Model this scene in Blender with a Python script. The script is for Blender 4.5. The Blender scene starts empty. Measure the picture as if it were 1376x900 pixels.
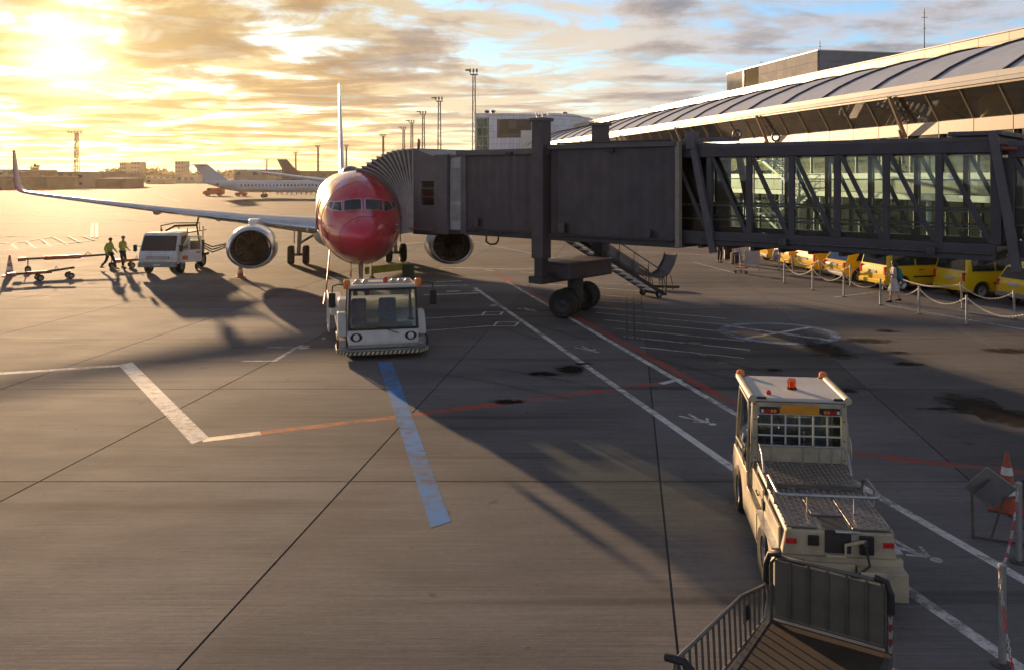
import bpy, math, random
from mathutils import Vector, Matrix
from mathutils.bvhtree import BVHTree

random.seed(7)
SC = bpy.context.scene
COL = SC.collection
PI = math.pi
rad = math.radians

# ------------------------------------------------------------------ camera
H, F, CX, HY = 5.2, 1150.0, 688.0, 237.0       # eye height, focal length in photo pixels, principal point
cam_data = bpy.data.cameras.new("camera")
cam = bpy.data.objects.new("camera", cam_data)
COL.objects.link(cam)
cam.location = (0, 0, H)
cam.rotation_euler = (PI / 2, 0, 0)
cam_data.sensor_width = 36
cam_data.lens = 36 * F / 1376
cam_data.shift_y = -(450 - HY) / 1376
cam_data.clip_start = 0.1
cam_data.clip_end = 20000
SC.camera = cam

# ------------------------------------------------------------------ light
SUN_AZ = math.atan2(-603, 1150)                 # bearing from +Y, negative is left
SUN_EL = rad(7.5)
SUN_DIR = Vector((math.sin(SUN_AZ) * math.cos(SUN_EL), math.cos(SUN_AZ) * math.cos(SUN_EL), math.sin(SUN_EL)))
sun_data = bpy.data.lights.new("sun", 'SUN')
sun_data.energy = 5.0
sun_data.angle = rad(0.9)
sun_data.color = (1.0, 0.66, 0.36)
sun = bpy.data.objects.new("sun", sun_data)
COL.objects.link(sun)
sun.location = (-200, 400, 60)
sun.rotation_euler = SUN_DIR.to_track_quat('Z', 'Y').to_euler()

SC.view_settings.view_transform = 'Standard'
SC.view_settings.look = 'None'
SC.view_settings.exposure = 1.0
SC.view_settings.gamma = 1.0
SC.cycles.max_bounces = 8
SC.cycles.transparent_max_bounces = 24
SC.cycles.sample_clamp_indirect = 4.0
SC.cycles.use_denoising = True

def link(nt, a, b):
    nt.links.new(a, b)

def make_world():
    w = bpy.data.worlds.new("World")
    SC.world = w
    w.use_nodes = True
    nt = w.node_tree
    nt.nodes.clear()
    N = nt.nodes.new
    L = nt.links.new
    def math_(op, a, b=None, clamp=False):
        n = N('ShaderNodeMath'); n.operation = op; n.use_clamp = clamp
        for i, v in enumerate((a, b)):
            if v is None: continue
            if isinstance(v, (int, float)): n.inputs[i].default_value = v
            else: L(v, n.inputs[i])
        return n.outputs[0]
    def vmath(op, a, b=None):
        n = N('ShaderNodeVectorMath'); n.operation = op
        for i, v in enumerate((a, b)):
            if v is None: continue
            if isinstance(v, (tuple, list)): n.inputs[i].default_value = v
            else: L(v, n.inputs[i])
        return n
    def ramp(x, stops, interp='LINEAR'):
        n = N('ShaderNodeValToRGB'); L(x, n.inputs[0])
        cr = n.color_ramp; cr.interpolation = interp
        while len(cr.elements) < len(stops): cr.elements.new(0.5)
        for e, (p, c) in zip(cr.elements, stops):
            e.position = p
            e.color = (c, c, c, 1) if isinstance(c, (int, float)) else (*c, 1)
        return n.outputs[0]
    def mix(f, a, b):
        n = N('ShaderNodeMix'); n.data_type = 'RGBA'
        if isinstance(f, (int, float)): n.inputs[0].default_value = f
        else: L(f, n.inputs[0])
        for i, v in ((6, a), (7, b)):
            if isinstance(v, tuple): n.inputs[i].default_value = (*v, 1)
            else: L(v, n.inputs[i])
        return n.outputs[2]
    sky = N('ShaderNodeTexSky')
    sky.sky_type = 'NISHITA'
    sky.sun_disc = False
    sky.sun_elevation = SUN_EL
    sky.sun_rotation = SUN_AZ
    sky.air_density = 1.2; sky.dust_density = 0.4; sky.ozone_density = 2.0
    tc = N('ShaderNodeTexCoord')
    d = vmath('NORMALIZE', tc.outputs['Generated']).outputs[0]
    sep = N('ShaderNodeSeparateXYZ'); L(d, sep.inputs[0])
    z = math_('MAXIMUM', sep.outputs[2], 0.0)
    cosA = math_('MAXIMUM', vmath('DOT_PRODUCT', d, tuple(SUN_DIR)).outputs['Value'], 0.0)
    # cloud deck coordinates: the direction dropped on a flat layer
    den = math_('ADD', z, 0.055)
    comb = N('ShaderNodeCombineXYZ')
    L(math_('DIVIDE', sep.outputs[0], den), comb.inputs[0])
    L(math_('DIVIDE', sep.outputs[1], den), comb.inputs[1])
    def fbm(scale, detail, rough, dist, off, sx=1.0, sy=1.0, vec=None):
        mp = N('ShaderNodeMapping'); L(vec or comb.outputs[0], mp.inputs[0])
        mp.inputs['Location'].default_value = off
        mp.inputs['Scale'].default_value = (sx, sy, 1)
        n = N('ShaderNodeTexNoise'); L(mp.outputs[0], n.inputs['Vector'])
        n.inputs['Scale'].default_value = scale; n.inputs['Detail'].default_value = detail
        n.inputs['Roughness'].default_value = rough; n.inputs['Distortion'].default_value = dist
        return n.outputs[0]
    sv = Vector((SUN_DIR.x, SUN_DIR.y, 0)).normalized()
    high = fbm(1.5, 9, 0.62, 0.7, (3.1, 7.7, 0))                      # bright thin sheet
    def bars(ox, oy):
        return fbm(1.5, 10, 0.58, 0.35, (11.3 + ox, 2.2 + oy, 4.0), 0.62, 1.0)
    def heads(ox, oy):
        return fbm(6.2, 10, 0.60, 0.25, (2.4 + ox, 0.9 + oy, 1.7), 0.8, 0.8, stretched)
    st = N('ShaderNodeMapping'); L(d, st.inputs[0]); st.inputs['Scale'].default_value = (1, 1, 2.1); stretched = st.outputs[0]
    wgt = ramp(z, [(0.05, 0.0), (0.12, 0.55), (0.2, 0.7)])            # bars low down, rounded heads higher up
    def density(ox, oy, hx, hy):
        a = bars(ox, oy); b = heads(hx, hy)
        n = N('ShaderNodeMix'); n.data_type = 'FLOAT'; L(wgt, n.inputs[0]); L(a, n.inputs[2]); L(b, n.inputs[3]); return n.outputs[0]
    lowm = density(0, 0, 0, 0)
    lows = density(sv.x*0.05, sv.y*0.05, sv.x*0.012, sv.y*0.012)      # a step towards the sun: lit rims
    mask_hi = ramp(high, [(0.34, 0.0), (0.55, 1.0)], 'EASE')
    mask_lo = ramp(lowm, [(0.465, 0.0), (0.545, 1.0)], 'EASE')
    rim = math_('ADD', math_('MULTIPLY', math_('SUBTRACT', lowm, lows), 9.0), 0.0, True)
    core_lo = math_('SUBTRACT', ramp(lowm, [(0.49, 0.0), (0.585, 1.0)]), rim, True)
    near = ramp(cosA, [(0.72, 0.0), (0.93, 0.45), (1.0, 1.0)])         # 1 at the sun
    # colours (scene linear before exposure)
    sheet = ramp(near, [(0.0, (0.35, 0.36, 0.405)), (0.25, (0.46, 0.39, 0.31)), (0.6, (0.43, 0.325, 0.165)), (1.0, (0.47, 0.35, 0.145))])
    edge = ramp(near, [(0.0, (0.30, 0.275, 0.265)), (0.3, (0.38, 0.315, 0.255)), (0.7, (0.33, 0.215, 0.105)), (1.0, (0.40, 0.26, 0.11))])
    core = ramp(near, [(0.0, (0.135, 0.13, 0.15)), (0.3, (0.175, 0.148, 0.145)), (0.7, (0.185, 0.12, 0.075)), (1.0, (0.26, 0.165, 0.07))])
    dark = mix(core_lo, edge, core)
    # clouds thin out and grey down towards the zenith
    up = ramp(z, [(0.0, 1.0), (0.22, 0.85), (0.5, 0.42), (1.0, 0.32)])
    def scale_col(c, s):
        n = N('ShaderNodeMix'); n.data_type = 'RGBA'; n.blend_type = 'MULTIPLY'; n.inputs[0].default_value = 1.0
        L(c, n.inputs[6]); L(s, n.inputs[7]); return n.outputs[2]
    sheet = scale_col(sheet, up); dark = scale_col(dark, up)
    def mix_mul(c, t):
        n = N('ShaderNodeMix'); n.data_type = 'RGBA'; n.blend_type = 'MULTIPLY'; n.inputs[0].default_value = 1.0
        L(c, n.inputs[6]); n.inputs[7].default_value = (*t, 1); return n.outputs[2]
    bg_sky = N('ShaderNodeBackground'); L(mix_mul(sky.outputs[0], (0.62, 0.90, 1.38)), bg_sky.inputs[0]); bg_sky.inputs[1].default_value = 0.115
    bg_sheet = N('ShaderNodeBackground'); L(sheet, bg_sheet.inputs[0])
    bg_dark = N('ShaderNodeBackground'); L(dark, bg_dark.inputs[0])
    m1 = N('ShaderNodeMixShader'); L(math_('MULTIPLY', mask_hi, 0.92), m1.inputs[0]); L(bg_sky.outputs[0], m1.inputs[1]); L(bg_sheet.outputs[0], m1.inputs[2])
    m2 = N('ShaderNodeMixShader'); L(math_('MULTIPLY', mask_lo, 0.85), m2.inputs[0]); L(m1.outputs[0], m2.inputs[1]); L(bg_dark.outputs[0], m2.inputs[2])
    # aureole of the low sun
    g1 = math_('MULTIPLY', math_('POWER', cosA, 1500.0), 1.0)
    g2 = math_('MULTIPLY', math_('POWER', cosA, 190.0), 0.20)
    g3 = math_('MULTIPLY', math_('POWER', cosA, 16.0), 0.0)
    hor = ramp(z, [(0.0, 1.0), (0.05, 0.6), (0.16, 0.0)])
    g4 = math_('MULTIPLY', math_('MULTIPLY', hor, math_('POWER', cosA, 6.0)), 0.12)
    glow = N('ShaderNodeBackground'); glow.inputs[0].default_value = (1.0, 0.70, 0.30, 1)
    L(math_('ADD', math_('ADD', g1, g2), g3), glow.inputs[1])
    glow2 = N('ShaderNodeBackground'); glow2.inputs[0].default_value = (1.0, 0.52, 0.13, 1); L(g4, glow2.inputs[1])
    a1 = N('ShaderNodeAddShader'); L(m2.outputs[0], a1.inputs[0]); L(glow.outputs[0], a1.inputs[1])
    a2 = N('ShaderNodeAddShader'); L(a1.outputs[0], a2.inputs[0]); L(glow2.outputs[0], a2.inputs[1])
    out = N('ShaderNodeOutputWorld'); L(a2.outputs[0], out.inputs[0])
make_world()

# ------------------------------------------------------------------ helpers
def G(px, py, z=0.0):
    """photo pixel -> point on the level z"""
    D = F * (H - z) / (py - HY)
    return Vector(((px - CX) / F * D, D, z))

class MB:
    def __init__(s):
        s.v = []; s.f = []; s.mi = []; s.m = None; s.cur = 0
    def add(s, vs, fs):
        o = len(s.v)
        for p in vs:
            p = Vector(p)
            s.v.append(tuple(s.m @ p) if s.m is not None else tuple(p))
        for f in fs:
            s.f.append(tuple(i + o for i in f)); s.mi.append(s.cur)
        return s
    def box(s, c, sz, rz=0.0, M=None):
        x, y, z = (k / 2 for k in sz)
        vs = [(-x,-y,-z),(x,-y,-z),(x,y,-z),(-x,y,-z),(-x,-y,z),(x,-y,z),(x,y,z),(-x,y,z)]
        R = Matrix.Rotation(rz, 3, 'Z') if M is None else M
        vs = [R @ Vector(p) + Vector(c) for p in vs]
        return s.add(vs, [(0,3,2,1),(4,5,6,7),(0,1,5,4),(1,2,6,5),(2,3,7,6),(3,0,4,7)])
    def b(s, x0, x1, y0, y1, z0, z1):
        return s.box(((x0+x1)/2,(y0+y1)/2,(z0+z1)/2), (abs(x1-x0),abs(y1-y0),abs(z1-z0)))
    def bar(s, p, q, w, h, up=(0,0,1)):
        p = Vector(p); q = Vector(q); d = (q - p); ln = d.length
        if ln < 1e-6: return s
        d.normalize(); up = Vector(up)
        if abs(d.dot(up)) > 0.995: up = Vector((0,1,0))
        sx = d.cross(up).normalized(); sz = sx.cross(d)
        vs = []
        for e in (p, q):
            for a, c in ((-1,-1),(1,-1),(1,1),(-1,1)):
                vs.append(e + sx * (a*w/2) + sz * (c*h/2))
        return s.add(vs, [(0,1,2,3),(7,6,5,4),(0,4,5,1),(1,5,6,2),(2,6,7,3),(3,7,4,0)])
    def tube(s, pts, r, n=8, closed=False, caps=True):
        pts = [Vector(p) for p in pts]; k = len(pts)
        rs = r if isinstance(r, (list, tuple)) else [r] * k
        rings = []; ref = None
        for i, p in enumerate(pts):
            a = pts[i-1] if (i > 0 or closed) else p
            c = pts[(i+1) % k] if (i < k-1 or closed) else p
            t = (c - a)
            t = t.normalized() if t.length > 1e-9 else Vector((0,0,1))
            if ref is None: ref = t.orthogonal().normalized()
            ref = ref - t * ref.dot(t)
            ref = ref.normalized() if ref.length > 1e-6 else t.orthogonal().normalized()
            bi = t.cross(ref)
            rings.append([p + (ref*math.cos(2*PI*j/n) + bi*math.sin(2*PI*j/n)) * rs[i] for j in range(n)])
        return s.loft(rings, caps=(caps and not closed), closed=closed)
    def loft(s, rings, caps=True, closed=False, ring_closed=True):
        n = len(rings[0]); vs = [p for r in rings for p in r]; fs = []
        k = len(rings)
        for i in range(k if closed else k-1):
            i2 = (i+1) % k
            for j in range(n if ring_closed else n-1):
                j2 = (j+1) % n
                fs.append((i*n+j, i*n+j2, i2*n+j2, i2*n+j))
        if caps:
            fs.append(tuple(range(n-1,-1,-1))); fs.append(tuple((k-1)*n+j for j in range(n)))
        return s.add(vs, fs)
    def cyl(s, p, q, r, n=16, r2=None):
        return s.tube([p, q], [r, r if r2 is None else r2], n)
    def lathe(s, prof, n=24, M=None, caps=True):
        """prof: (radius, height) along local z; M places it"""
        M = M or Matrix.Identity(4)
        rings = [[M @ Vector((r*math.cos(2*PI*j/n), r*math.sin(2*PI*j/n), h)) for j in range(n)] for r, h in prof]
        return s.loft(rings, caps=caps)
    def ell(s, c, r, nu=16, nv=10):
        c = Vector(c); rings = []
        for i in range(nv+1):
            a = -PI/2 + PI*i/nv
            a = max(min(a, PI/2-0.02), -PI/2+0.02)
            rings.append([c + Vector((r[0]*math.cos(a)*math.cos(2*PI*j/nu), r[1]*math.cos(a)*math.sin(2*PI*j/nu), r[2]*math.sin(a))) for j in range(nu)])
        return s.loft(rings)
    def prism(s, poly, fn0, fn1):
        n = len(poly)
        vs = [fn0(p) for p in poly] + [fn1(p) for p in poly]
        fs = [tuple(range(n-1,-1,-1)), tuple(range(n, 2*n))] + [(i,(i+1)%n,n+(i+1)%n,n+i) for i in range(n)]
        return s.add(vs, fs)
    def quad(s, a, b, c, d):
        return s.add([a,b,c,d], [(0,1,2,3)])
    def mesh(s, name, mats, smooth=None):
        me = bpy.data.meshes.new(name)
        me.from_pydata(s.v, [], s.f)
        mats = mats if isinstance(mats, (list, tuple)) else [mats]
        for m in mats: me.materials.append(m)
        if len(mats) > 1: me.polygons.foreach_set('material_index', s.mi)
        import bmesh
        bm = bmesh.new(); bm.from_mesh(me)
        bmesh.ops.recalc_face_normals(bm, faces=bm.faces)
        bm.to_mesh(me); bm.free()
        if smooth is not None:
            me.polygons.foreach_set('use_smooth', [True]*len(me.polygons))
            me.set_sharp_from_angle(angle=rad(smooth))
        me.update()
        return me
    def build(s, name, mats, parent=None, smooth=None, bev=0, loc=None, segs=2):
        o = bpy.data.objects.new(name, s.mesh(name, mats, smooth))
        COL.objects.link(o)
        if parent is not None: o.parent = parent
        if loc is not None: o.location = loc
        if bev:
            md = o.modifiers.new('bevel', 'BEVEL'); md.width = bev; md.segments = segs; md.limit_method = 'ANGLE'; md.angle_limit = rad(35)
            md.harden_normals = False
        return o

def inst(src_mesh, name, parent=None, loc=(0,0,0), rz=0.0, rot=None):
    o = bpy.data.objects.new(name, src_mesh)
    COL.objects.link(o)
    if parent is not None: o.parent = parent
    o.location = loc
    o.rotation_euler = rot if rot is not None else (0,0,rz)
    return o

def tag(o, label=None, cat=None, group=None, kind=None):
    if label: o['label'] = label
    if cat: o['category'] = cat
    if group: o['group'] = group
    if kind: o['kind'] = kind
    return o

def thing(name, label, cat, loc=(0,0,0), rz=0.0, group=None):
    o = bpy.data.objects.new(name, None)
    COL.objects.link(o)
    o.location = loc; o.rotation_euler = (0,0,rz)
    o.empty_display_size = 0.2
    return tag(o, label, cat, group)

def struct(name, loc=(0,0,0)):
    o = bpy.data.objects.new(name, None)
    COL.objects.link(o); o.location = loc
    return tag(o, kind='structure')

KIDS = {}
def copy_tree(o, parent=None, src=None):
    src = src or all_children()
    c = o.copy(); COL.objects.link(c)
    if parent is not None:
        c.parent = parent
    for ch in src.get(o.name, []):
        copy_tree(ch, c, src)
    return c
def all_children():
    d = {}
    for o in COL.objects:
        if o.parent: d.setdefault(o.parent.name, []).append(o)
    return d
def copy_thing(o, loc, rz, label, group=None):
    c = copy_tree(o); c.location = loc; c.rotation_euler = (0,0,rz); c['label'] = label
    if group: c['group'] = group
    return c

# ------------------------------------------------------------------ materials
MATS = {}
def pm(name, col, rough=0.5, metal=0.0, var=0.12, scale=3.0, bump=0.0, bscale=40.0, rvar=0.1, col2=None, coat=0.0, emit=None, est=1.0, dirt=0.0, spec=0.5):
    """painted / plain surface: base colour broken up by noise, varied roughness, optional fine bump"""
    if name in MATS: return MATS[name]
    m = bpy.data.materials.new(name); m.use_nodes = True
    nt = m.node_tree; N = nt.nodes.new; L = nt.links.new
    bs = nt.nodes['Principled BSDF']
    tc = N('ShaderNodeTexCoord')
    n = N('ShaderNodeTexNoise'); n.inputs['Scale'].default_value = scale; n.inputs['Detail'].default_value = 6; n.inputs['Roughness'].default_value = 0.62
    L(tc.outputs['Object'], n.inputs['Vector'])
    mx = N('ShaderNodeMix'); mx.data_type = 'RGBA'
    c2 = col2 or tuple(max(0, c * (1 - 2.2*var)) for c in col)
    c1 = tuple(min(1, c * (1 + var)) for c in col) if col2 is None else col
    mx.inputs[6].default_value = (*c1, 1); mx.inputs[7].default_value = (*c2, 1)
    rp = N('ShaderNodeValToRGB'); rp.color_ramp.elements[0].position = 0.35; rp.color_ramp.elements[1].position = 0.72
    L(n.outputs[0], rp.inputs[0]); L(rp.outputs[0], mx.inputs[0])
    cout = mx.outputs[2]
    if dirt:
        n3 = N('ShaderNodeTexNoise'); n3.inputs['Scale'].default_value = scale*0.6; n3.inputs['Detail'].default_value = 8
        L(tc.outputs['Object'], n3.inputs['Vector'])
        r3 = N('ShaderNodeValToRGB'); r3.color_ramp.elements[0].position = 0.5; r3.color_ramp.elements[1].position = 0.7
        r3.color_ramp.elements[1].color = (dirt, dirt, dirt, 1)
        L(n3.outputs[0], r3.inputs[0])
        m3 = N('ShaderNodeMix'); m3.data_type = 'RGBA'; L(r3.outputs[0], m3.inputs[0]); L(cout, m3.inputs[6]); m3.inputs[7].default_value = (0.06, 0.05, 0.04, 1)
        cout = m3.outputs[2]
    L(cout, bs.inputs['Base Color'])
    mr = N('ShaderNodeMapRange'); mr.inputs[3].default_value = max(0.02, rough - rvar); mr.inputs[4].default_value = min(1, rough + rvar)
    L(n.outputs[0], mr.inputs[0]); L(mr.outputs[0], bs.inputs['Roughness'])
    bs.inputs['Metallic'].default_value = metal
    bs.inputs['Specular IOR Level'].default_value = spec
    if coat: bs.inputs['Coat Weight'].default_value = coat; bs.inputs['Coat Roughness'].default_value = 0.05
    if bump:
        n2 = N('ShaderNodeTexNoise'); n2.inputs['Scale'].default_value = bscale; n2.inputs['Detail'].default_value = 4
        L(tc.outputs['Object'], n2.inputs['Vector'])
        bp = N('ShaderNodeBump'); bp.inputs['Strength'].default_value = bump; bp.inputs['Distance'].default_value = 0.02
        L(n2.outputs[0], bp.inputs['Height']); L(bp.outputs[0], bs.inputs['Normal'])
    if emit:
        bs.inputs['Emission Color'].default_value = (*emit, 1); bs.inputs['Emission Strength'].default_value = est
    MATS[name] = m
    return m

def glass(name, tint=(0.75, 0.85, 0.85), refl=1.0, trans=0.8, rough=0.02, ior=1.5):
    """thin pane: lets the view through tinted, mirrors by Fresnel"""
    if name in MATS: return MATS[name]
    m = bpy.data.materials.new(name); m.use_nodes = True
    nt = m.node_tree; N = nt.nodes.new; L = nt.links.new
    nt.nodes.clear()
    out = N('ShaderNodeOutputMaterial')
    tr = N('ShaderNodeBsdfTransparent'); tr.inputs[0].default_value = (*[t*trans for t in tint], 1)
    gl = N('ShaderNodeBsdfGlossy'); gl.inputs['Roughness'].default_value = rough; gl.inputs[0].default_value = (1,1,1,1)
    fr = N('ShaderNodeFresnel'); fr.inputs[0].default_value = ior
    tc = N('ShaderNodeTexCoord'); n = N('ShaderNodeTexNoise'); n.inputs['Scale'].default_value = 0.8
    L(tc.outputs['Object'], n.inputs['Vector'])
    bp = N('ShaderNodeBump'); bp.inputs['Strength'].default_value = 0.03; bp.inputs['Distance'].default_value = 0.05
    L(n.outputs[0], bp.inputs['Height']); L(bp.outputs[0], gl.inputs['Normal'])
    mu = N('ShaderNodeMath'); mu.operation = 'MULTIPLY'; mu.inputs[1].default_value = refl; mu.use_clamp = True
    L(fr.outputs[0], mu.inputs[0])
    mx = N('ShaderNodeMixShader'); L(mu.outputs[0], mx.inputs[0]); L(tr.outputs[0], mx.inputs[1]); L(gl.outputs[0], mx.inputs[2])
    L(mx.outputs[0], out.inputs[0])
    MATS[name] = m
    return m

def ground_mat(name, c1, c2, c3, rough=(0.80, 0.97), paint=None, wear=0.5, broom=1.0, tint=True, far=False):
    """broom-finished apron concrete in world space; with paint: a worn paint film over it"""
    m = bpy.data.materials.new(name); m.use_nodes = True
    nt = m.node_tree; N = nt.nodes.new; L = nt.links.new
    bs = nt.nodes['Principled BSDF']
    geo = N('ShaderNodeNewGeometry')
    def noise(scale, detail=5, rough_=0.6, sx=1, sy=1, rz=0.0, dist=0.0):
        mp = N('ShaderNodeMapping'); mp.inputs['Scale'].default_value = (sx, sy, 1); mp.inputs['Rotation'].default_value = (0, 0, rz)
        L(geo.outputs['Position'], mp.inputs[0])
        n = N('ShaderNodeTexNoise'); L(mp.outputs[0], n.inputs['Vector'])
        n.inputs['Scale'].default_value = scale; n.inputs['Detail'].default_value = detail; n.inputs['Roughness'].default_value = rough_
        n.inputs['Distortion'].default_value = dist
        return n.outputs[0]
    def ramp(x, a, b):
        r = N('ShaderNodeMapRange'); r.inputs[1].default_value = a; r.inputs[2].default_value = b; r.interpolation_type = 'SMOOTHSTEP'
        L(x, r.inputs[0]); return r.outputs[0]
    def mix(f, a, b, bt='MIX'):
        n = N('ShaderNodeMix'); n.data_type = 'RGBA'; n.blend_type = bt
        if isinstance(f, float): n.inputs[0].default_value = f
        else: L(f, n.inputs[0])
        for i, v in ((6, a), (7, b)):
            if isinstance(v, tuple): n.inputs[i].default_value = (*v, 1)
            else: L(v, n.inputs[i])
        return n.outputs[2]
    big = noise(0.13, 5, 0.6, 1, 1.6)
    med = noise(0.9, 6, 0.65, 0.6, 1.6)
    fine = noise(9, 5, 0.7)
    br = noise(1.0, 3, 0.6, 1.6, 26)
    br2 = noise(1.0, 4, 0.7, 0.5, 7)
    br3 = noise(1.0, 3, 0.75, 0.35, 46)
    tyre = noise(0.5, 4, 0.55, 0.12, 2.2, rad(-33), 0.4)
    col = mix(ramp(big, 0.35, 0.68), c1, c2)
    col = mix(ramp(med, 0.48, 0.75), col, c3)
    sc = N('ShaderNodeMapRange'); sc.inputs[3].default_value = 0.80; sc.inputs[4].default_value = 1.20; L(br2, sc.inputs[0])
    sf = N('ShaderNodeMapRange'); sf.inputs[3].default_value = 0.75; sf.inputs[4].default_value = 1.25; L(fine, sf.inputs[0])
    col = mix(1.0, col, sc.outputs[0], 'MULTIPLY')
    col = mix(1.0, col, sf.outputs[0], 'MULTIPLY')
    s3 = N('ShaderNodeMapRange'); s3.inputs[1].default_value = 0.3; s3.inputs[2].default_value = 0.7; s3.inputs[3].default_value = 0.74; s3.inputs[4].default_value = 1.26; L(br3, s3.inputs[0])
    col = mix(1.0, col, s3.outputs[0], 'MULTIPLY')
    grit = noise(75, 3, 0.8)
    sg = N('ShaderNodeMapRange'); sg.inputs[1].default_value = 0.3; sg.inputs[2].default_value = 0.7; sg.inputs[3].default_value = 0.62; sg.inputs[4].default_value = 1.38; L(grit, sg.inputs[0])
    col = mix(1.0, col, sg.outputs[0], 'MULTIPLY')
    vo = N('ShaderNodeTexVoronoi'); vo.inputs['Scale'].default_value = 5.0; L(geo.outputs['Position'], vo.inputs['Vector'])
    chip = ramp(vo.outputs['Distance'], 0.075, 0.04)
    cm = N('ShaderNodeMath'); cm.operation = 'MULTIPLY'; L(chip, cm.inputs[0]); L(ramp(med, 0.5, 0.6), cm.inputs[1])
    cm2 = N('ShaderNodeMath'); cm2.operation = 'MULTIPLY'; cm2.inputs[1].default_value = 0.7; L(cm.outputs[0], cm2.inputs[0])
    col = mix(cm2.outputs[0], col, (0.34, 0.31, 0.28))
    tm = N('ShaderNodeMath'); tm.operation = 'MULTIPLY'; tm.inputs[1].default_value = 0.5; L(ramp(tyre, 0.55, 0.72), tm.inputs[0])
    col = mix(tm.outputs[0], col, (0.035, 0.032, 0.03))
    sp = ramp(noise(2.3, 2, 0.5), 0.70, 0.74)
    sm = N('ShaderNodeMath'); sm.operation = 'MULTIPLY'; sm.inputs[1].default_value = 0.4; L(sp, sm.inputs[0])
    col = mix(sm.outputs[0], col, (0.03, 0.027, 0.025))
    if tint:
        oi = N('ShaderNodeObjectInfo')
        ti = N('ShaderNodeMapRange'); ti.inputs[3].default_value = 0.80; ti.inputs[4].default_value = 1.16; L(oi.outputs['Random'], ti.inputs[0])
        col = mix(1.0, col, ti.outputs[0], 'MULTIPLY')
    if paint:
        w1 = noise(4.5, 8, 0.75); w2 = noise(0.45, 3, 0.5)
        ad = N('ShaderNodeMath'); ad.operation = 'MULTIPLY_ADD'; ad.inputs[1].default_value = 0.45; L(w2, ad.inputs[0]); L(w1, ad.inputs[2])
        wf = ramp(ad.outputs[0], wear + 0.02, wear + 0.24)
        wm = N('ShaderNodeMath'); wm.operation = 'MULTIPLY'; wm.inputs[1].default_value = 0.85; L(wf, wm.inputs[0])
        pc = mix(1.0, paint, sf.outputs[0], 'MULTIPLY')
        pc = mix(tm.outputs[0], pc, (0.09, 0.085, 0.08))
        chips = ramp(noise(22, 6, 0.75), 0.56, 0.62)
        mxm = N('ShaderNodeMath'); mxm.operation = 'MULTIPLY_ADD'; mxm.use_clamp = True; mxm.inputs[1].default_value = 0.6; L(chips, mxm.inputs[0]); L(wm.outputs[0], mxm.inputs[2])
        col = mix(mxm.outputs[0], pc, col)
    L(col, bs.inputs['Base Color'])
    rr = N('ShaderNodeMapRange'); rr.inputs[3].default_value = rough[0]; rr.inputs[4].default_value = rough[1]; L(med, rr.inputs[0])
    L(rr.outputs[0], bs.inputs['Roughness'])
    hm = N('ShaderNodeMath'); hm.operation = 'MULTIPLY_ADD'; hm.inputs[1].default_value = 0.6; L(br, hm.inputs[0]); L(fine, hm.inputs[2])
    bp = N('ShaderNodeBump'); bp.inputs['Strength'].default_value = 0.22*broom; bp.inputs['Distance'].default_value = 0.012
    L(hm.outputs[0], bp.inputs['Height']); L(bp.outputs[0], bs.inputs['Normal'])
    bs.inputs['Specular IOR Level'].default_value = (0.16 if rough[0] < 0.72 else 0.06) if paint else 0.10
    MATS[name] = m
    return m

CONC = dict(c1=(0.172, 0.163, 0.158), c2=(0.104, 0.100, 0.101), c3=(0.142, 0.130, 0.124))
M_conc = ground_mat('apron_concrete', **CONC)
M_far = ground_mat('apron_concrete_far', (0.15, 0.125, 0.105), (0.10, 0.085, 0.075), (0.125, 0.10, 0.08), rough=(0.82, 0.96), tint=False)
M_white_paint = ground_mat('white_road_paint', rough=(0.7, 0.88), paint=(0.72, 0.70, 0.66), wear=0.62, tint=False, **CONC)
M_thin_paint = ground_mat('worn_white_road_paint', rough=(0.75, 0.92), paint=(0.68, 0.66, 0.64), wear=0.66, tint=False, **CONC)
M_red_paint = ground_mat('red_road_paint', rough=(0.75, 0.92), paint=(0.44, 0.08, 0.05), wear=0.58, tint=False, **CONC)
M_orange_paint = ground_mat('orange_road_paint', rough=(0.75, 0.92), paint=(0.62, 0.22, 0.09), wear=0.64, tint=False, **CONC)
M_pale_orange = ground_mat('pale_orange_road_paint', rough=(0.5, 0.7), paint=(0.66, 0.44, 0.30), wear=0.62, tint=False, **CONC)
M_pink_paint = ground_mat('faded_red_road_paint', rough=(0.75, 0.92), paint=(0.34, 0.11, 0.075), wear=0.47, tint=False, **CONC)
M_blue_paint = ground_mat('blue_road_paint', rough=(0.78, 0.92), paint=(0.085, 0.25, 0.56), wear=0.62, tint=False, **CONC)
M_pale_blue_paint = ground_mat('pale_blue_road_paint', rough=(0.8, 0.95), paint=(0.32, 0.42, 0.58), wear=0.6, tint=False, **CONC)
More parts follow.
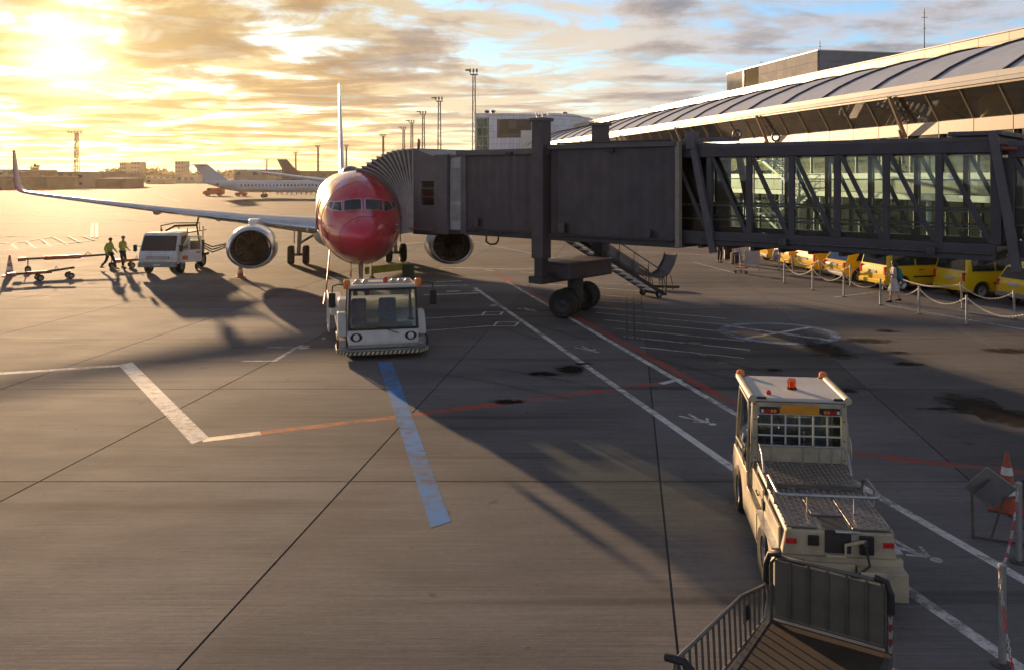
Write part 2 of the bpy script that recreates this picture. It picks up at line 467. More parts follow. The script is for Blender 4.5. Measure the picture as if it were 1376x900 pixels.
def stain_mat(name, col, strength, rough=0.75, soft=(0.25, 0.95), grain=1.0):
    """a film that soaks in: dense in the middle, broken up and fading towards its rim (object's own box gives the distance)"""
    m = bpy.data.materials.new(name); m.use_nodes = True
    nt = m.node_tree; N = nt.nodes.new; L = nt.links.new; bs = nt.nodes['Principled BSDF']
    tc = N('ShaderNodeTexCoord'); geo = N('ShaderNodeNewGeometry')
    sb = N('ShaderNodeVectorMath'); sb.operation = 'SUBTRACT'; sb.inputs[1].default_value = (0.5, 0.5, 0); L(tc.outputs['Generated'], sb.inputs[0])
    fl = N('ShaderNodeVectorMath'); fl.operation = 'MULTIPLY'; fl.inputs[1].default_value = (2, 2, 0); L(sb.outputs[0], fl.inputs[0])
    ln = N('ShaderNodeVectorMath'); ln.operation = 'LENGTH'; L(fl.outputs[0], ln.inputs[0])
    n = N('ShaderNodeTexNoise'); n.inputs['Scale'].default_value = 3.2*grain; n.inputs['Detail'].default_value = 8; n.inputs['Roughness'].default_value = 0.65; L(geo.outputs['Position'], n.inputs['Vector'])
    ma = N('ShaderNodeMath'); ma.operation = 'MULTIPLY_ADD'; ma.inputs[1].default_value = 1.5; L(n.outputs[0], ma.inputs[0]); L(ln.outputs['Value'], ma.inputs[2])
    mr = N('ShaderNodeMapRange'); mr.interpolation_type = 'SMOOTHSTEP'; mr.inputs[1].default_value = soft[0] + 0.75; mr.inputs[2].default_value = soft[1] + 0.75; mr.inputs[3].default_value = strength; mr.inputs[4].default_value = 0.0
    L(ma.outputs[0], mr.inputs[0]); L(mr.outputs[0], bs.inputs['Alpha'])
    n2 = N('ShaderNodeTexNoise'); n2.inputs['Scale'].default_value = 14; n2.inputs['Detail'].default_value = 6; L(geo.outputs['Position'], n2.inputs['Vector'])
    mx = N('ShaderNodeMix'); mx.data_type = 'RGBA'; mx.inputs[6].default_value = (*[c*0.7 for c in col], 1); mx.inputs[7].default_value = (*[c*1.3 for c in col], 1); L(n2.outputs[0], mx.inputs[0])
    L(mx.outputs[2], bs.inputs['Base Color']); bs.inputs['Roughness'].default_value = rough; bs.inputs['Specular IOR Level'].default_value = 0.05
    MATS[name] = m
    return m
M_oil = stain_mat('oil_stain', (0.014, 0.012, 0.010), 0.95, 0.85)
M_damp = stain_mat('damp_stain', (0.04, 0.034, 0.028), 0.85, 0.85)
M_patch = stain_mat('repair_mortar', (0.27, 0.235, 0.20), 0.8)
M_skid = stain_mat('tyre_rubber_mark', (0.03, 0.027, 0.025), 0.17, 0.85, (0.1, 1.1), 0.8)
M_seal = pm('joint_sealant', (0.018, 0.016, 0.015), 0.7, var=0.3)
# ------------------------------------------------------------------ ground
apron = struct('apron')
g = MB()
g.quad((-9000,-300,-0.05),(9000,-300,-0.05),(9000,9000,-0.05),(-9000,9000,-0.05))
tag(g.build('ground', M_far), kind='structure')

SK = 0.1365                       # the joints run a little to the right of the lens axis
def joint_x(i, D): return -2.77 + 5.3*i + SK*(D - 14.6)
def joint_d(j): return 14.6 + 6.36*j
slab_mesh = None
GAP = 0.016
for j in range(-2, 8):
    for i in range(-9, 9):
        d0, d1 = joint_d(j), joint_d(j+1)
        xm = joint_x(i+0.5, (d0+d1)/2); dm = (d0+d1)/2
        # keep those the lens (or a step to its side) can see
        if abs(xm) > 0.62*max(d1, 1) + 7.5: continue
        if slab_mesh is None:
            mb = MB(); hx, hd = 5.3/2 - GAP, 6.36/2 - GAP
            mb.prism([(-hx-SK*hd, -hd), (hx-SK*hd, -hd), (hx+SK*hd, hd), (-hx+SK*hd, hd)], lambda p: (p[0], p[1], -0.049), lambda p: (p[0], p[1], 0))
            slab_mesh = mb.mesh('concrete_slab', M_conc)
        inst(slab_mesh, 'concrete_slab', apron, (xm, dm, 0))
sl = MB()
for j in range(-2, 9):
    d = joint_d(j); w = 0.62*max(d, 1) + 14
    sl.b(-w, w, d-GAP-0.002, d+GAP+0.002, -0.045, -0.008)
for i in range(-9, 10):
    D0, D1 = joint_d(-2), joint_d(8)
    hw = GAP + 0.002
    a, b_ = joint_x(i, D0), joint_x(i, D1)
    sl.prism([(a-hw, D0), (a+hw, D0), (b_+hw, D1), (b_-hw, D1)], lambda p: (p[0], p[1], -0.046), lambda p: (p[0], p[1], -0.0095))
sl.build('joint_sealant', M_seal, apron)

ZP = [0.004]
def paint_poly(pts, mat, name, z=0.004):
    mb = MB()
    zz = z if z < 0 else 0.0006 + 0.17*z      # a film a millimetre or two thick: it must not throw a shadow
    mb.add([(p[0], p[1], zz) for p in pts], [tuple(range(len(pts)))])
    return mb.build(name, mat, apron)
def gp(px, py): 
    p = G(px, py); return (p.x, p.y)
def strip(a, b, w, mat, name='painted_line', z=0.004):
    """line of width w between two photo points on the ground"""
    a = Vector(gp(*a)); b = Vector(gp(*b)); d = (b-a).normalized(); n = Vector((-d.y, d.x)) * w/2
    return paint_poly([a+n, b+n, b-n, a-n], mat, name, z)
def wstrip(a, b, w, mat, name='painted_line', z=0.004):
    a = Vector(a); b = Vector(b); d = (b-a).normalized(); n = Vector((-d.y, d.x)) * w/2
    return paint_poly([a+n, b+n, b-n, a-n], mat, name, z)
def pxpoly(pts, mat, name, z=0.004):
    return paint_poly([gp(*p) for p in pts], mat, name, z)

# stand outline, left: white arm, broad white leg, orange arm
strip((-160, 512), (168, 490.5), 0.27, M_white_paint)
pxpoly([(159, 490), (178, 486.5), (281, 588), (258, 596.5)], M_white_paint, 'painted_band', 0.008)
strip((272, 591), (350, 581.5), 0.27, M_pale_orange, z=0.0042)
strip((350, 581.5), (545, 558.5), 0.27, M_orange_paint, z=0.0042)
strip((545, 558.5), (900, 513), 0.27, M_red_paint, z=0.0042)
# blue guide bar
pxpoly([(508, 486), (527, 486), (606, 700), (579, 709)], M_blue_paint, 'painted_band', 0.012)
# service lane: two white edges and the red keep-clear line beside it
strip((638, 387), (1400, 918), 0.18, M_white_paint, z=0.0125)
strip((682, 379), (1400, 793), 0.17, M_white_paint, z=0.0125)
a, b_ = Vector(gp(658, 364)), Vector(gp(1000, 551))
strip((661, 364), (992, 545), 0.28, M_red_paint, z=0.0046)
strip((888, 515.5), (914, 509), 0.18, M_white_paint, 'painted_bar', 0.0165)
strip((1136, 608), (1420, 640), 0.27, M_red_paint, z=0.005)
strip((840, 418), (728, 371), 0.3, M_pink_paint, z=0.0052)
strip((980, 385), (1500, 473), 0.30, M_pink_paint, z=0.0055)
strip((930, 333), (860, 350), 0.28, M_pink_paint, z=0.0055)
# cross line in front of the aircraft
strip((592, 359.5), (690, 362), 0.28, M_white_paint, z=0.006)
strip((690, 362), (855, 356), 0.28, M_white_paint, z=0.0064)
for (x0, y0, x1, y1) in ((700, 366, 790, 372), (715, 374, 850, 383), (735, 382, 860, 391), (745, 391, 850, 400), (762, 401, 860, 408),
                         (778, 411, 975, 428), (800, 420, 985, 437), (812, 430, 992, 447), (822, 441, 1000, 458), (838, 452, 1008, 470), (860, 466, 1000, 481)):
    strip((x0, y0), (x1, y1), 0.085, M_thin_paint, 'hatch_line', 0.0068)
for (x0, y0, x1, y1) in ((884, 480, 1010, 496), (905, 494, 1010, 508), (1136, 553, 1376, 581), (1136, 575, 1376, 600), (1010, 462, 1250, 488)):
    strip((x0, y0), (x1, y1), 0.06, M_pink_paint, 'hatch_line', 0.0070)
# bay marks with boxed ends
for (x0, y0, x1, y1) in ((560, 428.5, 649, 423.5), (565, 445, 664, 437.5)):
    strip((x0, y0), (x1, y1), 0.10, M_thin_paint, 'bay_line', 0.0072)
def boxmark(cx, cy, w, h, sk):
    o = [(cx-w, cy+h), (cx+w-sk, cy+h), (cx+w, cy-h), (cx-w+sk, cy-h)]
    for k in range(4):
        strip(o[k], o[(k+1) % 4], 0.09, M_white_paint, 'bay_mark', 0.0075 + 0.0003*k)
boxmark(662, 421, 14, 2.2, 4); boxmark(680, 435.5, 17, 2.6, 5)
for (x0, y0, x1, y1, w) in ((570, 396.5, 643, 394, .30), (566, 385, 628, 383.5, .26), (585, 379, 620, 377.5, .2), (600, 392, 618, 391, .3), (660, 411.5, 669, 409, .3), (636, 391.5, 646, 390.5, .26), (652, 362.5, 664, 364.5, .24), (590, 362, 606, 362.5, .24)):
    strip((x0, y0), (x1, y1), w, M_thin_paint, 'bay_mark', 0.0084)
strip((842, 394), (842.5, 456), 0.06, M_seal, 'drain_slot', 0.0086)
strip((851, 400), (853, 456), 0.07, M_seal, 'drain_slot', 0.0086)
# diamond mark with a tail, left of the pushback tug
dm = [(323, 485), (368, 485), (399, 466.5), (358, 466.5)]
for k in range(4):
    strip(dm[k], dm[(k+1) % 4], 0.14, M_pink_paint if k == 3 else M_white_paint, 'diamond_mark', 0.0088 + 0.0003*k)
pxpoly([(396, 466.5), (404, 463.8), (416, 464.6), (416, 468), (403, 469)], M_white_paint, 'diamond_mark', 0.0101)
pxpoly([(432, 454), (437, 453.4), (437.5, 455), (432.5, 455.6)], M_white_paint, 'bay_mark', 0.0101)
# walking-figure signs along the service lane
def walker(px, py, sz, ang):
    c = Vector(gp(px, py)); ca, sa = math.cos(ang), math.sin(ang)
    def put(poly, z=0.0135):
        paint_poly([c + Vector(((x*ca - y*sa)*sz, (x*sa + y*ca)*sz)) for x, y in poly], M_white_paint, 'walking_figure', z)
    put([(0.16*math.cos(t), 0.80 + 0.16*math.sin(t)) for t in [2*PI*k/12 for k in range(12)]])
    put([(-0.12, 0.58), (0.12, 0.58), (0.16, 0.1), (-0.10, 0.0)], 0.0137)
    put([(-0.10, 0.04), (0.06, 0.06), (-0.20, -0.78), (-0.34, -0.74)], 0.0141)
    put([(0.02, 0.04), (0.17, 0.08), (0.34, -0.70), (0.20, -0.76)], 0.0145)
    put([(-0.10, 0.55), (-0.06, 0.42), (-0.38, 0.06), (-0.46, 0.14)], 0.0149)
    put([(0.10, 0.55), (0.42, 0.22), (0.36, 0.14), (0.08, 0.42)], 0.0153)
walker(709, 416, 0.62, rad(213)); walker(789, 469, 0.58, rad(213)); walker(937, 563, 0.55, rad(213)); walker(1220, 737, 0.52, rad(213))
# ring with a cross
c = Vector(gp(1046, 447)); R0, R1 = 1.95, 1.62
for k in range(24):
    t0, t1 = 2*PI*k/24, 2*PI*(k+1)/24
    paint_poly([c + Vector((R0*math.cos(t0), R0*math.sin(t0)*1.04)), c + Vector((R0*math.cos(t1), R0*math.sin(t1)*1.04)),
                c + Vector((R1*math.cos(t1), R1*math.sin(t1)*1.04)), c + Vector((R1*math.cos(t0), R1*math.sin(t0)*1.04))], M_pale_blue_paint, 'ring_mark', 0.0105)
wstrip(c + Vector((-1.45, -1.05)), c + Vector((1.45, 1.05)), 0.2, M_white_paint, 'ring_mark', 0.0108)
wstrip(c + Vector((1.3, -1.35)), c + Vector((-1.35, 1.3)), 0.22, M_white_paint, 'ring_mark', 0.0112)
# far left: ladder hatching, double bars, taxi lines
for (x0, y0, x1, y1) in ((-40, 342, 130, 322), (-40, 336, 72, 318), (72, 318, 170, 316), (14, 327, 25, 336), (36, 325, 48, 334), (56, 322, 68, 331), (72, 319, 90, 328), (92, 318, 108, 326), (110, 317, 126, 322.5),
                         (-20, 324, 24, 328), (-20, 320, 30, 316)):
    strip((x0, y0), (x1, y1), 0.2, M_thin_paint, 'hatch_line', 0.0115)
for dx in (0, 5.5):
    strip((124.5 + dx, 300), (123.5 + dx*1.15, 319.5), 0.26, M_thin_paint, 'painted_line', 0.0119)
for (x0, y0, x1, y1, w) in ((-60, 316, 72, 318, .25), (0, 300, 160, 299, .3), (-40, 285, 250, 300, .35), (-30, 273, 40, 271.5, .6), (60, 274, 230, 283, .4), (215, 263, 243, 272, .5), (150, 296, 250, 291, .3),
                            (480, 334, 610, 322, .2), (-20, 397, 70, 388, .12), (170, 384, 60, 399, .10), (620, 322, 760, 350, 0.1)):
    strip((x0, y0), (x1, y1), w, M_thin_paint, 'taxi_line', -0.03 if y0 < 320 and y1 < 334 else 0.0123)
# walkway joints on the right, beside the ropes
for (x0, y0, x1, y1) in ((905, 340, 1060, 352), (905, 330, 1500, 418), (930, 352, 990, 368), (1190, 410, 1480, 461), (1120, 400, 1180, 392)):
    strip((x0, y0), (x1, y1), 0.07, M_thin_paint, 'walkway_line', 0.0127)

# stains and patches with ragged edges
def blob(px, py, rx, ry, mat, name, seed, z=0.0165, n=26, rag=0.3):
    r = random.Random(seed); c = Vector(gp(px, py)); ph = [r.uniform(0, 6.28) for _ in range(5)]
    pts = []
    for k in range(n):
        t = 2*PI*k/n
        q = 1 + rag*(0.5*math.sin(2*t+ph[0]) + 0.35*math.sin(3*t+ph[1]) + 0.25*math.sin(5*t+ph[2]) + 0.18*math.sin(8*t+ph[3]))
        pts.append(c + Vector((rx*q*math.cos(t), ry*q*math.sin(t))))
    return paint_poly(pts, mat, name, z)
blob(735, 502, 0.50, 0.40, M_oil, 'oil_stain', 1); blob(765, 496, 0.55, 0.75, M_oil, 'oil_stain', 2, 0.017); blob(783, 489, 0.30, 0.26, M_damp, 'oil_stain', 3, 0.0175)
blob(678, 539, 0.47, 0.30, M_oil, 'oil_stain', 4)
blob(1318, 549, 0.95, 1.35, M_damp, 'wet_patch', 5, rag=0.5); blob(1372, 562, 0.9, 0.9, M_damp, 'wet_patch', 6, 0.017, rag=0.4); blob(1262, 549, 0.6, 0.12, M_damp, 'wet_patch', 7, 0.0174)
blob(1352, 471, 0.75, 0.55, M_damp, 'wet_patch', 8); blob(1220, 489, 0.55, 0.35, M_damp, 'wet_patch', 9); blob(1205, 474, 0.5, 0.3, M_damp, 'wet_patch', 10); blob(1168, 458, 0.9, 0.55, M_damp, 'wet_patch', 11); blob(1193, 445, 0.5, 0.35, M_damp, 'wet_patch', 12)
blob(1115, 470, 0.6, 2.2, M_damp, 'wet_patch', 13, 0.0166, rag=0.5)
for k, (x, y, rx, ry) in enumerate(((935, 461, .45, .35), (947, 477, .35, .38), (969, 487, .32, .25), (1040, 497, .3, .28), (1140, 525, .3, .25))):
    blob(x, y, rx, ry, M_patch if k < 3 else M_damp, 'repair_patch', 20+k)
# faint tyre marks
rd = random.Random(12)
def skid(x, y, ang, r, ln, w, z):
    """an arc of rubber: centre line starts at (x, y) heading ang, radius r"""
    n = 18; L0, R0 = [], []
    for k in range(n+1):
        a = ang + ln*k/n/r
        cx_, cy_ = x + r*(math.sin(a) - math.sin(ang)), y - r*(math.cos(a) - math.cos(ang))
        nx, ny = -math.sin(a)*w/2, math.cos(a)*w/2
        L0.append((cx_+nx, cy_+ny, 0.0006+.17*z)); R0.append((cx_-nx, cy_-ny, 0.0006+.17*z))
    m = MB(); m.add(L0 + R0, [(i, i+1, n+1+i+1, n+1+i) for i in range(n)]); m.build('tyre_mark', M_skid, apron)
z = 0.0195
for (x, y, a, r, ln) in ((3, 18, 2.2, 18, 10), (8, 19, 2.3, -30, 11), (2.2, 24, 1.9, 26, 9), (9, 27, 2.6, 20, 10)):
    for o in (0, 1.35):
        skid(x + o*math.sin(a), y - o*math.cos(a), a, r, ln, 0.22, z); z += 0.0002
# grass beyond the taxiway
gr_m = pm('dry_grass', (0.10, 0.11, 0.03), 0.9, var=0.3, scale=0.2, bump=0.4, bscale=3)
mb = MB(); mb.add([(*gp(190, 250.5)[:2], -0.03), (*gp(270, 247.5)[:2], -0.03), (*gp(330, 244.6)[:2], -0.03), (*gp(160, 246)[:2], -0.03)], [(0,1,2,3)])
tag(mb.build('grass_verge', gr_m), kind='structure')
# ------------------------------------------------------------------ airliner
M_red = pm('red_aircraft_paint', (0.58, 0.018, 0.04), 0.2, var=0.06, coat=0.6, rvar=0.05, scale=1.2)
M_redome = pm('red_radome_paint', (0.62, 0.022, 0.065), 0.26, var=0.05, coat=0.3, rvar=0.05, scale=1.2)
M_awhite = pm('white_aircraft_paint', (0.70, 0.70, 0.70), 0.28, var=0.05, coat=0.4, rvar=0.06, scale=1.5)
M_agrey = pm('grey_wing_paint', (0.42, 0.43, 0.45), 0.34, var=0.07, rvar=0.08, scale=1.2, dirt=0.15)
M_alum = pm('bare_aluminium', (0.72, 0.72, 0.74), 0.22, metal=1.0, var=0.06, rvar=0.08, scale=2)
M_tyre = pm('tyre_rubber', (0.02, 0.019, 0.018), 0.8, var=0.25, scale=8, bump=0.2, bscale=60)
M_rim = pm('wheel_rim_grey', (0.30, 0.30, 0.31), 0.45, metal=0.4, var=0.15, scale=12)
M_black = pm('black_plastic', (0.016, 0.016, 0.017), 0.5, var=0.2, scale=9)
M_steel = pm('brushed_steel', (0.46, 0.46, 0.47), 0.38, metal=0.9, var=0.12, scale=10)
M_dsteel = pm('dark_steel', (0.10, 0.095, 0.09), 0.5, metal=0.6, var=0.2, scale=8)
M_wind = pm('dark_window_glass', (0.010, 0.014, 0.022), 0.06, var=0.1, rvar=0.02, coat=0.5)
M_fan = pm('titanium_fan', (0.085, 0.072, 0.066), 0.4, metal=0.7, var=0.15, scale=6)
M_duct = pm('engine_intake_liner', (0.06, 0.055, 0.05), 0.55, var=0.15, scale=5)
M_orange = pm('orange_plastic', (0.80, 0.20, 0.03), 0.35, var=0.12, scale=12)
M_redlamp = pm('red_lamp_plastic', (0.55, 0.02, 0.02), 0.25, var=0.08, scale=12)
M_lens = pm('lamp_glass', (0.6, 0.6, 0.58), 0.12, var=0.08, scale=12)

def wheel(parent, c, r, w, axis, name='wheel', rim_r=0.58, rim_mat=None):
    """wheel = tyre with a rim as sub-part; axis is the axle direction in the parent's frame"""
    ax = Vector(axis).normalized()
    M = Matrix.Translation(Vector(c)) @ ax.to_track_quat('Z', 'Y').to_matrix().to_4x4()
    h = w/2; q = r*rim_r
    t = MB().lathe([(q, -h*0.8), (r*0.86, -h), (r*0.97, -h*0.72), (r, -h*0.3), (r, h*0.3), (r*0.97, h*0.72), (r*0.86, h), (q, h*0.8), (q*0.98, 0)], 28, M, caps=False).build(name, M_tyre, parent, smooth=40)
    rm = MB()
    rm.lathe([(q*1.01, -h*0.7), (q*0.9, -h*0.55), (q*0.45, -h*0.2), (q*0.2, -h*0.45), (0.01, -h*0.45)], 20, M, caps=False)
    rm.lathe([(q*1.01, h*0.7), (q*0.9, h*0.55), (q*0.45, h*0.2), (q*0.2, h*0.45), (0.01, h*0.45)], 20, M, caps=False)
    for k in range(6):
        a = 2*PI*k/6
        for sg in (-1, 1):
            rm.cyl(M @ Vector((q*0.62*math.cos(a), q*0.62*math.sin(a), sg*h*0.25)), M @ Vector((q*0.62*math.cos(a), q*0.62*math.sin(a), sg*h*0.46)), q*0.09, 6)
    rm.build('rim', rim_mat or M_rim, t, smooth=35)
    return t

def interp(tab, x):
    if x <= tab[0][0]: return tab[0][1]
    for (a, p), (b, q) in zip(tab, tab[1:]):
        if x <= b:
            t = (x-a)/(b-a); return p + (q-p)*t
    return tab[-1][1]
def cosint(tab, x):
    """smooth (monotone cubic) interpolation"""
    n = len(tab)
    if x <= tab[0][0]: return tab[0][1]
    if x >= tab[-1][0]: return tab[-1][1]
    for i in range(n-1):
        if x <= tab[i+1][0]:
            x0, y0 = tab[i]; x1, y1 = tab[i+1]; h = x1-x0
            def slope(k):
                if k <= 0 or k >= n-1:
                    k = min(max(k, 0), n-2); return (tab[k+1][1]-tab[k][1])/(tab[k+1][0]-tab[k][0])
                s0 = (tab[k][1]-tab[k-1][1])/(tab[k][0]-tab[k-1][0]); s1 = (tab[k+1][1]-tab[k][1])/(tab[k+1][0]-tab[k][0])
                return 0 if s0*s1 <= 0 else 2*s0*s1/(s0+s1)
            t = (x-x0)/h; m0, m1 = slope(i)*h, slope(i+1)*h
            return (2*t**3-3*t**2+1)*y0 + (t**3-2*t**2+t)*m0 + (-2*t**3+3*t**2)*y1 + (t**3-t**2)*m1

YAW = rad(12.9)
NOSE = Vector((-5.52, 32.4, 0))
# local frame: +y runs aft, +x towards the picture's right (the aircraft's left side)
air = thing('airliner', 'red-nosed twin-engine passenger airliner docked at the jet bridge', 'airplane', NOSE, YAW)
TOP = [(0, 2.86), (0.12, 3.08), (0.35, 3.27), (0.8, 3.50), (1.45, 3.75), (1.75, 3.88), (2.6, 4.50), (3.4, 4.93), (4.5, 5.25), (6.0, 5.43), (8, 5.46), (28, 5.46), (33, 5.36), (37.2, 5.02), (38.2, 4.8)]
BOT = [(0, 2.84), (0.12, 2.62), (0.35, 2.42), (0.8, 2.15), (1.5, 1.87), (2.6, 1.63), (4, 1.46), (6.0, 1.38), (23, 1.38), (26, 1.75), (30, 2.65), (34, 3.55), (37.2, 4.25), (38.2, 4.5)]
WID = [(0, 0.012), (0.12, 0.25), (0.35, 0.47), (0.8, 0.80), (1.5, 1.14), (2.6, 1.49), (4, 1.72), (6.0, 1.86), (7, 1.88), (24, 1.88), (28, 1.62), (32, 1.1), (36, 0.5), (38.2, 0.14)]
def fus_ring(b, grow=0.0, n=56):
    t, o, w = cosint(TOP, b)+grow, cosint(BOT, b)-grow, cosint(WID, b)+grow
    zc = o + (t-o)*0.5
    return [Vector((w*math.cos(2*PI*k/n), b, zc + (t-o)/2*math.sin(2*PI*k/n))) for k in range(n)]
def fus_loft(b0, b1, steps, grow=0.0):
    mb = MB(); mb.loft([fus_ring(b0 + (b1-b0)*i/steps, grow) for i in range(steps+1)], caps=False); return mb
bsn = [0, 0.02, 0.05, 0.1, 0.18, 0.28, 0.4, 0.55, 0.72, 0.92]
mb = MB(); mb.loft([fus_ring(b) for b in bsn + [1.1]], caps=False); mb.add([fus_ring(0)[k] for k in range(56)], [tuple(range(56))])
mb.build('radome', M_redome, air, smooth=50)
fus_bs = [1.1 + 0.18*k for k in range(30)]
fus_bs = [b for b in fus_bs if b < 6.4]
mb = MB(); mb.loft([fus_ring(b) for b in fus_bs + [6.4]], caps=False); mb.build('nose_section', M_red, air, smooth=50)
mb = MB(); mb.loft([fus_ring(6.4 + (38.2-6.4)*k/50) for k in range(51)]); mb.build('fuselage', M_awhite, air, smooth=50)
# trees of the skin for laying panes on it
def skin(lo=0.0, hi=8.0):
    rings = [fus_ring(lo + (hi-lo)*k/160, 0, 160) for k in range(161)]
    vs = [p for r in rings for p in r]; n = 160
    fs = [(i*n+j, i*n+(j+1) % n, (i+1)*n+(j+1) % n, (i+1)*n+j) for i in range(160) for j in range(n)]
    return BVHTree.FromPolygons(vs, fs)
SKIN = skin()
Minv = (Matrix.Translation(NOSE) @ Matrix.Rotation(YAW, 4, 'Z')).inverted()
def on_skin(px, py):
    o = Minv @ Vector((0, 0, H)); p = Minv @ Vector(((px-CX)/F*30, 30, H - (py-HY)/F*30))
    hit = SKIN.ray_cast(o, (p-o).normalized())
    return hit[0], hit[1]
def skin_patch(corners, lift, name, mat, parent, nu=6, nv=4, mirror=False):
    """a bilinear patch of points dropped onto the skin and lifted by `lift`"""
    A, B, C_, D_ = [Vector(c) for c in corners]
    mb = MB(); pts = []; inner = []
    for j in range(nv+1):
        for i in range(nu+1):
            u, v = i/nu, j/nv
            q = (A*(1-u) + B*u)*(1-v) + (D_*(1-u) + C_*u)*v
            h = SKIN.find_nearest(q); nn = h[1].normalized()
            zc = 3.4
            if nn.dot(q - Vector((0, q.y+1.2, zc))) < 0: nn = -nn
            p = h[0] + nn*lift; p2 = h[0] - nn*0.02
            if mirror: p = Vector((-p.x, p.y, p.z)); p2 = Vector((-p2.x, p2.y, p2.z))
            pts.append(p); inner.append(p2)
    W = nu+1
    fs = [(j*W+i, j*W+i+1, (j+1)*W+i+1, (j+1)*W+i) for j in range(nv) for i in range(nu)]
    mb.add(pts, fs)
    # rim down to the skin so that the pane has an edge
    ed = [(0, i) for i in range(W)] + [(j, nu) for j in range(1, nv+1)] + [(nv, i) for i in range(nu-1, -1, -1)] + [(j, 0) for j in range(nv-1, 0, -1)]
    lo = [pts[j*W+i] for j, i in ed]; hi = [inner[j*W+i] for j, i in ed]; n = len(ed)
    mb.add(lo + hi, [(i, (i+1) % n, n+(i+1) % n, n+i) for i in range(n)])
    return mb.build(name, mat, parent, smooth=40)
def lerpq(cs, k):
    c = sum((Vector(x) for x in cs), Vector())/4
    return [c + (Vector(x)-c)*k for x in cs]
# cockpit glazing given on the left half (b aft, x outboard, z), mirrored
pan = [[(0.05, 1.62, 3.92), (0.86, 1.85, 3.92), (0.80, 2.42, 4.26), (0.05, 2.26, 4.30)],
       [(0.92, 1.86, 3.90), (1.30, 2.48, 3.86), (1.17, 2.72, 4.24), (0.87, 2.44, 4.26)],
       [(1.34, 2.52, 3.88), (1.50, 3.22, 4.00), (1.36, 3.12, 4.24), (1.21, 2.74, 4.24)]]
for sgn in (False, True):
    for cs in pan:
        fr = skin_patch(cs, 0.012, 'window_frame', M_alum, air, mirror=sgn)
        c = sum((Vector(x) for x in cs), Vector())/4
        ins = [Vector(x) + (c-Vector(x)).normalized()*0.055 for x in cs]
        skin_patch(ins, 0.020, 'window_pane', M_wind, fr, mirror=sgn)
# cabin door outline and service door (right side seen by the lens)
for sx in (-1, 1):
    M_seam = pm('panel_seam', (0.05, 0.02, 0.02), 0.6)
    for (b0, b1, z0, z1) in ((4.7, 5.5, 2.72, 4.45),):
        mb = MB()
        def P(b, z):
            q = Vector((sx*2.2, b, z)); h = SKIN.find_nearest(q); return h[0] + Vector((sx*0.012, 0, 0))
        path = [P(b0, z0 + (z1-z0)*k/8) for k in range(9)] + [P(b0 + (b1-b0)*k/4, z1) for k in range(1, 5)] + [P(b1, z1 - (z1-z0)*k/8) for k in range(1, 9)] + [P(b1 - (b1-b0)*k/4, z0) for k in range(1, 4)]
        mb.tube(path, 0.016, 6, closed=True); mb.build('cabin_door', M_seam, air, smooth=60)
# cabin windows as real panes down both sides
wm = None
for sx in (-1, 1):
    for k in range(40):
        b = 7.2 + 0.6*k
        if wm is None:
            t = MB(); t.lathe([(0.01, 0.012), (0.11, 0.012), (0.13, 0.0)], 10, Matrix.Scale(1.35, 4, (0, 1, 0))); wm = t.mesh('cabin_window', M_wind)
        o = inst(wm, 'cabin_window', air); o.rotation_euler = (PI/2, 0, PI/2 if sx > 0 else -PI/2); o.location = (sx*1.872, b, 3.85)
# satellite dome, antennas, pitot tubes, seams
MB().loft([[Vector((0.5*s*math.cos(2*PI*k/16), y, 5.40 + 0.36*s*max(0, math.sin(2*PI*k/16)))) for k in range(16)] for y, s in ((13.8, .3), (14.1, .85), (14.6, 1), (15.8, 1), (16.6, .6), (17, .2))]).build('antenna_dome', pm('grey_dome', (0.16, 0.17, 0.2), 0.4), air, smooth=60)
MB().prism([(7.4, 5.44), (7.9, 5.44), (7.85, 5.78), (7.7, 5.78)], lambda p: (-0.012, p[0], p[1]), lambda p: (0.012, p[0], p[1])).build('blade_antenna', M_awhite, air)
for sx in (-1, 1):
    for zz in (3.35, 3.05):
        q = SKIN.find_nearest(Vector((sx*1.6, 1.9, zz)))[0]
        MB().tube([q, q + Vector((sx*0.10, -0.02, 0)), q + Vector((sx*0.11, -0.22, 0))], [0.018, 0.014, 0.01], 6).build('pitot_tube', M_steel, air)
sm = pm('dark_red_seam', (0.20, 0.012, 0.016), 0.5)  # dark red of the joint lines round the nose
for b in (1.1, 3.45):
    MB().tube([p for p in fus_ring(b, 0.002, 64)], 0.008, 5, closed=True).build('skin_seam', sm, air, smooth=60)
for sx in (-1, 1):
    wip = MB()
    p0 = SKIN.find_nearest(Vector((sx*0.28, 1.6, 3.9)))[0]; p1 = SKIN.find_nearest(Vector((sx*0.72, 1.85, 3.98)))[0]
    wip.tube([p0 + Vector((0, -0.05, 0.03)), p1 + Vector((0, -0.05, 0.04))], 0.014, 5)
    wip.build('windscreen_wiper', M_black, air)

# wings
def foil(chord, t):
    up = [(0, 0), (0.012, .28), (0.04, .52), (0.1, .78), (0.2, .96), (0.35, 1.0), (0.55, .8), (0.75, .5), (1, .03)]
    pts = [(x*chord, y*t/2*1.15) for x, y in up] + [(x*chord, -y*t/2*0.85) for x, y in reversed(up[1:-1])]
    return pts
def wing(sx, st):
    """st: list of (lateral, le_y, z, chord, thickness)"""
    return [[Vector((sx*lat, le + c, zz + t)) for c, t in foil(ch, th)] for lat, le, zz, ch, th in st]
def le_band(sx, st, frac=0.055, grow=0.006):
    rings = []
    for lat, le, zz, ch, th in st:
        f = foil(ch, th); sel = [f[-3], f[-2], f[-1], f[0], f[1], f[2], f[3], f[4]] if False else [f[-2], f[-1], f[0], f[1], f[2], f[3]]
        rings.append([Vector((sx*lat, le + c - grow, zz + t*1.03)) for c, t in sel])
    return rings
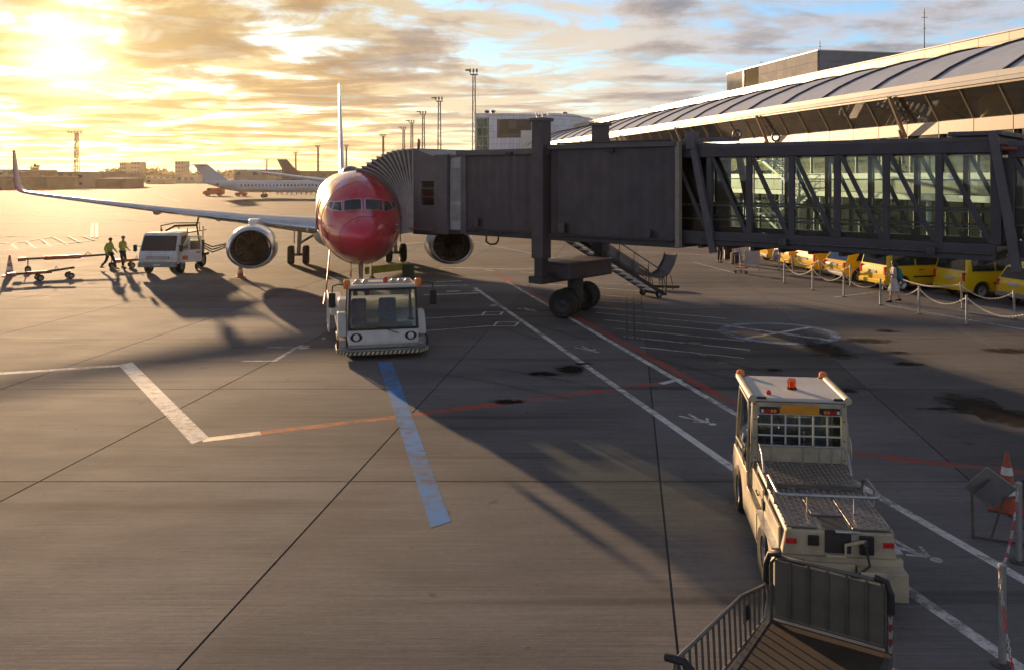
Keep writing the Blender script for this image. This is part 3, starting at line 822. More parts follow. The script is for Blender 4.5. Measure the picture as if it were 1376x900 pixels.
WST = [(0.6, 12.4, 2.30, 7.6, 1.02), (1.9, 13.15, 2.45, 6.9, 0.92), (3.3, 13.9, 2.58, 5.9, 0.76), (5.6, 15.1, 2.82, 4.35, 0.55), (9.5, 17.1, 3.22, 3.25, 0.38), (13.9, 19.15, 3.72, 2.35, 0.27), (17.5, 20.7, 4.16, 1.65, 0.19), (18.2, 21.0, 4.27, 1.55, 0.17)]
def wlet(sx): return [(18.2, 21.0, 4.27, 1.55, .17), (18.5, 21.2, 4.38, 1.45, .15), (18.74, 21.45, 4.66, 1.30, .12), (19.0, 22.05, 5.6, 0.95, .09), (19.25, 22.8, 6.72, 0.5, .05)]
for sx in (-1, 1):
    wg = MB(); wg.loft(wing(sx, WST)); w = wg.build('wing', M_agrey, air, smooth=35)
    mb = MB(); mb.loft(le_band(sx, WST[1:-1]), caps=False, ring_closed=False); mb.build('leading_edge_slat', M_alum, w, smooth=60)
    rings = []
    st = wlet(sx)
    for i, (lat, le, zz, ch, th) in enumerate(st):
        a = [0.1, 0.5, 1.1, 1.35, 1.38][i]
        rings.append([Vector((sx*(lat - t*math.sin(a)), le + c, zz + t*math.cos(a))) for c, t in foil(ch, th)])
    MB().loft(rings).build('winglet', pm('rose_winglet_paint', (0.50, 0.20, 0.17), 0.35), w, smooth=40)
    # flap track fairings
    for lat in (4.0, 7.3, 10.8):
        le = interp([(a[0], a[1]+a[3]) for a in WST], lat); zz = interp([(a[0], a[2]) for a in WST], lat)
        MB().ell((sx*lat, le - 0.5, zz - 0.22), (0.16, 1.35, 0.2), 10, 8).build('flap_track_fairing', M_agrey, w, smooth=60)
    MB().ell((sx*2.3, 13.25, 2.40), (0.06, 0.05, 0.15), 10, 8).build('landing_light', M_lens, w, smooth=60)
# belly fairing
MB().loft([[Vector((2.05*s*math.cos(2*PI*k/28), y, 2.15 + 1.0*s*math.sin(2*PI*k/28))) for k in range(28)] for y, s in ((11.5, .45), (12.6, .85), (14.5, 1), (20, 1), (22.5, .8), (24.5, .45))]).build('belly_fairing', M_agrey, air, smooth=50)

# engines
for sx in (-1, 1):
    cx, cz, y0 = sx*4.95, 1.62, 10.6
    def nr(r, y, flat=0.86, n=40):
        out = []
        for k in range(n):
            a = 2*PI*k/n; s = math.sin(a); rr = r
            zz = rr*s*(flat if s < 0 else 1.0)
            xx = rr*math.cos(a)*1.05
            out.append(Vector((cx + xx, y0 + y, cz + zz)))
        return out
    outer = [(0.94, 0.05), (1.00, 0.02), (1.06, 0.08), (1.11, 0.22)]
    eng = MB(); eng.loft([nr(r, y) for r, y in ((1.11, .22), (1.16, .6), (1.18, 1.3), (1.14, 2.3), (1.02, 3.3), (0.9, 3.9), (0.86, 3.9), (0.7, 3.6))], caps=False)
    e = eng.build('engine', M_awhite, air, smooth=40)
    MB().loft([nr(r, y) for r, y in ((0.86, .35), (0.87, .16), (0.91, .03), (0.97, -.02), (1.04, .03), (1.09, .13), (1.112, .22))], caps=False).build('intake_lip', M_alum, e, smooth=60)
    MB().loft([nr(r, y, 0.9) for r, y in ((0.86, .35), (0.82, .7), (0.80, 1.15))], caps=False).build('intake_duct', M_duct, e, smooth=60)
    fan = MB()
    fan.lathe([(0.80, 1.25), (0.01, 1.25)], 32, Matrix.Translation((cx, y0, cz)) @ Matrix.Rotation(-PI/2, 4, 'X'), caps=False)
    for k in range(24):
        a = 2*PI*k/24; ca, sa = math.cos(a), math.sin(a); cb, sb = math.cos(a+0.16), math.sin(a+0.16)
        fan.add([(cx+0.22*ca, y0+1.0, cz+0.22*sa), (cx+0.79*ca, y0+0.98, cz+0.79*sa), (cx+0.79*cb, y0+1.16, cz+0.79*sb), (cx+0.22*cb, y0+1.18, cz+0.22*sb)], [(0,1,2,3)])
    fan.build('fan', M_fan, e, smooth=20)
    Ms = Matrix.Translation((cx, y0, cz)) @ Matrix.Rotation(-PI/2, 4, 'X')
    sp = MB(); sp.lathe([(0.24, 1.05), (0.2, .88), (0.12, .68), (0.02, .55)], 20, Ms); spn = sp.build('spinner', M_black, e, smooth=50)
    MB().lathe([(0.62, 3.6), (0.5, 4.4), (0.44, 4.9), (0.4, 4.9), (0.3, 4.6), (0.22, 5.0), (0.03, 5.6)], 24, Ms, caps=False).build('exhaust_nozzle', M_dsteel, e, smooth=40)
    MB().loft([[Vector((cx + w*u, y0 + y + (0.0), z)) for u, z in ((-1, zl), (1, zl), (1, zh), (-1, zh))] for y, w, zl, zh in ((0.75, .05, 2.7, 2.76), (1.2, .2, 2.65, 2.98), (2.4, .24, 2.6, 3.02), (4.4, .2, 2.3, 2.95), (6.2, .06, 2.5, 2.8))]).build('pylon', M_awhite, e, smooth=60, bev=0.06)
    MB().quad((cx+sx*-0.95, y0+.9, cz+.62), (cx+sx*-0.95, y0+1.7, cz+.62), (cx+sx*-1.28, y0+1.65, cz+.95), (cx+sx*-1.22, y0+1.25, cz+.9)).build('nacelle_chine', M_awhite, e)
# tail
FT = [(30.0, 5.3, 6.6, .5), (31.6, 5.75, 5.8, .48), (33.4, 7.4, 4.6, .40), (36.0, 10.4, 2.9, .26), (37.7, 12.55, 1.75, .16)]
rings = [[Vector((t, le + c, zz)) for c, t in foil(ch, th)] for le, zz, ch, th in FT]
MB().loft(rings).build('tail_fin', M_awhite, air, smooth=35)
for sx in (-1, 1):
    rings = [[Vector((sx*lat, le + c, zz + t)) for c, t in foil(ch, th)] for lat, le, zz, ch, th in ((0.5, 33.4, 4.75, 3.9, .36), (3.5, 35.3, 5.15, 2.7, .25), (7.15, 37.6, 5.65, 1.3, .13))]
    MB().loft(rings).build('tailplane', M_awhite, air, smooth=35)
# landing gear
def strut(name, pts, r, parent): return MB().tube(pts, r, 10).build(name, M_steel, parent, smooth=40)
ng = strut('nose_gear', [(0, 4.0, 1.7), (0, 4.0, 0.42)], [0.1, 0.075], air)
MB().tube([(-0.28, 4.0, 0.36), (0.28, 4.0, 0.36)], 0.05, 8).build('axle', M_dsteel, ng)
MB().bar((0, 4.05, 1.0), (0, 5.2, 1.6), 0.07, 0.07).build('drag_brace', M_dsteel, ng)
for sx in (-1, 1):
    wheel(air, (sx*0.24, 4.0, 0.34), 0.34, 0.19, (1, 0, 0), 'nose_wheel', rim_mat=M_dsteel)
    MB().box((sx*0.42, 4.1, 1.25), (0.03, 1.3, 0.6)).build('gear_door', M_red, air)
    mg = strut('main_gear', [(sx*2.75, 19.3, 2.4), (sx*2.86, 19.3, 0.6)], [0.14, 0.11], air)
    MB().tube([(sx*2.86-0.5, 19.3, 0.57), (sx*2.86+0.5, 19.3, 0.57)], 0.08, 8).build('axle', M_dsteel, mg)
    MB().tube([(sx*2.83, 19.3, 1.2), (sx*1.5, 19.3, 2.0)], 0.07, 8).build('side_brace', M_dsteel, mg)
    MB().box((sx*3.1, 19.25, 1.75), (0.05, 0.9, 1.0)).build('gear_door', M_agrey, mg)
    for dx in (-0.43, 0.43):
        wheel(air, (sx*2.86+dx, 19.3, 0.56), 0.56, 0.40, (1, 0, 0), 'main_wheel', rim_mat=M_dsteel)

# ------------------------------------------------------------------ jet bridge
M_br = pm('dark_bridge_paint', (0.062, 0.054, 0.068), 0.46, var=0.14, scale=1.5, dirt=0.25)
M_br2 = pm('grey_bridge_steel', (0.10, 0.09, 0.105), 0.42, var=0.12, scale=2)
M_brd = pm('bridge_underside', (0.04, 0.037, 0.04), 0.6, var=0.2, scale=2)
M_bgl = glass('bridge_glass', (0.87, 0.96, 0.94), 1.0, 0.98, 0.02)
M_canvas = pm('bellows_fabric', (0.15, 0.13, 0.122), 0.75, var=0.16, scale=3, bump=0.2, bscale=30)
M_floor = pm('bridge_floor', (0.08, 0.075, 0.075), 0.6, var=0.2)
M_grey = pm('pale_grey_paint', (0.40, 0.40, 0.41), 0.4, var=0.1)
BO = Vector((12.4, 21.9, 0)); BE = Vector((-0.752, 0.659, 0)).normalized()
BANG = math.atan2(BE.y, BE.x)
# local frame: +x along the bridge towards the aircraft, +y away from the lens is -Y' ... (x, v, z) through B()
BN = Vector((BE.y, -BE.x, 0))            # points away from the lens
bridge = thing('jet_bridge', 'dark telescopic passenger boarding bridge with glazed truss and ribbed tunnel', 'jet bridge', BO, 0)
def B(s, v, z): return BE*s + BN*v + Vector((0, 0, z))
def bb(mb, s0, s1, v0, v1, z0, z1):
    vs = [B(s, v, z) for z in (z0, z1) for (s, v) in ((s0, v0), (s1, v0), (s1, v1), (s0, v1))]
    return mb.add(vs, [(0,3,2,1),(4,5,6,7),(0,1,5,4),(1,2,6,5),(2,3,7,6),(3,0,4,7)])
def bar3(mb, p, q, w, h): return mb.bar(B(*p), B(*q), w, h)
def truss(s0, s1, v0, v1, zb, zt, step, dirn=1, part=''):
    bb(MB(), s0, s1, v0-0.06, v1+0.06, zt-0.14, zt+0.04).build('roof', M_br2, bridge)
    bb(MB(), s0, s1, v0-0.1, v0+0.02, zt-0.38, zt-0.06).build('top_chord', M_br, bridge, bev=0.015)
    bb(MB(), s0, s1, v1-0.02, v1+0.1, zt-0.38, zt-0.06).build('top_chord', M_br, bridge)
    bb(MB(), s0, s1, v0-0.1, v0+0.04, zb, zb+0.42).build('bottom_chord', M_br, bridge, bev=0.015)
    bb(MB(), s0, s1, v1-0.04, v1+0.1, zb, zb+0.42).build('bottom_chord', M_br, bridge)
    bb(MB(), s0, s1, v0+0.05, v1-0.05, zb+0.1, zb+0.22).build('deck', M_floor, bridge)
    for k in range(int((s1-s0)/0.9)):
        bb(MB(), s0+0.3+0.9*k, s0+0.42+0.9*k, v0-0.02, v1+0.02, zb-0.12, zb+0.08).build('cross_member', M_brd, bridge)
    n = int(round((s1-s0)/step)); st = (s1-s0)/n
    for v, off, side in ((v0, -0.03, -1), (v1, 0.03, 1)):
        for k in range(n+1):
            s = s0 + st*k
            w = 0.09 if k not in (0, n) else 0.13
            bb(MB(), s-w, s+w, v+off-0.06, v+off+0.06, zb+0.42, zt-0.38).build('post', M_br, bridge, bev=0.012)
        for k in range(n):
            a, c = s0 + st*k + 0.1, s0 + st*(k+1) - 0.1
            pr, qr = (c, zt-0.38), (a, zb+0.42)
            bar3(MB(), (pr[0], v+off*1.2, pr[1]), (qr[0], v+off*1.2, qr[1]), 0.07, 0.12).build('diagonal_brace', M_br, bridge, bev=0.01)
            vv = v + (0.11 if side < 0 else -0.11)
            bb(MB(), a-0.02, c+0.02, vv-0.01, vv+0.01, zb+0.45, zt-0.4).build('glass_pane', M_bgl, bridge)
        vv = v + (0.28 if side < 0 else -0.28)
        for zz in (zb+1.25, zb+0.8):
            MB().tube([B(s0+0.1, vv, zz), B(s1-0.1, vv, zz)], 0.028, 6).build('handrail', M_steel, bridge)
truss(0.0, 9.45, 0.0, 2.75, 3.02, 6.18, 1.35)
truss(-8.4, -0.25, 0.12, 2.6, 3.15, 6.05, 1.36)
# conduits, junction boxes and lamps on the near side
MB().tube([B(9.2, -0.42, 3.1), B(18.5, -0.42, 3.1)], 0.035, 6).build('conduit', M_dsteel, bridge, smooth=60)
MB().tube([B(0.1, -0.16, 3.2), B(8.3, -0.16, 3.2)], 0.03, 6).build('conduit', M_dsteel, bridge, smooth=60)
MB().tube([B(9.2, -0.5, 6.37), B(13.9, -0.5, 6.37)], 0.03, 6).build('conduit', M_dsteel, bridge, smooth=60)
for s, z, w, h in ((13.7, 3.35, .28, .36), (17.9, 3.4, .22, .3), (10.1, 3.3, .2, .26), (1.5, 3.22, .22, .2), (5.6, 3.24, .26, .2)):
    v = -0.46 if s > 9 else -0.2
    bb(MB(), s-w/2, s+w/2, v-.08, v+.06, z-h/2, z+h/2).build('junction_box', M_dsteel, bridge, bev=.012)
for s in (16.2, 11.6):
    bb(MB(), s-.16, s+.16, -.56, -.42, 6.02, 6.12).build('flood_lamp', M_brd, bridge, bev=.01)
# heavy end frames with raking legs, roof gantry
for (s, zt, ds) in ((0.05, 6.32, 0.55), (8.65, 6.34, 0.75)):
    for v in (-0.16, 2.92):
        bar3(MB(), (s, v, zt), (s-ds, v, 2.78), 0.16, 0.22).build('raking_leg', M_br2, bridge, bev=0.02)
bb(MB(), -0.15, 1.1, -0.2, 2.95, 6.24, 6.36).build('roof_cap', M_br2, bridge, bev=0.02)
bb(MB(), 7.05, 8.95, -0.22, -0.06, 6.28, 6.42).build('gantry_beam', M_br2, bridge, bev=0.02)
bb(MB(), 8.5, 8.85, -0.26, 0.05, 6.05, 6.62).build('gantry_post', M_br2, bridge, bev=0.03)
for v in (0, 2.8):
    MB().tube([B(7.1+0.13*math.cos(t), v-0.15, 6.5+0.13*math.sin(t)) for t in [2*PI*k/12 for k in range(12)]], 0.035, 6, closed=True).build('lifting_lug', M_br2, bridge)
MB().tube([B(-0.15, -0.2, 5.9), B(-0.5, -0.2, 5.88)], 0.05, 8).build('warning_lamp', pm('dull_red_lamp', (0.25, 0.05, 0.03), 0.5), bridge)
# ribbed outer tunnel
def ribbed(s0, s1, v, zb, zt, sg):
    mb = MB(); n = int((s1-s0)/0.105); pr = []
    for k in range(n+1):
        s = s0 + (s1-s0)*k/n
        o = (0, 0.018, 0.018, 0)[k % 4]*sg
        pr.append((s, v+o))
    lo = [B(s, q, zb) for s, q in pr]; hi = [B(s, q, zt) for s, q in pr]; m = len(pr)
    mb.add(lo+hi, [(i, i+1, m+i+1, m+i) for i in range(m-1)])
    inn = [B(s0, v-0.04*sg, zb), B(s1, v-0.04*sg, zb), B(s1, v-0.04*sg, zt), B(s0, v-0.04*sg, zt)]
    mb.add(inn, [(0,1,2,3)])
    return mb
for (s0, s1) in ((9.15, 14.3), (14.55, 18.6)):
    ribbed(s0, s1, -0.32, 3.0, 6.22, -1).build('ribbed_wall', M_br, bridge)
    ribbed(s0, s1, 3.07, 3.0, 6.22, 1).build('ribbed_wall', M_br, bridge)
bb(MB(), 9.1, 14.42, -0.46, 3.2, 6.16, 6.34).build('tunnel_roof', M_br2, bridge, bev=0.02)
bb(MB(), 14.42, 19.1, -0.46, 3.2, 6.0, 6.22).build('tunnel_roof', M_br2, bridge, bev=0.02)
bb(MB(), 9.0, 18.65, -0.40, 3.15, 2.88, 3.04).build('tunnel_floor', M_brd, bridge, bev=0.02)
bb(MB(), 8.98, 9.13, -0.42, -0.24, 2.9, 6.3).build('tunnel_edge', pm('pale_edge_trim', (0.30, 0.25, 0.2), 0.4), bridge)
bb(MB(), 8.98, 9.13, 3.0, 3.17, 2.9, 6.3).build('tunnel_edge', M_br2, bridge)
bb(MB(), 18.55, 18.85, -0.42, -0.2, 2.9, 6.05).build('end_post', M_br2, bridge, bev=0.02)
bb(MB(), 18.55, 18.85, 2.9, 3.12, 2.9, 6.05).build('end_post', M_br2, bridge)
MB().tube([B(16.9, -0.3, 3.0), B(16.9, -0.34, 2.72), B(17.0, -0.36, 2.6), B(17.3, -0.36, 2.56), B(17.5, -0.36, 2.66), B(17.55, -0.3, 2.95)], 0.035, 6).build('cable_loop', M_black, bridge, smooth=60)
bb(MB(), 16.6, 17.3, -0.46, -0.34, 3.02, 3.1).build('walkway_bracket', M_brd, bridge)
# punched screen between tunnel and cab
scr = MB(); s0, s1, z0, z1 = 18.88, 19.5, 3.05, 5.92
bb(scr, s0, s0+0.05, -0.34, -0.28, z0, z1); bb(scr, s1-0.05, s1, -0.34, -0.28, z0, z1); bb(scr, s0, s1, -0.34, -0.28, z0, z0+0.35); bb(scr, s0, s1, -0.34, -0.28, z1-0.4, z1)
for k in range(1, 9): bb(scr, s0+0.068*k-0.012, s0+0.068*k+0.012, -0.33, -0.29, z0, z1)
for k in range(1, 26):
    z = z0+0.3+0.085*k; bb(scr, s0, s1, -0.335, -0.285, z-0.014, z+0.014)
for z in (4.05, 4.12): bb(scr, s0, s1, -0.345, -0.28, z, z+0.05)
scr.build('mesh_screen', M_grey, bridge)
bb(MB(), 18.85, 19.5, -0.40, 3.1, 2.88, 3.04).build('cab_floor', M_brd, bridge)
bb(MB(), 18.85, 19.55, -0.40, 3.1, 5.95, 6.06).build('cab_roof', M_br2, bridge)
# control cab: corner post, side wall with a window opening
bb(MB(), 19.5, 20.28, -0.52, -0.2, 2.85, 6.08).build('corner_post', M_br2, bridge, bev=0.03)
bb(MB(), 19.5, 20.28, 2.9, 3.2, 2.85, 6.08).build('corner_post', M_br2, bridge)
cw = MB()
sa, sb = 20.28, 21.6; wa, wb, wz0, wz1 = 20.33, 21.12, 4.0, 5.0
for (a, c, z0, z1) in ((sa, wa, 2.85, 5.95), (wb, sb, 2.85, 5.95), (wa, wb, 2.85, wz0), (wa, wb, wz1, 5.95)):
    bb(cw, a, c, -0.45, -0.37, z0, z1)
cw.prism([(sa+0.05, 5.93), (sb, 5.93), (sb, 6.3), (sb-0.25, 6.25)], lambda p: B(p[0], -0.45, p[1]), lambda p: B(p[0], -0.37, p[1]))
cab_wall = cw.build('cab_wall', M_br2, bridge)
bb(MB(), wa, wb, -0.42, -0.40, wz0, wz1).build('cab_window', M_bgl, cab_wall)
for zz in (4.35, 4.7):
    bb(MB(), wa, wb, -0.43, -0.39, zz-0.012, zz+0.012).build('glazing_bar', M_br2, cab_wall)
bb(MB(), sa, sb, 3.0, 3.1, 2.85, 5.95).build('cab_wall', M_br2, bridge)
bb(MB(), sa, sb, -0.45, 3.1, 2.78, 2.9).build('cab_floor', M_brd, bridge)
MB().prism([(sa, 5.93), (sb, 6.28), (sb, 6.36), (sa, 6.02)], lambda p: B(p[0], -0.5, p[1]), lambda p: B(p[0], 3.15, p[1])).build('cab_roof', M_br2, bridge)
bb(MB(), 21.42, 21.5, -0.3, -0.22, 6.28, 6.55).build('beacon_post', M_br2, bridge)
MB().lathe([(0.07, 0), (0.08, .08), (0.07, .2), (0.02, .25)], 12, Matrix.Translation(B(21.46, -0.26, 6.52))).build('beacon', M_orange, bridge, smooth=40)
bb(MB(), 20.4, 21.2, 0.3, 1.6, 5.80, 5.86).build('added_ceiling_glow', pm('cab_fill_glow', (0.8, 0.75, 0.6), 0.5, emit=(1.0, 0.82, 0.5), est=2.2), bridge)  # added glowing panel that brightens the cab inside; no such lamp is seen
# folding hood reaching the fuselage
AM = Matrix.Translation(NOSE) @ Matrix.Rotation(YAW, 4, 'Z')
def fus_pt(b, phi, grow):
    t, o, w = cosint(TOP, b), cosint(BOT, b), cosint(WID, b)
    zc = (t+o)/2
    return (AM @ Vector(((w+grow)*math.cos(phi), b, zc + ((t-o)/2+grow)*math.sin(phi)))) - BO
NP = 14
def end_loop():
    near = [fus_pt(3.3 + 2.5*(k/(NP-1))**1.3, rad(-14 + (92+14)*k/(NP-1)), 0.05) for k in range(NP)]
    far = [fus_pt(7.4, rad(80 - (80+14)*k/(NP-1)), 0.06) for k in range(NP)]
    return near + far
def cab_loop():
    near = [B(21.6, -0.45, 2.85 + (6.32-2.85)*k/(NP-1)) for k in range(NP)]
    far = [B(21.6, 3.1, 6.32 - (6.32-2.85)*k/(NP-1)) for k in range(NP)]
    return near + far
L0, L1 = cab_loop(), end_loop()
NR = 11
def fold(t, out):
    c = sum(L0, Vector())/len(L0)*(1-t) + sum(L1, Vector())/len(L1)*t
    r = []
    for i, (a, b_) in enumerate(zip(L0, L1)):
        p = a*(1-t) + b_*t
        k = i if i < NP else 2*NP-1-i                       # 0 at the foot, NP-1 at the crown
        if i < NP: p = p + Vector((0.05, -0.25, 0.26))*math.sin(PI*t)*(k/(NP-1))**1.5
        else: p = p + Vector((0, 0, 0.22))*math.sin(PI*t)*(k/(NP-1))
        r.append(p + (p-c).normalized()*out)
    return r
hood = MB(); rings = []
for k in range(2*NR+1):
    t = k/(2*NR); rings.append(fold(t, 0.0 if k % 2 == 0 else -0.11))
hood.loft(rings, caps=False, ring_closed=False)
hd = hood.build('folding_hood', M_canvas, bridge, smooth=25)
for k in range(NR+1):
    MB().tube(fold(k/NR, 0.015), 0.036, 6).build('hood_rib', pm('hood_rib_grey', (0.42, 0.39, 0.37), 0.5), hd, smooth=60)
MB().tube(fold(1.0, 0.02), 0.07, 8).build('rubber_bumper', pm('grey_rubber', (0.22, 0.21, 0.21), 0.6), hd, smooth=60)
bb(MB(), 20.3, 22.2, -0.55, -0.45, 2.98, 3.04).build('bumper_bar', M_steel, bridge)
# lift columns, crossbeam, wheel bogie
for v, nm in ((-0.42, 1), (3.3, 2)):
    sC = 14.7
    bb(MB(), sC-0.27, sC+0.27, v-0.25, v+0.25, 2.2, 7.22).build('lift_column', M_br, bridge, bev=0.03)
    bb(MB(), sC-0.19, sC+0.19, v-0.18, v+0.18, 1.45, 2.3).build('inner_column', M_brd, bridge, bev=0.02)
    bb(MB(), sC-0.34, sC+0.34, v-0.32, v+0.32, 7.2, 7.32).build('column_cap', M_br2, bridge, bev=0.02)
    for q in (-0.14, 0.14):
        MB().tube([B(sC+q+0.07*math.cos(t), v, 7.36+0.08*math.sin(t)) for t in [PI*k/8 for k in range(9)]], 0.02, 6).build('lifting_eye', M_br2, bridge)
    bb(MB(), sC-0.32, sC+0.32, v-0.36, v+0.36, 1.30, 1.55).build('column_foot', M_brd, bridge, bev=0.03)
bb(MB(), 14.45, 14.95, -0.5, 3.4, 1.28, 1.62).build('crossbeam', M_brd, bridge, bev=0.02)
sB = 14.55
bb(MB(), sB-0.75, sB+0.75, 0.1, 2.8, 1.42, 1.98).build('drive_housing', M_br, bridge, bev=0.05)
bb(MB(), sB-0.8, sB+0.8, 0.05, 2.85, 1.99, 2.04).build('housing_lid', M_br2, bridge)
MB().cyl(B(sB, 1.45, 0.6), B(sB, 1.45, 1.45), 0.3, 16).build('bogie_pivot', M_brd, bridge)
bx = Vector((1.2, 2.6, 0)).normalized(); by = Vector((-bx.y, bx.x, 0)); bc = B(sB, 1.45, 0)
MB().bar(bc - bx*1.0 + Vector((0, 0, .55)), bc + bx*1.0 + Vector((0, 0, .55)), 0.35, 0.4).build('axle', M_brd, bridge)
for q in (-1.3, -0.85, 0.85, 1.3):
    wheel(bridge, bc + bx*q + Vector((0, 0, .53)), 0.53, 0.36, bx, 'bogie_wheel', rim_mat=M_brd)
# service stair under the tunnel
A0 = Vector((2.1, 34.2, 2.85)) - BO; A1 = Vector((6.15, 37.0, 0.2)) - BO
sd = (A1-A0); sl = Vector((sd.x, sd.y, 0)).normalized(); sn = Vector((sl.y, -sl.x, 0))
for w in (-0.5, 0.5):
    MB().bar(A0 + sn*w, A1 + sn*w, 0.06, 0.15).build('stair_stringer', M_brd, bridge)
    tp = Vector((0, 0, 0.95))
    MB().tube([A0 + sn*w + tp, A1 + sn*w + tp, A1 + sn*w + tp + sl*0.25 - Vector((0, 0, .2)), A1 + sn*w + sl*0.2], 0.024, 6).build('stair_handrail', M_dsteel, bridge)
    MB().tube([A0 + sn*w + tp*0.55, A1 + sn*w + tp*0.55], 0.018, 6).build('stair_handrail', M_dsteel, bridge)
    for k in range(7):
        p = A0.lerp(A1, k/6) + sn*w
        MB().tube([p, p + tp], 0.02, 6).build('stair_baluster', M_dsteel, bridge)
M_trd = pm('pale_stair_tread', (0.75, 0.73, 0.70), 0.35)
for k in range(14):
    p = A0.lerp(A1, (k+0.5)/14)
    MB().bar(p - sn*0.46, p + sn*0.46, 0.27, 0.05).build('stair_tread', M_trd, bridge)
pa, pb = A0.lerp(A1, .36) + sn*-0.56, A0.lerp(A1, .93) + sn*-0.56
pnl = MB(); pnl.prism([(0, .25), (1, .25), (1, .92), (0, .92)], lambda p: pa.lerp(pb, p[0]) + Vector((0, 0, p[1])), lambda p: pa.lerp(pb, p[0]) + sn*-0.03 + Vector((0, 0, p[1])))
pnl.build('stair_side_panel', pm('stair_panel_grey', (0.16, 0.165, 0.19), 0.5), bridge)
for q in (-0.5, 0.5):
    wheel(bridge, A1 + sn*q - sl*0.2 + Vector((0, 0, -.02)), 0.18, 0.1, sn, 'stair_wheel')
MB().bar(A1 - sn*0.7 + Vector((0, 0, -.02)), A1 + sn*0.7 + Vector((0, 0, -.02)), 0.12, 0.12).build('stair_axle', M_brd, bridge)
# baggage chute beside the stair, its end turned up
ch = MB(); cs = []
C0 = A0 + sn*-1.3 + sl*0.9; C1 = A1 + sn*-1.3 + sl*1.35
pth = [C0 + Vector((0, 0, .1)), C0.lerp(C1, .5) + Vector((0, 0, .1)), C0.lerp(C1, .85) + Vector((0, 0, .15)), C1 + Vector((0, 0, .38)), C1 + sl*0.45 + Vector((0, 0, .55)), C1 + sl*0.8 + Vector((0, 0, 1.0)), C1 + sl*0.95 + Vector((0, 0, 1.35))]
for p in pth:
    cs.append([p - sn*0.4 + Vector((0, 0, .16)), p - sn*0.4, p + sn*0.4, p + sn*0.4 + Vector((0, 0, .16)), p + sn*0.37 + Vector((0, 0, .16)), p + sn*0.37 + Vector((0, 0, .03)), p - sn*0.37 + Vector((0, 0, .03)), p - sn*0.37 + Vector((0, 0, .16))])
MB().loft(cs).build('baggage_chute', M_br2, bridge)
for q in (-0.4, 0.4):
    for dx in (0.1, 0.55):
        p = C1 + sl*dx + sn*q
        MB().tube([p + Vector((0, 0, .5)), Vector((p.x+0.1, p.y, 0.05))], 0.025, 6).build('chute_leg', M_dsteel, bridge)
MB().bar(C1 + sl*0.2 - sn*0.55 + Vector((0, 0, -.05)), C1 + sl*1.1 + sn*0.4 + Vector((0, 0, -.05)), 0.3, 0.12).build('chute_base', M_brd, bridge)
# ------------------------------------------------------------------ near baggage tractor
def plate_mat(name, col, scale=26.0, metal=0.8, rough=0.42):
    """chequer plate: crossed raised bars as relief"""
    m = bpy.data.materials.new(name); m.use_nodes = True
    nt = m.node_tree; N = nt.nodes.new; L = nt.links.new; bs = nt.nodes['Principled BSDF']
    tc = N('ShaderNodeTexCoord'); hs = []
    for rz in (PI/4, -PI/4):
        mp = N('ShaderNodeMapping'); mp.inputs['Rotation'].default_value = (0, 0, rz); mp.inputs['Scale'].default_value = (scale*0.45, scale, scale)
        L(tc.outputs['Object'], mp.inputs[0])
        ck = N('ShaderNodeTexVoronoi'); ck.feature = 'F1'; ck.inputs['Randomness'].default_value = 0.0; ck.inputs['Scale'].default_value = 0.5
        L(mp.outputs[0], ck.inputs['Vector'])
        hs.append(ck.outputs['Distance'])
    mn = N('ShaderNodeMath'); mn.operation = 'MINIMUM'; L(hs[0], mn.inputs[0]); L(hs[1], mn.inputs[1])
    rp = N('ShaderNodeValToRGB'); rp.color_ramp.elements[0].position = 0.2; rp.color_ramp.elements[0].color = (1,1,1,1); rp.color_ramp.elements[1].position = 0.42; rp.color_ramp.elements[1].color = (0,0,0,1)
    L(mn.outputs[0], rp.inputs[0])
    n = N('ShaderNodeTexNoise'); n.inputs['Scale'].default_value = 4; n.inputs['Detail'].default_value = 6; L(tc.outputs['Object'], n.inputs['Vector'])
    mx = N('ShaderNodeMix'); mx.data_type = 'RGBA'; mx.inputs[6].default_value = (*[c*0.55 for c in col], 1); mx.inputs[7].default_value = (*col, 1)
    ad = N('ShaderNodeMath'); ad.operation = 'MULTIPLY_ADD'; ad.inputs[1].default_value = 0.6; L(rp.outputs[0], ad.inputs[0]); L(n.outputs[0], ad.inputs[2])
    sb = N('ShaderNodeMath'); sb.operation = 'SUBTRACT'; sb.inputs[1].default_value = 0.25; sb.use_clamp = True; L(ad.outputs[0], sb.inputs[0])
    L(sb.outputs[0], mx.inputs[0]); L(mx.outputs[2], bs.inputs['Base Color'])
    bs.inputs['Metallic'].default_value = metal; bs.inputs['Roughness'].default_value = rough
    bp = N('ShaderNodeBump'); bp.inputs['Strength'].default_value = 0.7; bp.inputs['Distance'].default_value = 0.006
    L(rp.outputs[0], bp.inputs['Height']); L(bp.outputs[0], bs.inputs['Normal'])
    MATS[name] = m
    return m
M_cream = pm('cream_tractor_paint', (0.46, 0.40, 0.285), 0.48, var=0.14, scale=2.6, dirt=0.5, rvar=0.1)
M_cream2 = pm('white_tractor_paint', (0.56, 0.54, 0.51), 0.42, var=0.08, scale=2.0, dirt=0.22)
M_plate = plate_mat('chequer_plate', (0.30, 0.27, 0.25), 22.0)
M_cabgl = glass('cab_glass', (0.82, 0.88, 0.84), 1.0, 0.88, 0.03)
M_yplate = pm('orange_sign_plate', (0.62, 0.25, 0.015), 0.5, var=0.08, scale=6)
M_seat = pm('blue_seat_fabric', (0.03, 0.06, 0.15), 0.85, var=0.2, scale=12)

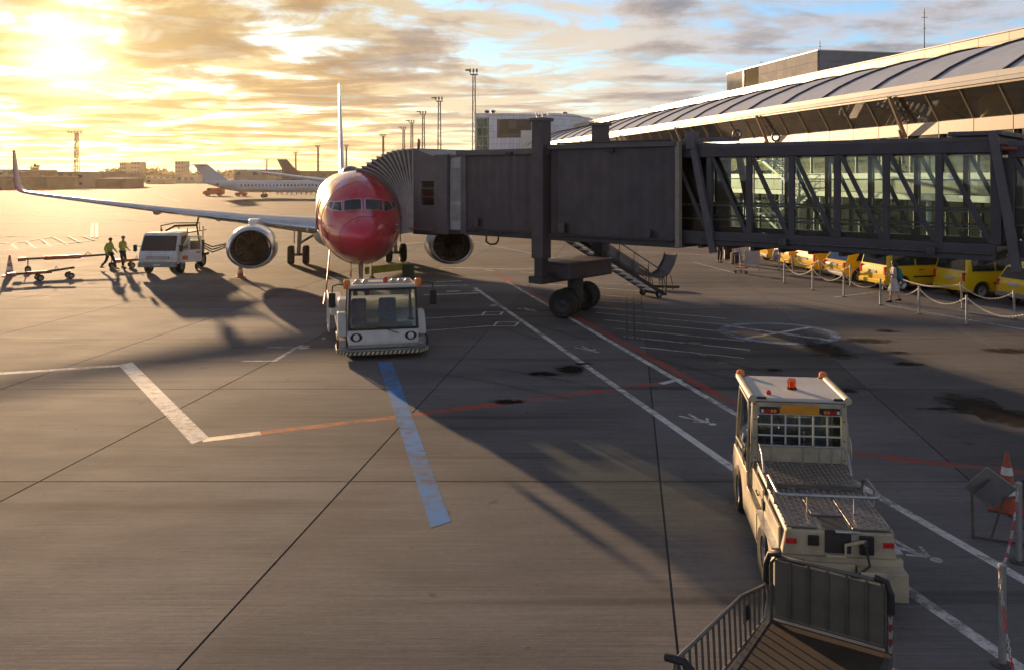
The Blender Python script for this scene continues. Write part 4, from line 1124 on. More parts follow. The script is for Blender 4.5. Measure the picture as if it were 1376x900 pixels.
tr = thing('baggage_tractor', 'cream baggage tractor with barred rear cab window and chequer plate deck, nearest vehicle', 'tractor', (3.88, 10.15, 0), rad(-7))
def sym(fn):
    for s in (-1, 1): fn(s)
def arch(yc, r, z0, n=9, rev=False):
    pts = [(yc + r*math.cos(PI - PI*k/(n-1)), z0 + r*math.sin(PI*k/(n-1))*0.92) for k in range(n)]
    return pts
prof = [(0.04, 0.27)] + arch(0.78, 0.43, 0.30) + [(1.3, 0.24), (2.55, 0.24)] + arch(3.08, 0.43, 0.30) + [(3.78, 0.30), (3.80, 0.62), (3.62, 0.90), (2.28, 0.90), (2.24, 0.70), (0.02, 0.68)]
MB().prism(prof, lambda p: (-0.74, p[0], p[1]), lambda p: (0.74, p[0], p[1])).build('chassis', M_cream, tr, bev=0.018)
ub = MB(); ub.loft([[Vector((-w, y, z)), Vector((w, y, z)), Vector((w2, y, zt)), Vector((-w2, y, zt))] for y, w, w2, z, zt in ((0.0, .66, .61, .685, .99), (1.30, .64, .6, .685, 1.01), (2.23, .64, .6, .685, 1.05))])
ub.build('battery_housing', M_cream, tr, bev=0.02)
MB().b(-0.61, 0.61, 1.34, 2.22, 1.056, 1.078).build('deck_plate', M_plate, tr, bev=0.004)
MB().b(-0.61, 0.61, 1.30, 1.335, 1.0, 1.078).build('deck_step', M_plate, tr)
for x0, x1, y0 in ((-0.60, -0.235, 0.03), (-0.225, 0.15, 0.42), (0.16, 0.60, 0.03)):
    MB().b(x0, x1, y0, 1.295, 1.004, 1.022).build('deck_plate', M_plate, tr, bev=0.004)
MB().b(-0.165, 0.135, -0.012, 0.41, 0.74, 1.012).build('hitch_recess', pm('recess_dark', (0.035, 0.033, 0.034), 0.5), tr)
loz = MB()
def lozenges(x0, x1, y0, y1, z):
    nx, ny = int((x1-x0)/0.062), int((y1-y0)/0.062)
    for i in range(nx):
        for j in range(ny):
            cx, cy = x0 + (x1-x0)*(i+.5)/nx, y0 + (y1-y0)*(j+.5)/ny; a = PI/4 if (i+j) % 2 else -PI/4
            ux, uy = math.cos(a)*.026, math.sin(a)*.026; vx, vy = -math.sin(a)*.0085, math.cos(a)*.0085
            loz.add([(cx-ux, cy-uy, z), (cx+vx, cy+vy, z), (cx+ux, cy+uy, z), (cx-vx, cy-vy, z), (cx-ux*.5, cy-uy*.5, z+.006), (cx+ux*.5, cy+uy*.5, z+.006)],
                    [(0, 3, 5, 4), (3, 2, 5), (2, 1, 4, 5), (1, 0, 4)])
lozenges(-.6, .6, 1.35, 2.2, 1.0785); lozenges(-.59, -.245, .05, 1.28, 1.0225); lozenges(-.215, .14, .44, 1.28, 1.0225); lozenges(.17, .59, .05, 1.28, 1.0225)
tag(loz.build('plate_lozenges', pm('worn_aluminium', (0.52, 0.48, 0.44), 0.33, metal=0.9, var=0.15), tr), kind='stuff')
MB().tube([(-0.16, -0.06, 0.72), (0.06, -0.06, 0.72), (0.06, -0.06, 0.86), (0.24, -0.05, 0.9), (0.30, -0.03, 0.9)], 0.022, 8).build('release_pipe', M_cream, tr, smooth=60)
MB().tube([(-0.05, -0.03, 1.0), (0.22, -0.03, 1.0)], 0.02, 8).build('release_bar', M_steel, tr, smooth=60)
# screws, seams, cap and cable on the body
for s in (-1, 1):
    for z in (1.12, 1.4, 1.68, 1.9): MB().ell((s*0.625, 2.232, z), (.012, .008, .012), 8, 6).build('screw', M_dsteel, tr)
    for y in (0.1, 0.6, 1.1, 1.7, 2.15): MB().ell((s*0.60, y, 1.02 if y < 1.3 else 1.075), (.012, .012, .012), 8, 6).build('screw', M_dsteel, tr)
    MB().tube([(s*0.70, 2.22, 0.62), (s*0.715, 2.22, 0.9), (s*0.66, 2.24, 1.06)], 0.006, 5).build('panel_seam', M_black, tr)
    MB().tube([(s*0.744, 1.32, 0.3), (s*0.744, 1.32, 0.66)], 0.006, 5).build('panel_seam', M_black, tr)
MB().tube([(-0.66, -0.031, 0.62), (-0.66, -0.031, 0.3), (0.16, -0.031, 0.3)], 0.006, 5).build('panel_seam', M_black, tr)
MB().cyl((-0.45, -0.05, 0.47), (-0.45, -0.02, 0.47), 0.045, 14).build('filler_cap', M_dsteel, tr)
MB().tube([(0.29, -0.06, 0.84), (0.31, -0.14, 0.66), (0.18, -0.15, 0.56), (0.02, -0.2, 0.5)], 0.016, 7).build('trailer_cable', M_black, tr, smooth=60)
# side lockers and slots
def side(s):
    MB().b(s*0.64, s*0.672, 0.15, 1.20, 0.705, 0.955).build('locker_door', M_cream, tr, bev=0.008)
    MB().b(s*0.64, s*0.672, 1.28, 2.15, 0.705, 0.99).build('locker_door', M_cream, tr, bev=0.008)
    MB().b(s*0.665, s*0.735, 1.35, 2.2, 0.69, 0.712).build('side_step', M_dsteel, tr)
    MB().b(s*0.665, s*0.76, 0.10, 1.30, 0.695, 0.72).build('side_step', M_steel, tr)
    MB().tube([(s*0.69, 1.45, 0.86), (s*0.71, 1.45, 0.86), (s*0.71, 1.62, 0.86), (s*0.69, 1.62, 0.86)], 0.012, 6).build('locker_handle', M_black, tr)
    MB().b(s*0.675, s*0.70, 1.1, 1.22, 0.78, 0.9).build('locker_latch', M_black, tr)
    wheel(tr, (s*0.655, 0.78, 0.36), 0.36, 0.24, (1, 0, 0)); wheel(tr, (s*0.655, 3.08, 0.36), 0.36, 0.24, (1, 0, 0))
sym(side)
# rails
MB().tube([(-0.585, 1.70, 1.08), (-0.585, 1.85, 1.30), (-0.585, 2.12, 1.34), (0.585, 2.12, 1.34), (0.585, 1.85, 1.30), (0.585, 1.70, 1.08)], 0.016, 8).build('deck_rail', M_steel, tr, smooth=60)
for x in (-0.42, 0.02, 0.25, 0.42):
    MB().tube([(x, 2.12, 1.34), (x, 2.12, 1.07)], 0.013, 6).build('rail_post', M_steel, tr)
MB().tube([(-0.60, 1.28, 1.02), (-0.61, 1.24, 1.20), (-0.62, 1.1, 1.245), (-0.62, 0.55, 1.235), (-0.58, 0.48, 1.235), (0.58, 0.48, 1.235), (0.62, 0.55, 1.235), (0.62, 1.1, 1.245), (0.61, 1.24, 1.20), (0.60, 1.28, 1.02)], 0.019, 8).build('deck_rail', M_steel, tr, smooth=60)
for x, y in ((-0.26, 0.48), (0.30, 0.48), (-0.61, 0.75), (0.61, 0.75)):
    MB().tube([(x, y, 1.235), (x, y, 1.01)], 0.014, 6).build('rail_post', M_steel, tr)
# rear face
MB().b(-0.62, -0.49, -0.02, 0.0, 0.83, 0.89).build('rear_reflector', M_redlamp, tr, bev=0.005)
MB().b(0.50, 0.62, -0.02, 0.0, 0.83, 0.89).build('rear_reflector', M_redlamp, tr, bev=0.005)
MB().b(-0.36, -0.235, -0.03, 0.0, 0.82, 0.94).build('lamp_housing', M_black, tr, bev=0.008)
MB().b(0.23, 0.39, -0.04, 0.0, 0.74, 0.96).build('connector_box', M_black, tr, bev=0.01)
MB().cyl((0.29, -0.06, 0.88), (0.29, 0.0, 0.88), 0.035, 10).build('connector_socket', M_dsteel, tr)
MB().b(0.20, 0.735, -0.18, 0.03, 0.27, 0.60).build('rear_box', M_cream, tr, bev=0.012)
MB().b(-0.70, 0.18, -0.03, 0.06, 0.27, 0.62).build('rear_plate', M_cream, tr, bev=0.01)
MB().b(-0.74, -0.40, -0.10, -0.03, 0.60, 0.66).build('rear_bumper', M_black, tr, bev=0.015)
MB().tube([(-0.05, -0.02, 0.42), (-0.05, -0.2, 0.42)], 0.05, 10).build('tow_hitch', M_dsteel, tr)
MB().b(-0.12, 0.02, -0.26, -0.18, 0.34, 0.52).build('tow_jaw', M_dsteel, tr, bev=0.01)
# cab
yr, yf, zl, zh = 2.26, 3.56, 1.06, 1.95
hwb, hwt = 0.70, 0.66
def cab_x(z): return hwb + (hwt-hwb)*(z-0.9)/(zh-0.9)
for s in (-1, 1):
    for y0, y1 in ((yr, yr+0.07), (yf-0.06, yf)):
        mb = MB(); mb.loft([[Vector((s*(cab_x(z)-0.07), y0, z)), Vector((s*cab_x(z), y0, z)), Vector((s*cab_x(z), y1, z)), Vector((s*(cab_x(z)-0.07), y1, z))] for z in (0.90, zh)])
        mb.build('cab_pillar', M_cream, tr, bev=0.012)
    mb = MB(); ym = 2.95
    mb.loft([[Vector((s*(cab_x(z)-0.045), ym-0.03, z)), Vector((s*(cab_x(z)+0.004), ym-0.03, z)), Vector((s*(cab_x(z)+0.004), ym+0.03, z)), Vector((s*(cab_x(z)-0.045), ym+0.03, z))] for z in (0.90, zh-0.04)])
    mb.build('cab_pillar', M_black, tr)
    # sliding door: tube frame with two panes
    d = MB(); x = s*0.722
    d.tube([(x, 2.38, 0.62), (x, 2.32, 1.0), (x-s*0.03, 2.36, 1.62), (x-s*0.045, 2.50, 1.86), (x-s*0.045, 3.36, 1.88), (x-s*0.01, 3.46, 1.2), (x, 3.44, 0.64)], 0.017, 6, closed=True)
    dd = d.build('cab_door', M_cream, tr, smooth=50)
    mb = MB(); mb.loft([[Vector((s*(cab_x(z)+0.006), 2.36, z)), Vector((s*(cab_x(z)+0.006), 3.44, z))] for z in (1.02, 1.86)], caps=False, ring_closed=False); mb.build('door_glass', M_cabgl, dd)
    mb = MB(); mb.loft([[Vector((s*0.712, 2.36, z)), Vector((s*0.712, 3.42, z))] for z in (0.64, 1.0)], caps=False, ring_closed=False); mb.build('door_glass', M_cabgl, dd)
    MB().tube([(x, 2.33, 1.30), (x, 2.62, 1.08), (x, 3.44, 1.06)], 0.016, 6).build('door_bar', M_cream, dd, smooth=60)
    MB().tube([(x+s*0.03, 2.42, 0.95), (x+s*0.05, 2.40, 1.12), (x+s*0.05, 2.44, 1.3), (x+s*0.03, 2.46, 1.4)], 0.012, 6).build('grab_handle', M_steel, tr, smooth=60)
# rear wall of the cab: frame, bars, panes
rw = MB()
rw.b(-0.66, -0.585, 2.235, 2.29, 1.06, 1.93); rw.b(0.585, 0.66, 2.235, 2.29, 1.06, 1.93)
rw.b(-0.585, 0.585, 2.235, 2.29, 1.06, 1.30); rw.b(-0.585, 0.585, 2.235, 2.29, 1.86, 1.93)
rear = rw.build('cab_rear_wall', M_cream, tr, bev=0.008)
nc, nrw = 6, 3
for k in range(1, nc):
    x = -0.585 + 1.17*k/nc
    MB().b(x-0.011, x+0.011, 2.222, 2.243, 1.30, 1.80 if k in (1, 5) else 1.86).build('grille_bar', M_cream2, rear)
for k in range(1, nrw+1):
    z = 1.30 + 0.155*k
    MB().b(-0.585, 0.585, 2.215, 2.236, z-0.010, z+0.010).build('grille_bar', M_cream2, rear)
for x0, x1 in ((-0.585, -0.39), (0.39, 0.585)):
    MB().b(x0, x1, 2.238, 2.288, 1.775, 1.86).build('rear_panel', M_cream, rear)
MB().b(-0.585, 0.585, 2.262, 2.27, 1.30, 1.86).build('rear_glass', M_cabgl, rear)
MB().b(-0.27, 0.27, 2.185, 2.205, 1.775, 1.905).build('sign_plate', M_yplate, tr, bev=0.012)
for s in (-1, 1):
    l = MB().b(s*0.30, s*0.56, 2.185, 2.236, 1.775, 1.862).build('rear_lamp', M_black, tr, bev=0.01)
    for k in range(5):
        MB().b(s*0.33+s*0.045*k, s*0.33+s*(0.045*k+0.036), 2.176, 2.186, 1.795, 1.84).build('lamp_lens', M_orange if k < 2 else (M_redlamp if k < 4 else M_lens), l)
# roof with raised rounded side rails
MB().b(-0.64, 0.64, 2.20, 3.60, 1.945, 2.0).build('roof', M_cream2, tr, bev=0.02)
for s in (-1, 1):
    MB().tube([(s*0.665, 2.19, 1.985), (s*0.665, 3.62, 1.985)], [0.055, 0.055], 12).build('roof_rail', M_cream, tr, smooth=60)
    MB().b(s*0.47, s*0.60, 2.175, 2.24, 1.985, 2.012).build('roof_lamp', M_black, tr, bev=0.006)
    b_ = MB().lathe([(0.066, 0), (0.066, 0.03), (0.058, 0.075), (0.025, 0.09)], 14, Matrix.Translation((s*0.64, 3.58, 2.005))).build('corner_beacon', M_orange, tr, smooth=40)
    MB().lathe([(0.09, -0.02), (0.09, 0.0)], 14, Matrix.Translation((s*0.64, 3.58, 2.01))).build('beacon_base', M_black, b_)
bc_ = MB().lathe([(0.06, 0.02), (0.066, 0.03), (0.064, 0.13), (0.05, 0.155), (0.01, 0.16)], 18, Matrix.Translation((0.0, 2.78, 2.0))).build('roof_beacon', glass('amber_glass', (1.0, 0.42, 0.05), 0.8, 0.95, 0.05), tr, smooth=40)
MB().lathe([(0.035, 0.02), (0.035, 0.11), (0.01, 0.12)], 12, Matrix.Translation((0, 2.78, 2.0))).build('beacon_core', M_orange, bc_, smooth=40)
MB().lathe([(0.08, -0.004), (0.08, 0.012), (0.066, 0.022)], 18, Matrix.Translation((0, 2.78, 2.0))).build('beacon_base', M_black, bc_)
MB().lathe([(0.035, 0), (0.04, .02), (0.03, .05), (0.01, 0.06)], 12, Matrix.Translation((-0.40, 2.42, 2.0))).build('red_button_lamp', M_redlamp, tr, smooth=40)
# inside
MB().b(-0.58, 0.58, 3.3, 3.5, 0.9, 1.22).build('dashboard', M_black, tr, bev=0.03)
for x in (-0.28, 0.28):
    st = MB().b(x-0.2, x+0.2, 2.45, 2.9, 1.0, 1.12).build('seat', M_seat, tr, bev=0.04)
    MB().b(x-0.19, x+0.19, 2.36, 2.46, 1.1, 1.5).build('seat_back', M_seat, st, bev=0.04)
MB().tube([(-0.28 + 0.17*math.cos(t), 3.12 + 0.06*math.sin(t), 1.38 + 0.16*math.sin(t)) for t in [2*PI*k/20 for k in range(20)]], 0.014, 6, closed=True).build('steering_wheel', M_black, tr, smooth=60)
fw = MB(); fw.b(-0.6, 0.6, 3.53, 3.545, 1.2, 1.92); fw.build('windscreen', M_cabgl, tr)
MB().b(-0.62, 0.62, 3.50, 3.60, 0.9, 1.2).build('cab_front', M_cream, tr, bev=0.02)

# ------------------------------------------------------------------ white pushback tug in front of the nose
pt = thing('pushback_tug', 'white pushback tug with amber beacons and striped bumper in front of the red nose', 'tug', (-3.62, 24.25, 0), rad(13.5))
M_bgrey = pm('bumper_grey', (0.26, 0.25, 0.24), 0.5, var=0.12, dirt=0.3)
M_haz = pm('hazard_cream', (0.55, 0.50, 0.33), 0.5, var=0.15)
out = [(-1.32, 1.3), (-1.32, 0.42), (-1.0, 0.0), (1.0, 0.0), (1.32, 0.42), (1.32, 1.3)]
MB().prism(out, lambda p: (p[0], p[1], 0.16), lambda p: (p[0], p[1], 0.27)).build('bumper', M_black, pt, bev=0.015)
MB().prism([(x*0.985, y+0.015) for x, y in out], lambda p: (p[0], p[1], 0.272), lambda p: (p[0], p[1], 0.30)).build('bumper_deck', M_bgrey, pt)
def stripes(a, b, n):
    a = Vector((*a, 0)); b = Vector((*b, 0)); d = (b-a)/n; nn = Vector((d.y, -d.x, 0)).normalized()*0.012
    for k in range(n):
        p = a + d*k; q = a + d*(k+0.55); sh = d*0.35
        mb = MB(); mb.add([p+nn+Vector((0,0,.175)), q+nn+Vector((0,0,.175)), q+sh+nn+Vector((0,0,.262)), p+sh+nn+Vector((0,0,.262)), p+nn*0+Vector((0,0,.175)), q+Vector((0,0,.175)), q+sh+Vector((0,0,.262)), p+sh+Vector((0,0,.262))],
              [(0,1,2,3),(4,7,6,5),(0,4,5,1),(1,5,6,2),(2,6,7,3),(3,7,4,0)])
        mb.build('hazard_stripe', M_haz, pt)
stripes((-1.0, 0), (1.0, 0), 16); stripes((-1.32, 0.42), (-1.0, 0), 4); stripes((1.0, 0), (1.32, 0.42), 4)
for s in (-1, 1):
    MB().tube([(s*1.28, 0.45, 0.3), (s*1.28, 0.45, 0.52), (s*1.28, 1.25, 0.62)], 0.03, 8).build('bumper_rail', M_black, pt, smooth=60)
# cab lower front
z0, z1 = 0.32, 0.84
lf = MB(); lf.loft([[Vector((-w, y0, z)), Vector((w, y0, z)), Vector((w, 2.0, z)), Vector((-w, 2.0, z))] for z, w, y0 in ((0.32, 0.98, 0.16), (0.5, 1.0, 0.14), (0.84, 1.0, 0.20))])
lf.build('cab_body', M_cream2, pt, bev=0.03)
MB().b(-0.99, 0.99, 0.145, 0.17, 0.335, 0.44).build('front_skirt', M_bgrey, pt, bev=0.01)
for s in (-1, 1):
    h = MB().lathe([(0.001, 0.0), (0.155, 0.0), (0.17, 0.03), (0.001, 0.03)], 20, Matrix.Translation((s*0.77, 0.172, 0.64)) @ Matrix.Rotation(PI/2, 4, 'X') @ Matrix.Scale(0.72, 4, (0, 1, 0)), caps=False).build('headlight', M_black, pt, smooth=40)
    MB().lathe([(0.09, 0.03), (0.08, 0.045), (0.01, 0.055)], 16, Matrix.Translation((s*0.77, 0.168, 0.64)) @ Matrix.Rotation(PI/2, 4, 'X')).build('lamp_lens', M_lens, h, smooth=40)
# cab posts, glass, roof
def post(x, y, x2, y2, w=0.07, nm='cab_pillar', mat=None):
    MB().bar((x, y, 0.82), (x2, y2, 1.98), w, w).build(nm, mat or M_black, pt, bev=0.01)
for s in (-1, 1):
    post(s*0.97, 0.22, s*0.93, 0.46); post(s*0.97, 1.95, s*0.93, 1.9); post(s*0.985, 1.0, s*0.945, 1.05, 0.05, mat=M_cream2)
ws = MB(); ws.quad((-0.93, 0.205, 0.86), (0.93, 0.205, 0.86), (0.90, 0.44, 1.93), (-0.90, 0.44, 1.93)); ws.build('windscreen', M_cabgl, pt)
MB().bar((-0.97, 0.205, 0.86), (0.97, 0.205, 0.86), 0.06, 0.06).build('windscreen_frame', M_black, pt)
MB().bar((-0.94, 0.44, 1.95), (0.94, 0.44, 1.95), 0.06, 0.07).build('windscreen_frame', M_black, pt)
for s in (-1, 1):
    MB().quad((s*0.975, 0.28, 0.86), (s*0.975, 1.92, 0.86), (s*0.935, 1.88, 1.93), (s*0.935, 0.5, 1.93)).build('side_glass', M_cabgl, pt)
MB().quad((-0.93, 1.93, 0.9), (0.93, 1.93, 0.9), (0.9, 1.9, 1.93), (-0.9, 1.9, 1.93)).build('rear_glass', M_cabgl, pt)
MB().b(-0.98, 0.98, 0.38, 1.98, 1.98, 2.07).build('roof', M_cream2, pt, bev=0.03)
MB().tube([(0.05, 0.19, 0.85), (0.42, 0.145, 0.72)], 0.014, 6).build('wiper', M_black, pt)
MB().tube([(0.05, 0.17, 0.86), (-0.55, 0.2, 1.0)], 0.012, 6).build('wiper', M_black, pt)
# roof lamps, light bar, mirrors
lb = MB().b(-0.85, 0.85, 0.5, 0.62, 2.09, 2.14).build('light_bar', M_steel, pt, bev=0.01)
for x in (-0.72, -0.5, 0.3, 0.5, 0.7):
    MB().lathe([(0.03, 0), (0.075, 0.04), (0.08, 0.1), (0.02, 0.1)], 14, Matrix.Translation((x, 0.52, 2.17)) @ Matrix.Rotation(PI/2, 4, 'X')).build('work_lamp', M_steel, lb, smooth=40)
MB().lathe([(0.07, 0), (0.075, .1), (0.05, .15), (0.01, .16)], 14, Matrix.Translation((0.08, 0.55, 2.12))).build('red_beacon', M_redlamp, pt, smooth=40)
for s in (-1, 1):
    MB().lathe([(0.09, 0), (0.10, .04), (0.10, .2), (0.07, .25), (0.01, .26)], 16, Matrix.Translation((s*1.02, 0.48, 1.98))).build('amber_beacon', M_orange, pt, smooth=40)
    MB().tube([(s*1.0, 0.5, 2.06), (s*1.25, 0.42, 2.12), (s*1.42, 0.34, 2.08), (s*1.44, 0.32, 1.9)], 0.02, 8).build('mirror_arm', M_black, pt, smooth=60)
    MB().box((s*1.44, 0.32, 1.68), (0.2, 0.09, 0.42)).build('side_mirror', M_black, pt, bev=0.04)
MB().tube([(-0.6, 0.7, 2.07), (-0.5, 0.75, 2.2), (0.5, 0.75, 2.2), (0.6, 0.7, 2.07)], 0.02, 8).build('roof_rail', M_steel, pt, smooth=60)
# interior
MB().b(-0.85, 0.85, 0.3, 0.6, 0.75, 0.98).build('dashboard', M_black, pt, bev=0.04)
for x, w in ((-0.62, 0.22), (0.22, 0.26)):
    s_ = MB().b(x-w, x+w, 1.05, 1.5, 0.8, 0.95).build('seat', M_seat, pt, bev=0.05)
    MB().b(x-w, x+w, 1.45, 1.58, 0.9, 1.55).build('seat_back', M_seat, s_, bev=0.06)
MB().tube([(0.22 + 0.2*math.cos(t), 0.85 + 0.14*math.sin(t), 1.08 + 0.12*math.sin(t)) for t in [2*PI*k/20 for k in range(20)]], 0.018, 6, closed=True).build('steering_wheel', M_black, pt, smooth=60)
# flanks and rear deck
for s in (-1, 1):
    MB().prism([(0.55, 0.6), (0.75, 1.02), (1.0, 1.22), (1.35, 1.22), (1.35, 0.6)], lambda p: (s*1.02, p[0], p[1]), lambda p: (s*1.27, p[0], p[1])).build('fender', M_cream2, pt, bev=0.03)
    MB().b(s*1.04, s*1.27, 0.62, 1.2, 0.30, 0.5).build('step', M_steel, pt)
    for y in (1.75, 4.6):
        wheel(pt, (s*1.02, y, 0.45), 0.45, 0.36, (1, 0, 0))
MB().b(-1.25, 1.25, 2.3, 5.4, 0.55, 1.10).build('chassis', M_cream2, pt, bev=0.04)
MB().b(-1.2, 1.2, 2.05, 2.8, 1.10, 1.45).build('engine_cover', M_cream2, pt, bev=0.05)
MB().b(-1.42, -1.02, 2.9, 4.9, 0.85, 1.32).build('side_tank', M_cream2, pt, bev=0.03)
for y in (2.9, 3.9, 4.9):
    MB().tube([(-1.46, y, 0.35), (-1.46, y, 1.36)], 0.03, 8).build('rail_post', M_cream2, pt)
MB().tube([(-1.46, 2.9, 1.36), (-1.46, 4.9, 1.36)], 0.03, 8).build('side_rail', M_cream2, pt)
MB().tube([(-1.46, 2.9, 0.4), (-1.46, 4.9, 0.4)], 0.03, 8).build('side_rail', M_cream2, pt)
MB().b(-1.2, 1.2, 2.2, 5.4, 0.35, 0.55).build('underframe', M_black, pt)
MB().tube([(0, 5.4, 0.5), (0.05, 9.6, 0.42)], 0.07, 10).build('tow_bar', pm('yellow_tow_bar', (0.5, 0.33, 0.04), 0.5, dirt=0.3), pt)

# ground cable from the nose to the tug's flank
q0 = AM @ Vector((1.72*math.cos(rad(222)), 4.6, 3.35 + 1.93*math.sin(rad(222)))); q1 = Vector((-6.25, 28.4, 0.95))
pc = MB(); pc.tube([q0.lerp(q1, k/8) + Vector((0, 0, -0.25*math.sin(PI*k/8))) for k in range(9)], 0.03, 6)
tag(pc.build('ground_power_cable', pm('red_cable', (0.35, 0.03, 0.03), 0.5), smooth=60), 'thin red cable hanging from the red nose down to the tug', 'cable')

# yellow cart right of the nose gear
yc = thing('equipment_cart', 'low yellow-green beam cart with a dark box end beside the nose gear', 'cart', (-5.6, 41.5, 0), rad(2))
M_yel = pm('olive_yellow_paint', (0.34, 0.30, 0.03), 0.5, var=0.15, dirt=0.3)
MB().bar((-1.5, 0, 0.62), (0.55, 0, 0.85), 0.5, 0.32).build('beam', M_yel, yc, bev=0.03)
MB().b(0.3, 0.85, -0.3, 0.3, 0.22, 0.95).build('box', pm('dark_green_box', (0.04, 0.045, 0.03), 0.5), yc, bev=0.03)
for x in (-1.2, 0.55):
    for y in (-0.28, 0.28): wheel(yc, (x, y, 0.16), 0.16, 0.09, (0, 1, 0))
    MB().b(x-0.05, x+0.05, -0.25, 0.25, 0.15, 0.6).build('axle_stand', M_black, yc)

# ------------------------------------------------------------------ white service truck under the wing
M_tw = pm('white_truck_paint', (0.66, 0.65, 0.66), 0.35, var=0.06, coat=0.3, dirt=0.2)
tk = thing('service_truck', 'white service truck with an open cab door and hose arm under the wing', 'truck', (-18.6, 44.9, 0), rad(1))
cabp = [(0.0, 0.55), (0.02, 1.1), (0.10, 1.28), (0.52, 2.05), (0.72, 2.17), (1.75, 2.19), (1.8, 2.1), (1.8, 0.55), (1.45, 0.55)] + [(1.0+0.47*math.cos(t), 0.5+0.45*math.sin(t)) for t in [PI*k/8 for k in range(1, 8)]] + [(0.5, 0.55)]
MB().prism(cabp, lambda p: (-(1.0 - 0.06*max(0, p[1]-1.1)), p[0], p[1]), lambda p: ((1.0 - 0.06*max(0, p[1]-1.1)), p[0], p[1])).build('cab', M_tw, tk, bev=0.05)
w_ = MB(); w_.loft([[Vector((-0.90, 0.095+0.0, 1.27)), Vector((0.90, 0.095, 1.27)), Vector((0.86, 0.50, 2.02)), Vector((-0.86, 0.50, 2.02))], [Vector((-0.90, 0.055, 1.28)), Vector((0.90, 0.055, 1.28)), Vector((0.86, 0.465, 2.04)), Vector((-0.86, 0.465, 2.04))]])
w_.build('windscreen', M_wind, tk)
gr = MB().b(-0.6, 0.6, -0.03, 0.03, 0.84, 0.98).build('grille', M_black, tk, bev=0.01)
for z in (0.87, 0.91, 0.95): MB().b(-0.58, 0.58, -0.05, -0.028, z-0.012, z+0.012).build('grille_bar', M_tw, gr)
MB().b(-1.0, 1.0, -0.12, 0.1, 0.42, 0.70).build('front_bumper', M_bgrey, tk, bev=0.04)
for s in (-1, 1):
    MB().b(s*0.68, s*0.96, -0.03, 0.06, 0.76, 0.92).build('headlight', M_lens, tk, bev=0.02)
    MB().tube([(s*0.95, 0.2, 1.5), (s*1.2, 0.1, 1.55), (s*1.2, 0.1, 1.2)], 0.02, 6).build('mirror_arm', M_black, tk)
    MB().box((s*1.2, 0.1, 1.42), (0.2, 0.08, 0.36)).build('side_mirror', M_black, tk, bev=0.03)
    wheel(tk, (s*0.84, 1.0, 0.42), 0.42, 0.26, (1, 0, 0)); wheel(tk, (s*0.84, 4.2, 0.42), 0.42, 0.34, (1, 0, 0))
    MB().prism([(0.55, 1.3), (0.82, 1.98), (1.6, 2.0), (1.6, 1.3)], lambda p: (s*(0.985-0.06*max(0, p[1]-1.1)), p[0], p[1]), lambda p: (s*(1.0-0.06*max(0, p[1]-1.1)), p[0], p[1])).build('side_window', M_wind, tk)
MB().b(-0.18, 0.18, -0.14, -0.12, 0.5, 0.6).build('number_plate', M_lens, tk)
# open door on the picture's right
dr = MB(); R_ = Matrix.Rotation(rad(-52), 4, 'Z'); 
def dp(a, z): return Vector((1.0, 0.42, 0)) + R_ @ Vector((0, a, 0)) + Vector((0, 0, z))
fr = [(0.0, 0.62), (1.15, 0.62), (1.15, 1.85), (1.05, 2.0), (0.45, 2.0), (0.05, 1.3)]
hole = [(0.18, 1.28), (1.05, 1.28), (1.05, 1.85), (0.98, 1.92), (0.5, 1.92)]
off = R_ @ Vector((0.05, 0, 0))
low = [(0.0, 0.62), (1.15, 0.62), (1.15, 1.27), (0.04, 1.27)]
dr.prism(low, lambda p: dp(*p), lambda p: dp(*p) + off)
for a, b_ in (((0.05, 1.27), (0.45, 1.98)), ((0.45, 1.98), (1.08, 1.98)), ((1.12, 1.98), (1.12, 1.27)), ((0.5, 1.27), (0.5, 1.96))):
    dr.bar(dp(*a) + off*0.5, dp(*b_) + off*0.5, 0.06, 0.05)
dro = dr.build('open_door', M_tw, tk)
MB().prism([(0.12, 1.28), (1.08, 1.28), (1.08, 1.95), (0.46, 1.95)], lambda p: dp(*p) + off*0.4, lambda p: dp(*p) + off*0.6).build('door_glass', M_cabgl, dro)
MB().bar(dp(0.85, 1.12) + off*1.2, dp(1.05, 1.12) + off*1.2, 0.04, 0.05).build('door_handle', M_black, dro)
MB().prism([(0.12, 0.75), (0.42, 0.75), (0.42, 0.98), (0.12, 0.98)], lambda p: dp(*p) - off*0.15, lambda p: dp(*p) + off*1.1).build('door_badge', pm('orange_sticker', (0.55, 0.16, 0.05), 0.5), dro)
# body behind: frame, pump cabinets, lifting platform, hose arm
MB().b(-0.95, 0.95, 1.9, 5.2, 0.62, 0.78).build('bed', M_black, tk)
MB().b(-0.9, 0.5, 2.0, 3.4, 0.78, 1.75).build('pump_cabinet', M_tw, tk, bev=0.03)
MB().b(0.1, 0.9, 3.5, 4.6, 0.78, 1.55).build('hose_reel_cabinet', M_dsteel, tk, bev=0.03)
MB().cyl((-0.6, 3.9, 1.2), (0.0, 3.9, 1.2), 0.42, 18).build('hose_reel', M_dsteel, tk, smooth=40)
for x in (-0.7, 0.7):
    for y in (2.4, 4.9):
        MB().tube([(x, y, 0.78), (x, y, 2.3)], 0.03, 6).build('platform_post', M_dsteel, tk)
MB().b(-0.85, 0.85, 2.3, 5.0, 2.06, 2.12).build('lift_platform', M_dsteel, tk)
MB().tube([(-0.75, 2.4, 2.12), (-0.75, 2.4, 2.46), (-0.6, 4.0, 2.52), (0.75, 4.2, 2.52), (0.75, 4.2, 2.12)], 0.03, 6).build('platform_rail', M_black, tk)
MB().tube([(-0.75, 3.0, 2.14), (-0.3, 3.2, 2.4), (0.9, 3.3, 2.44)], 0.06, 8).build('hose_arm', M_black, tk, smooth=60)
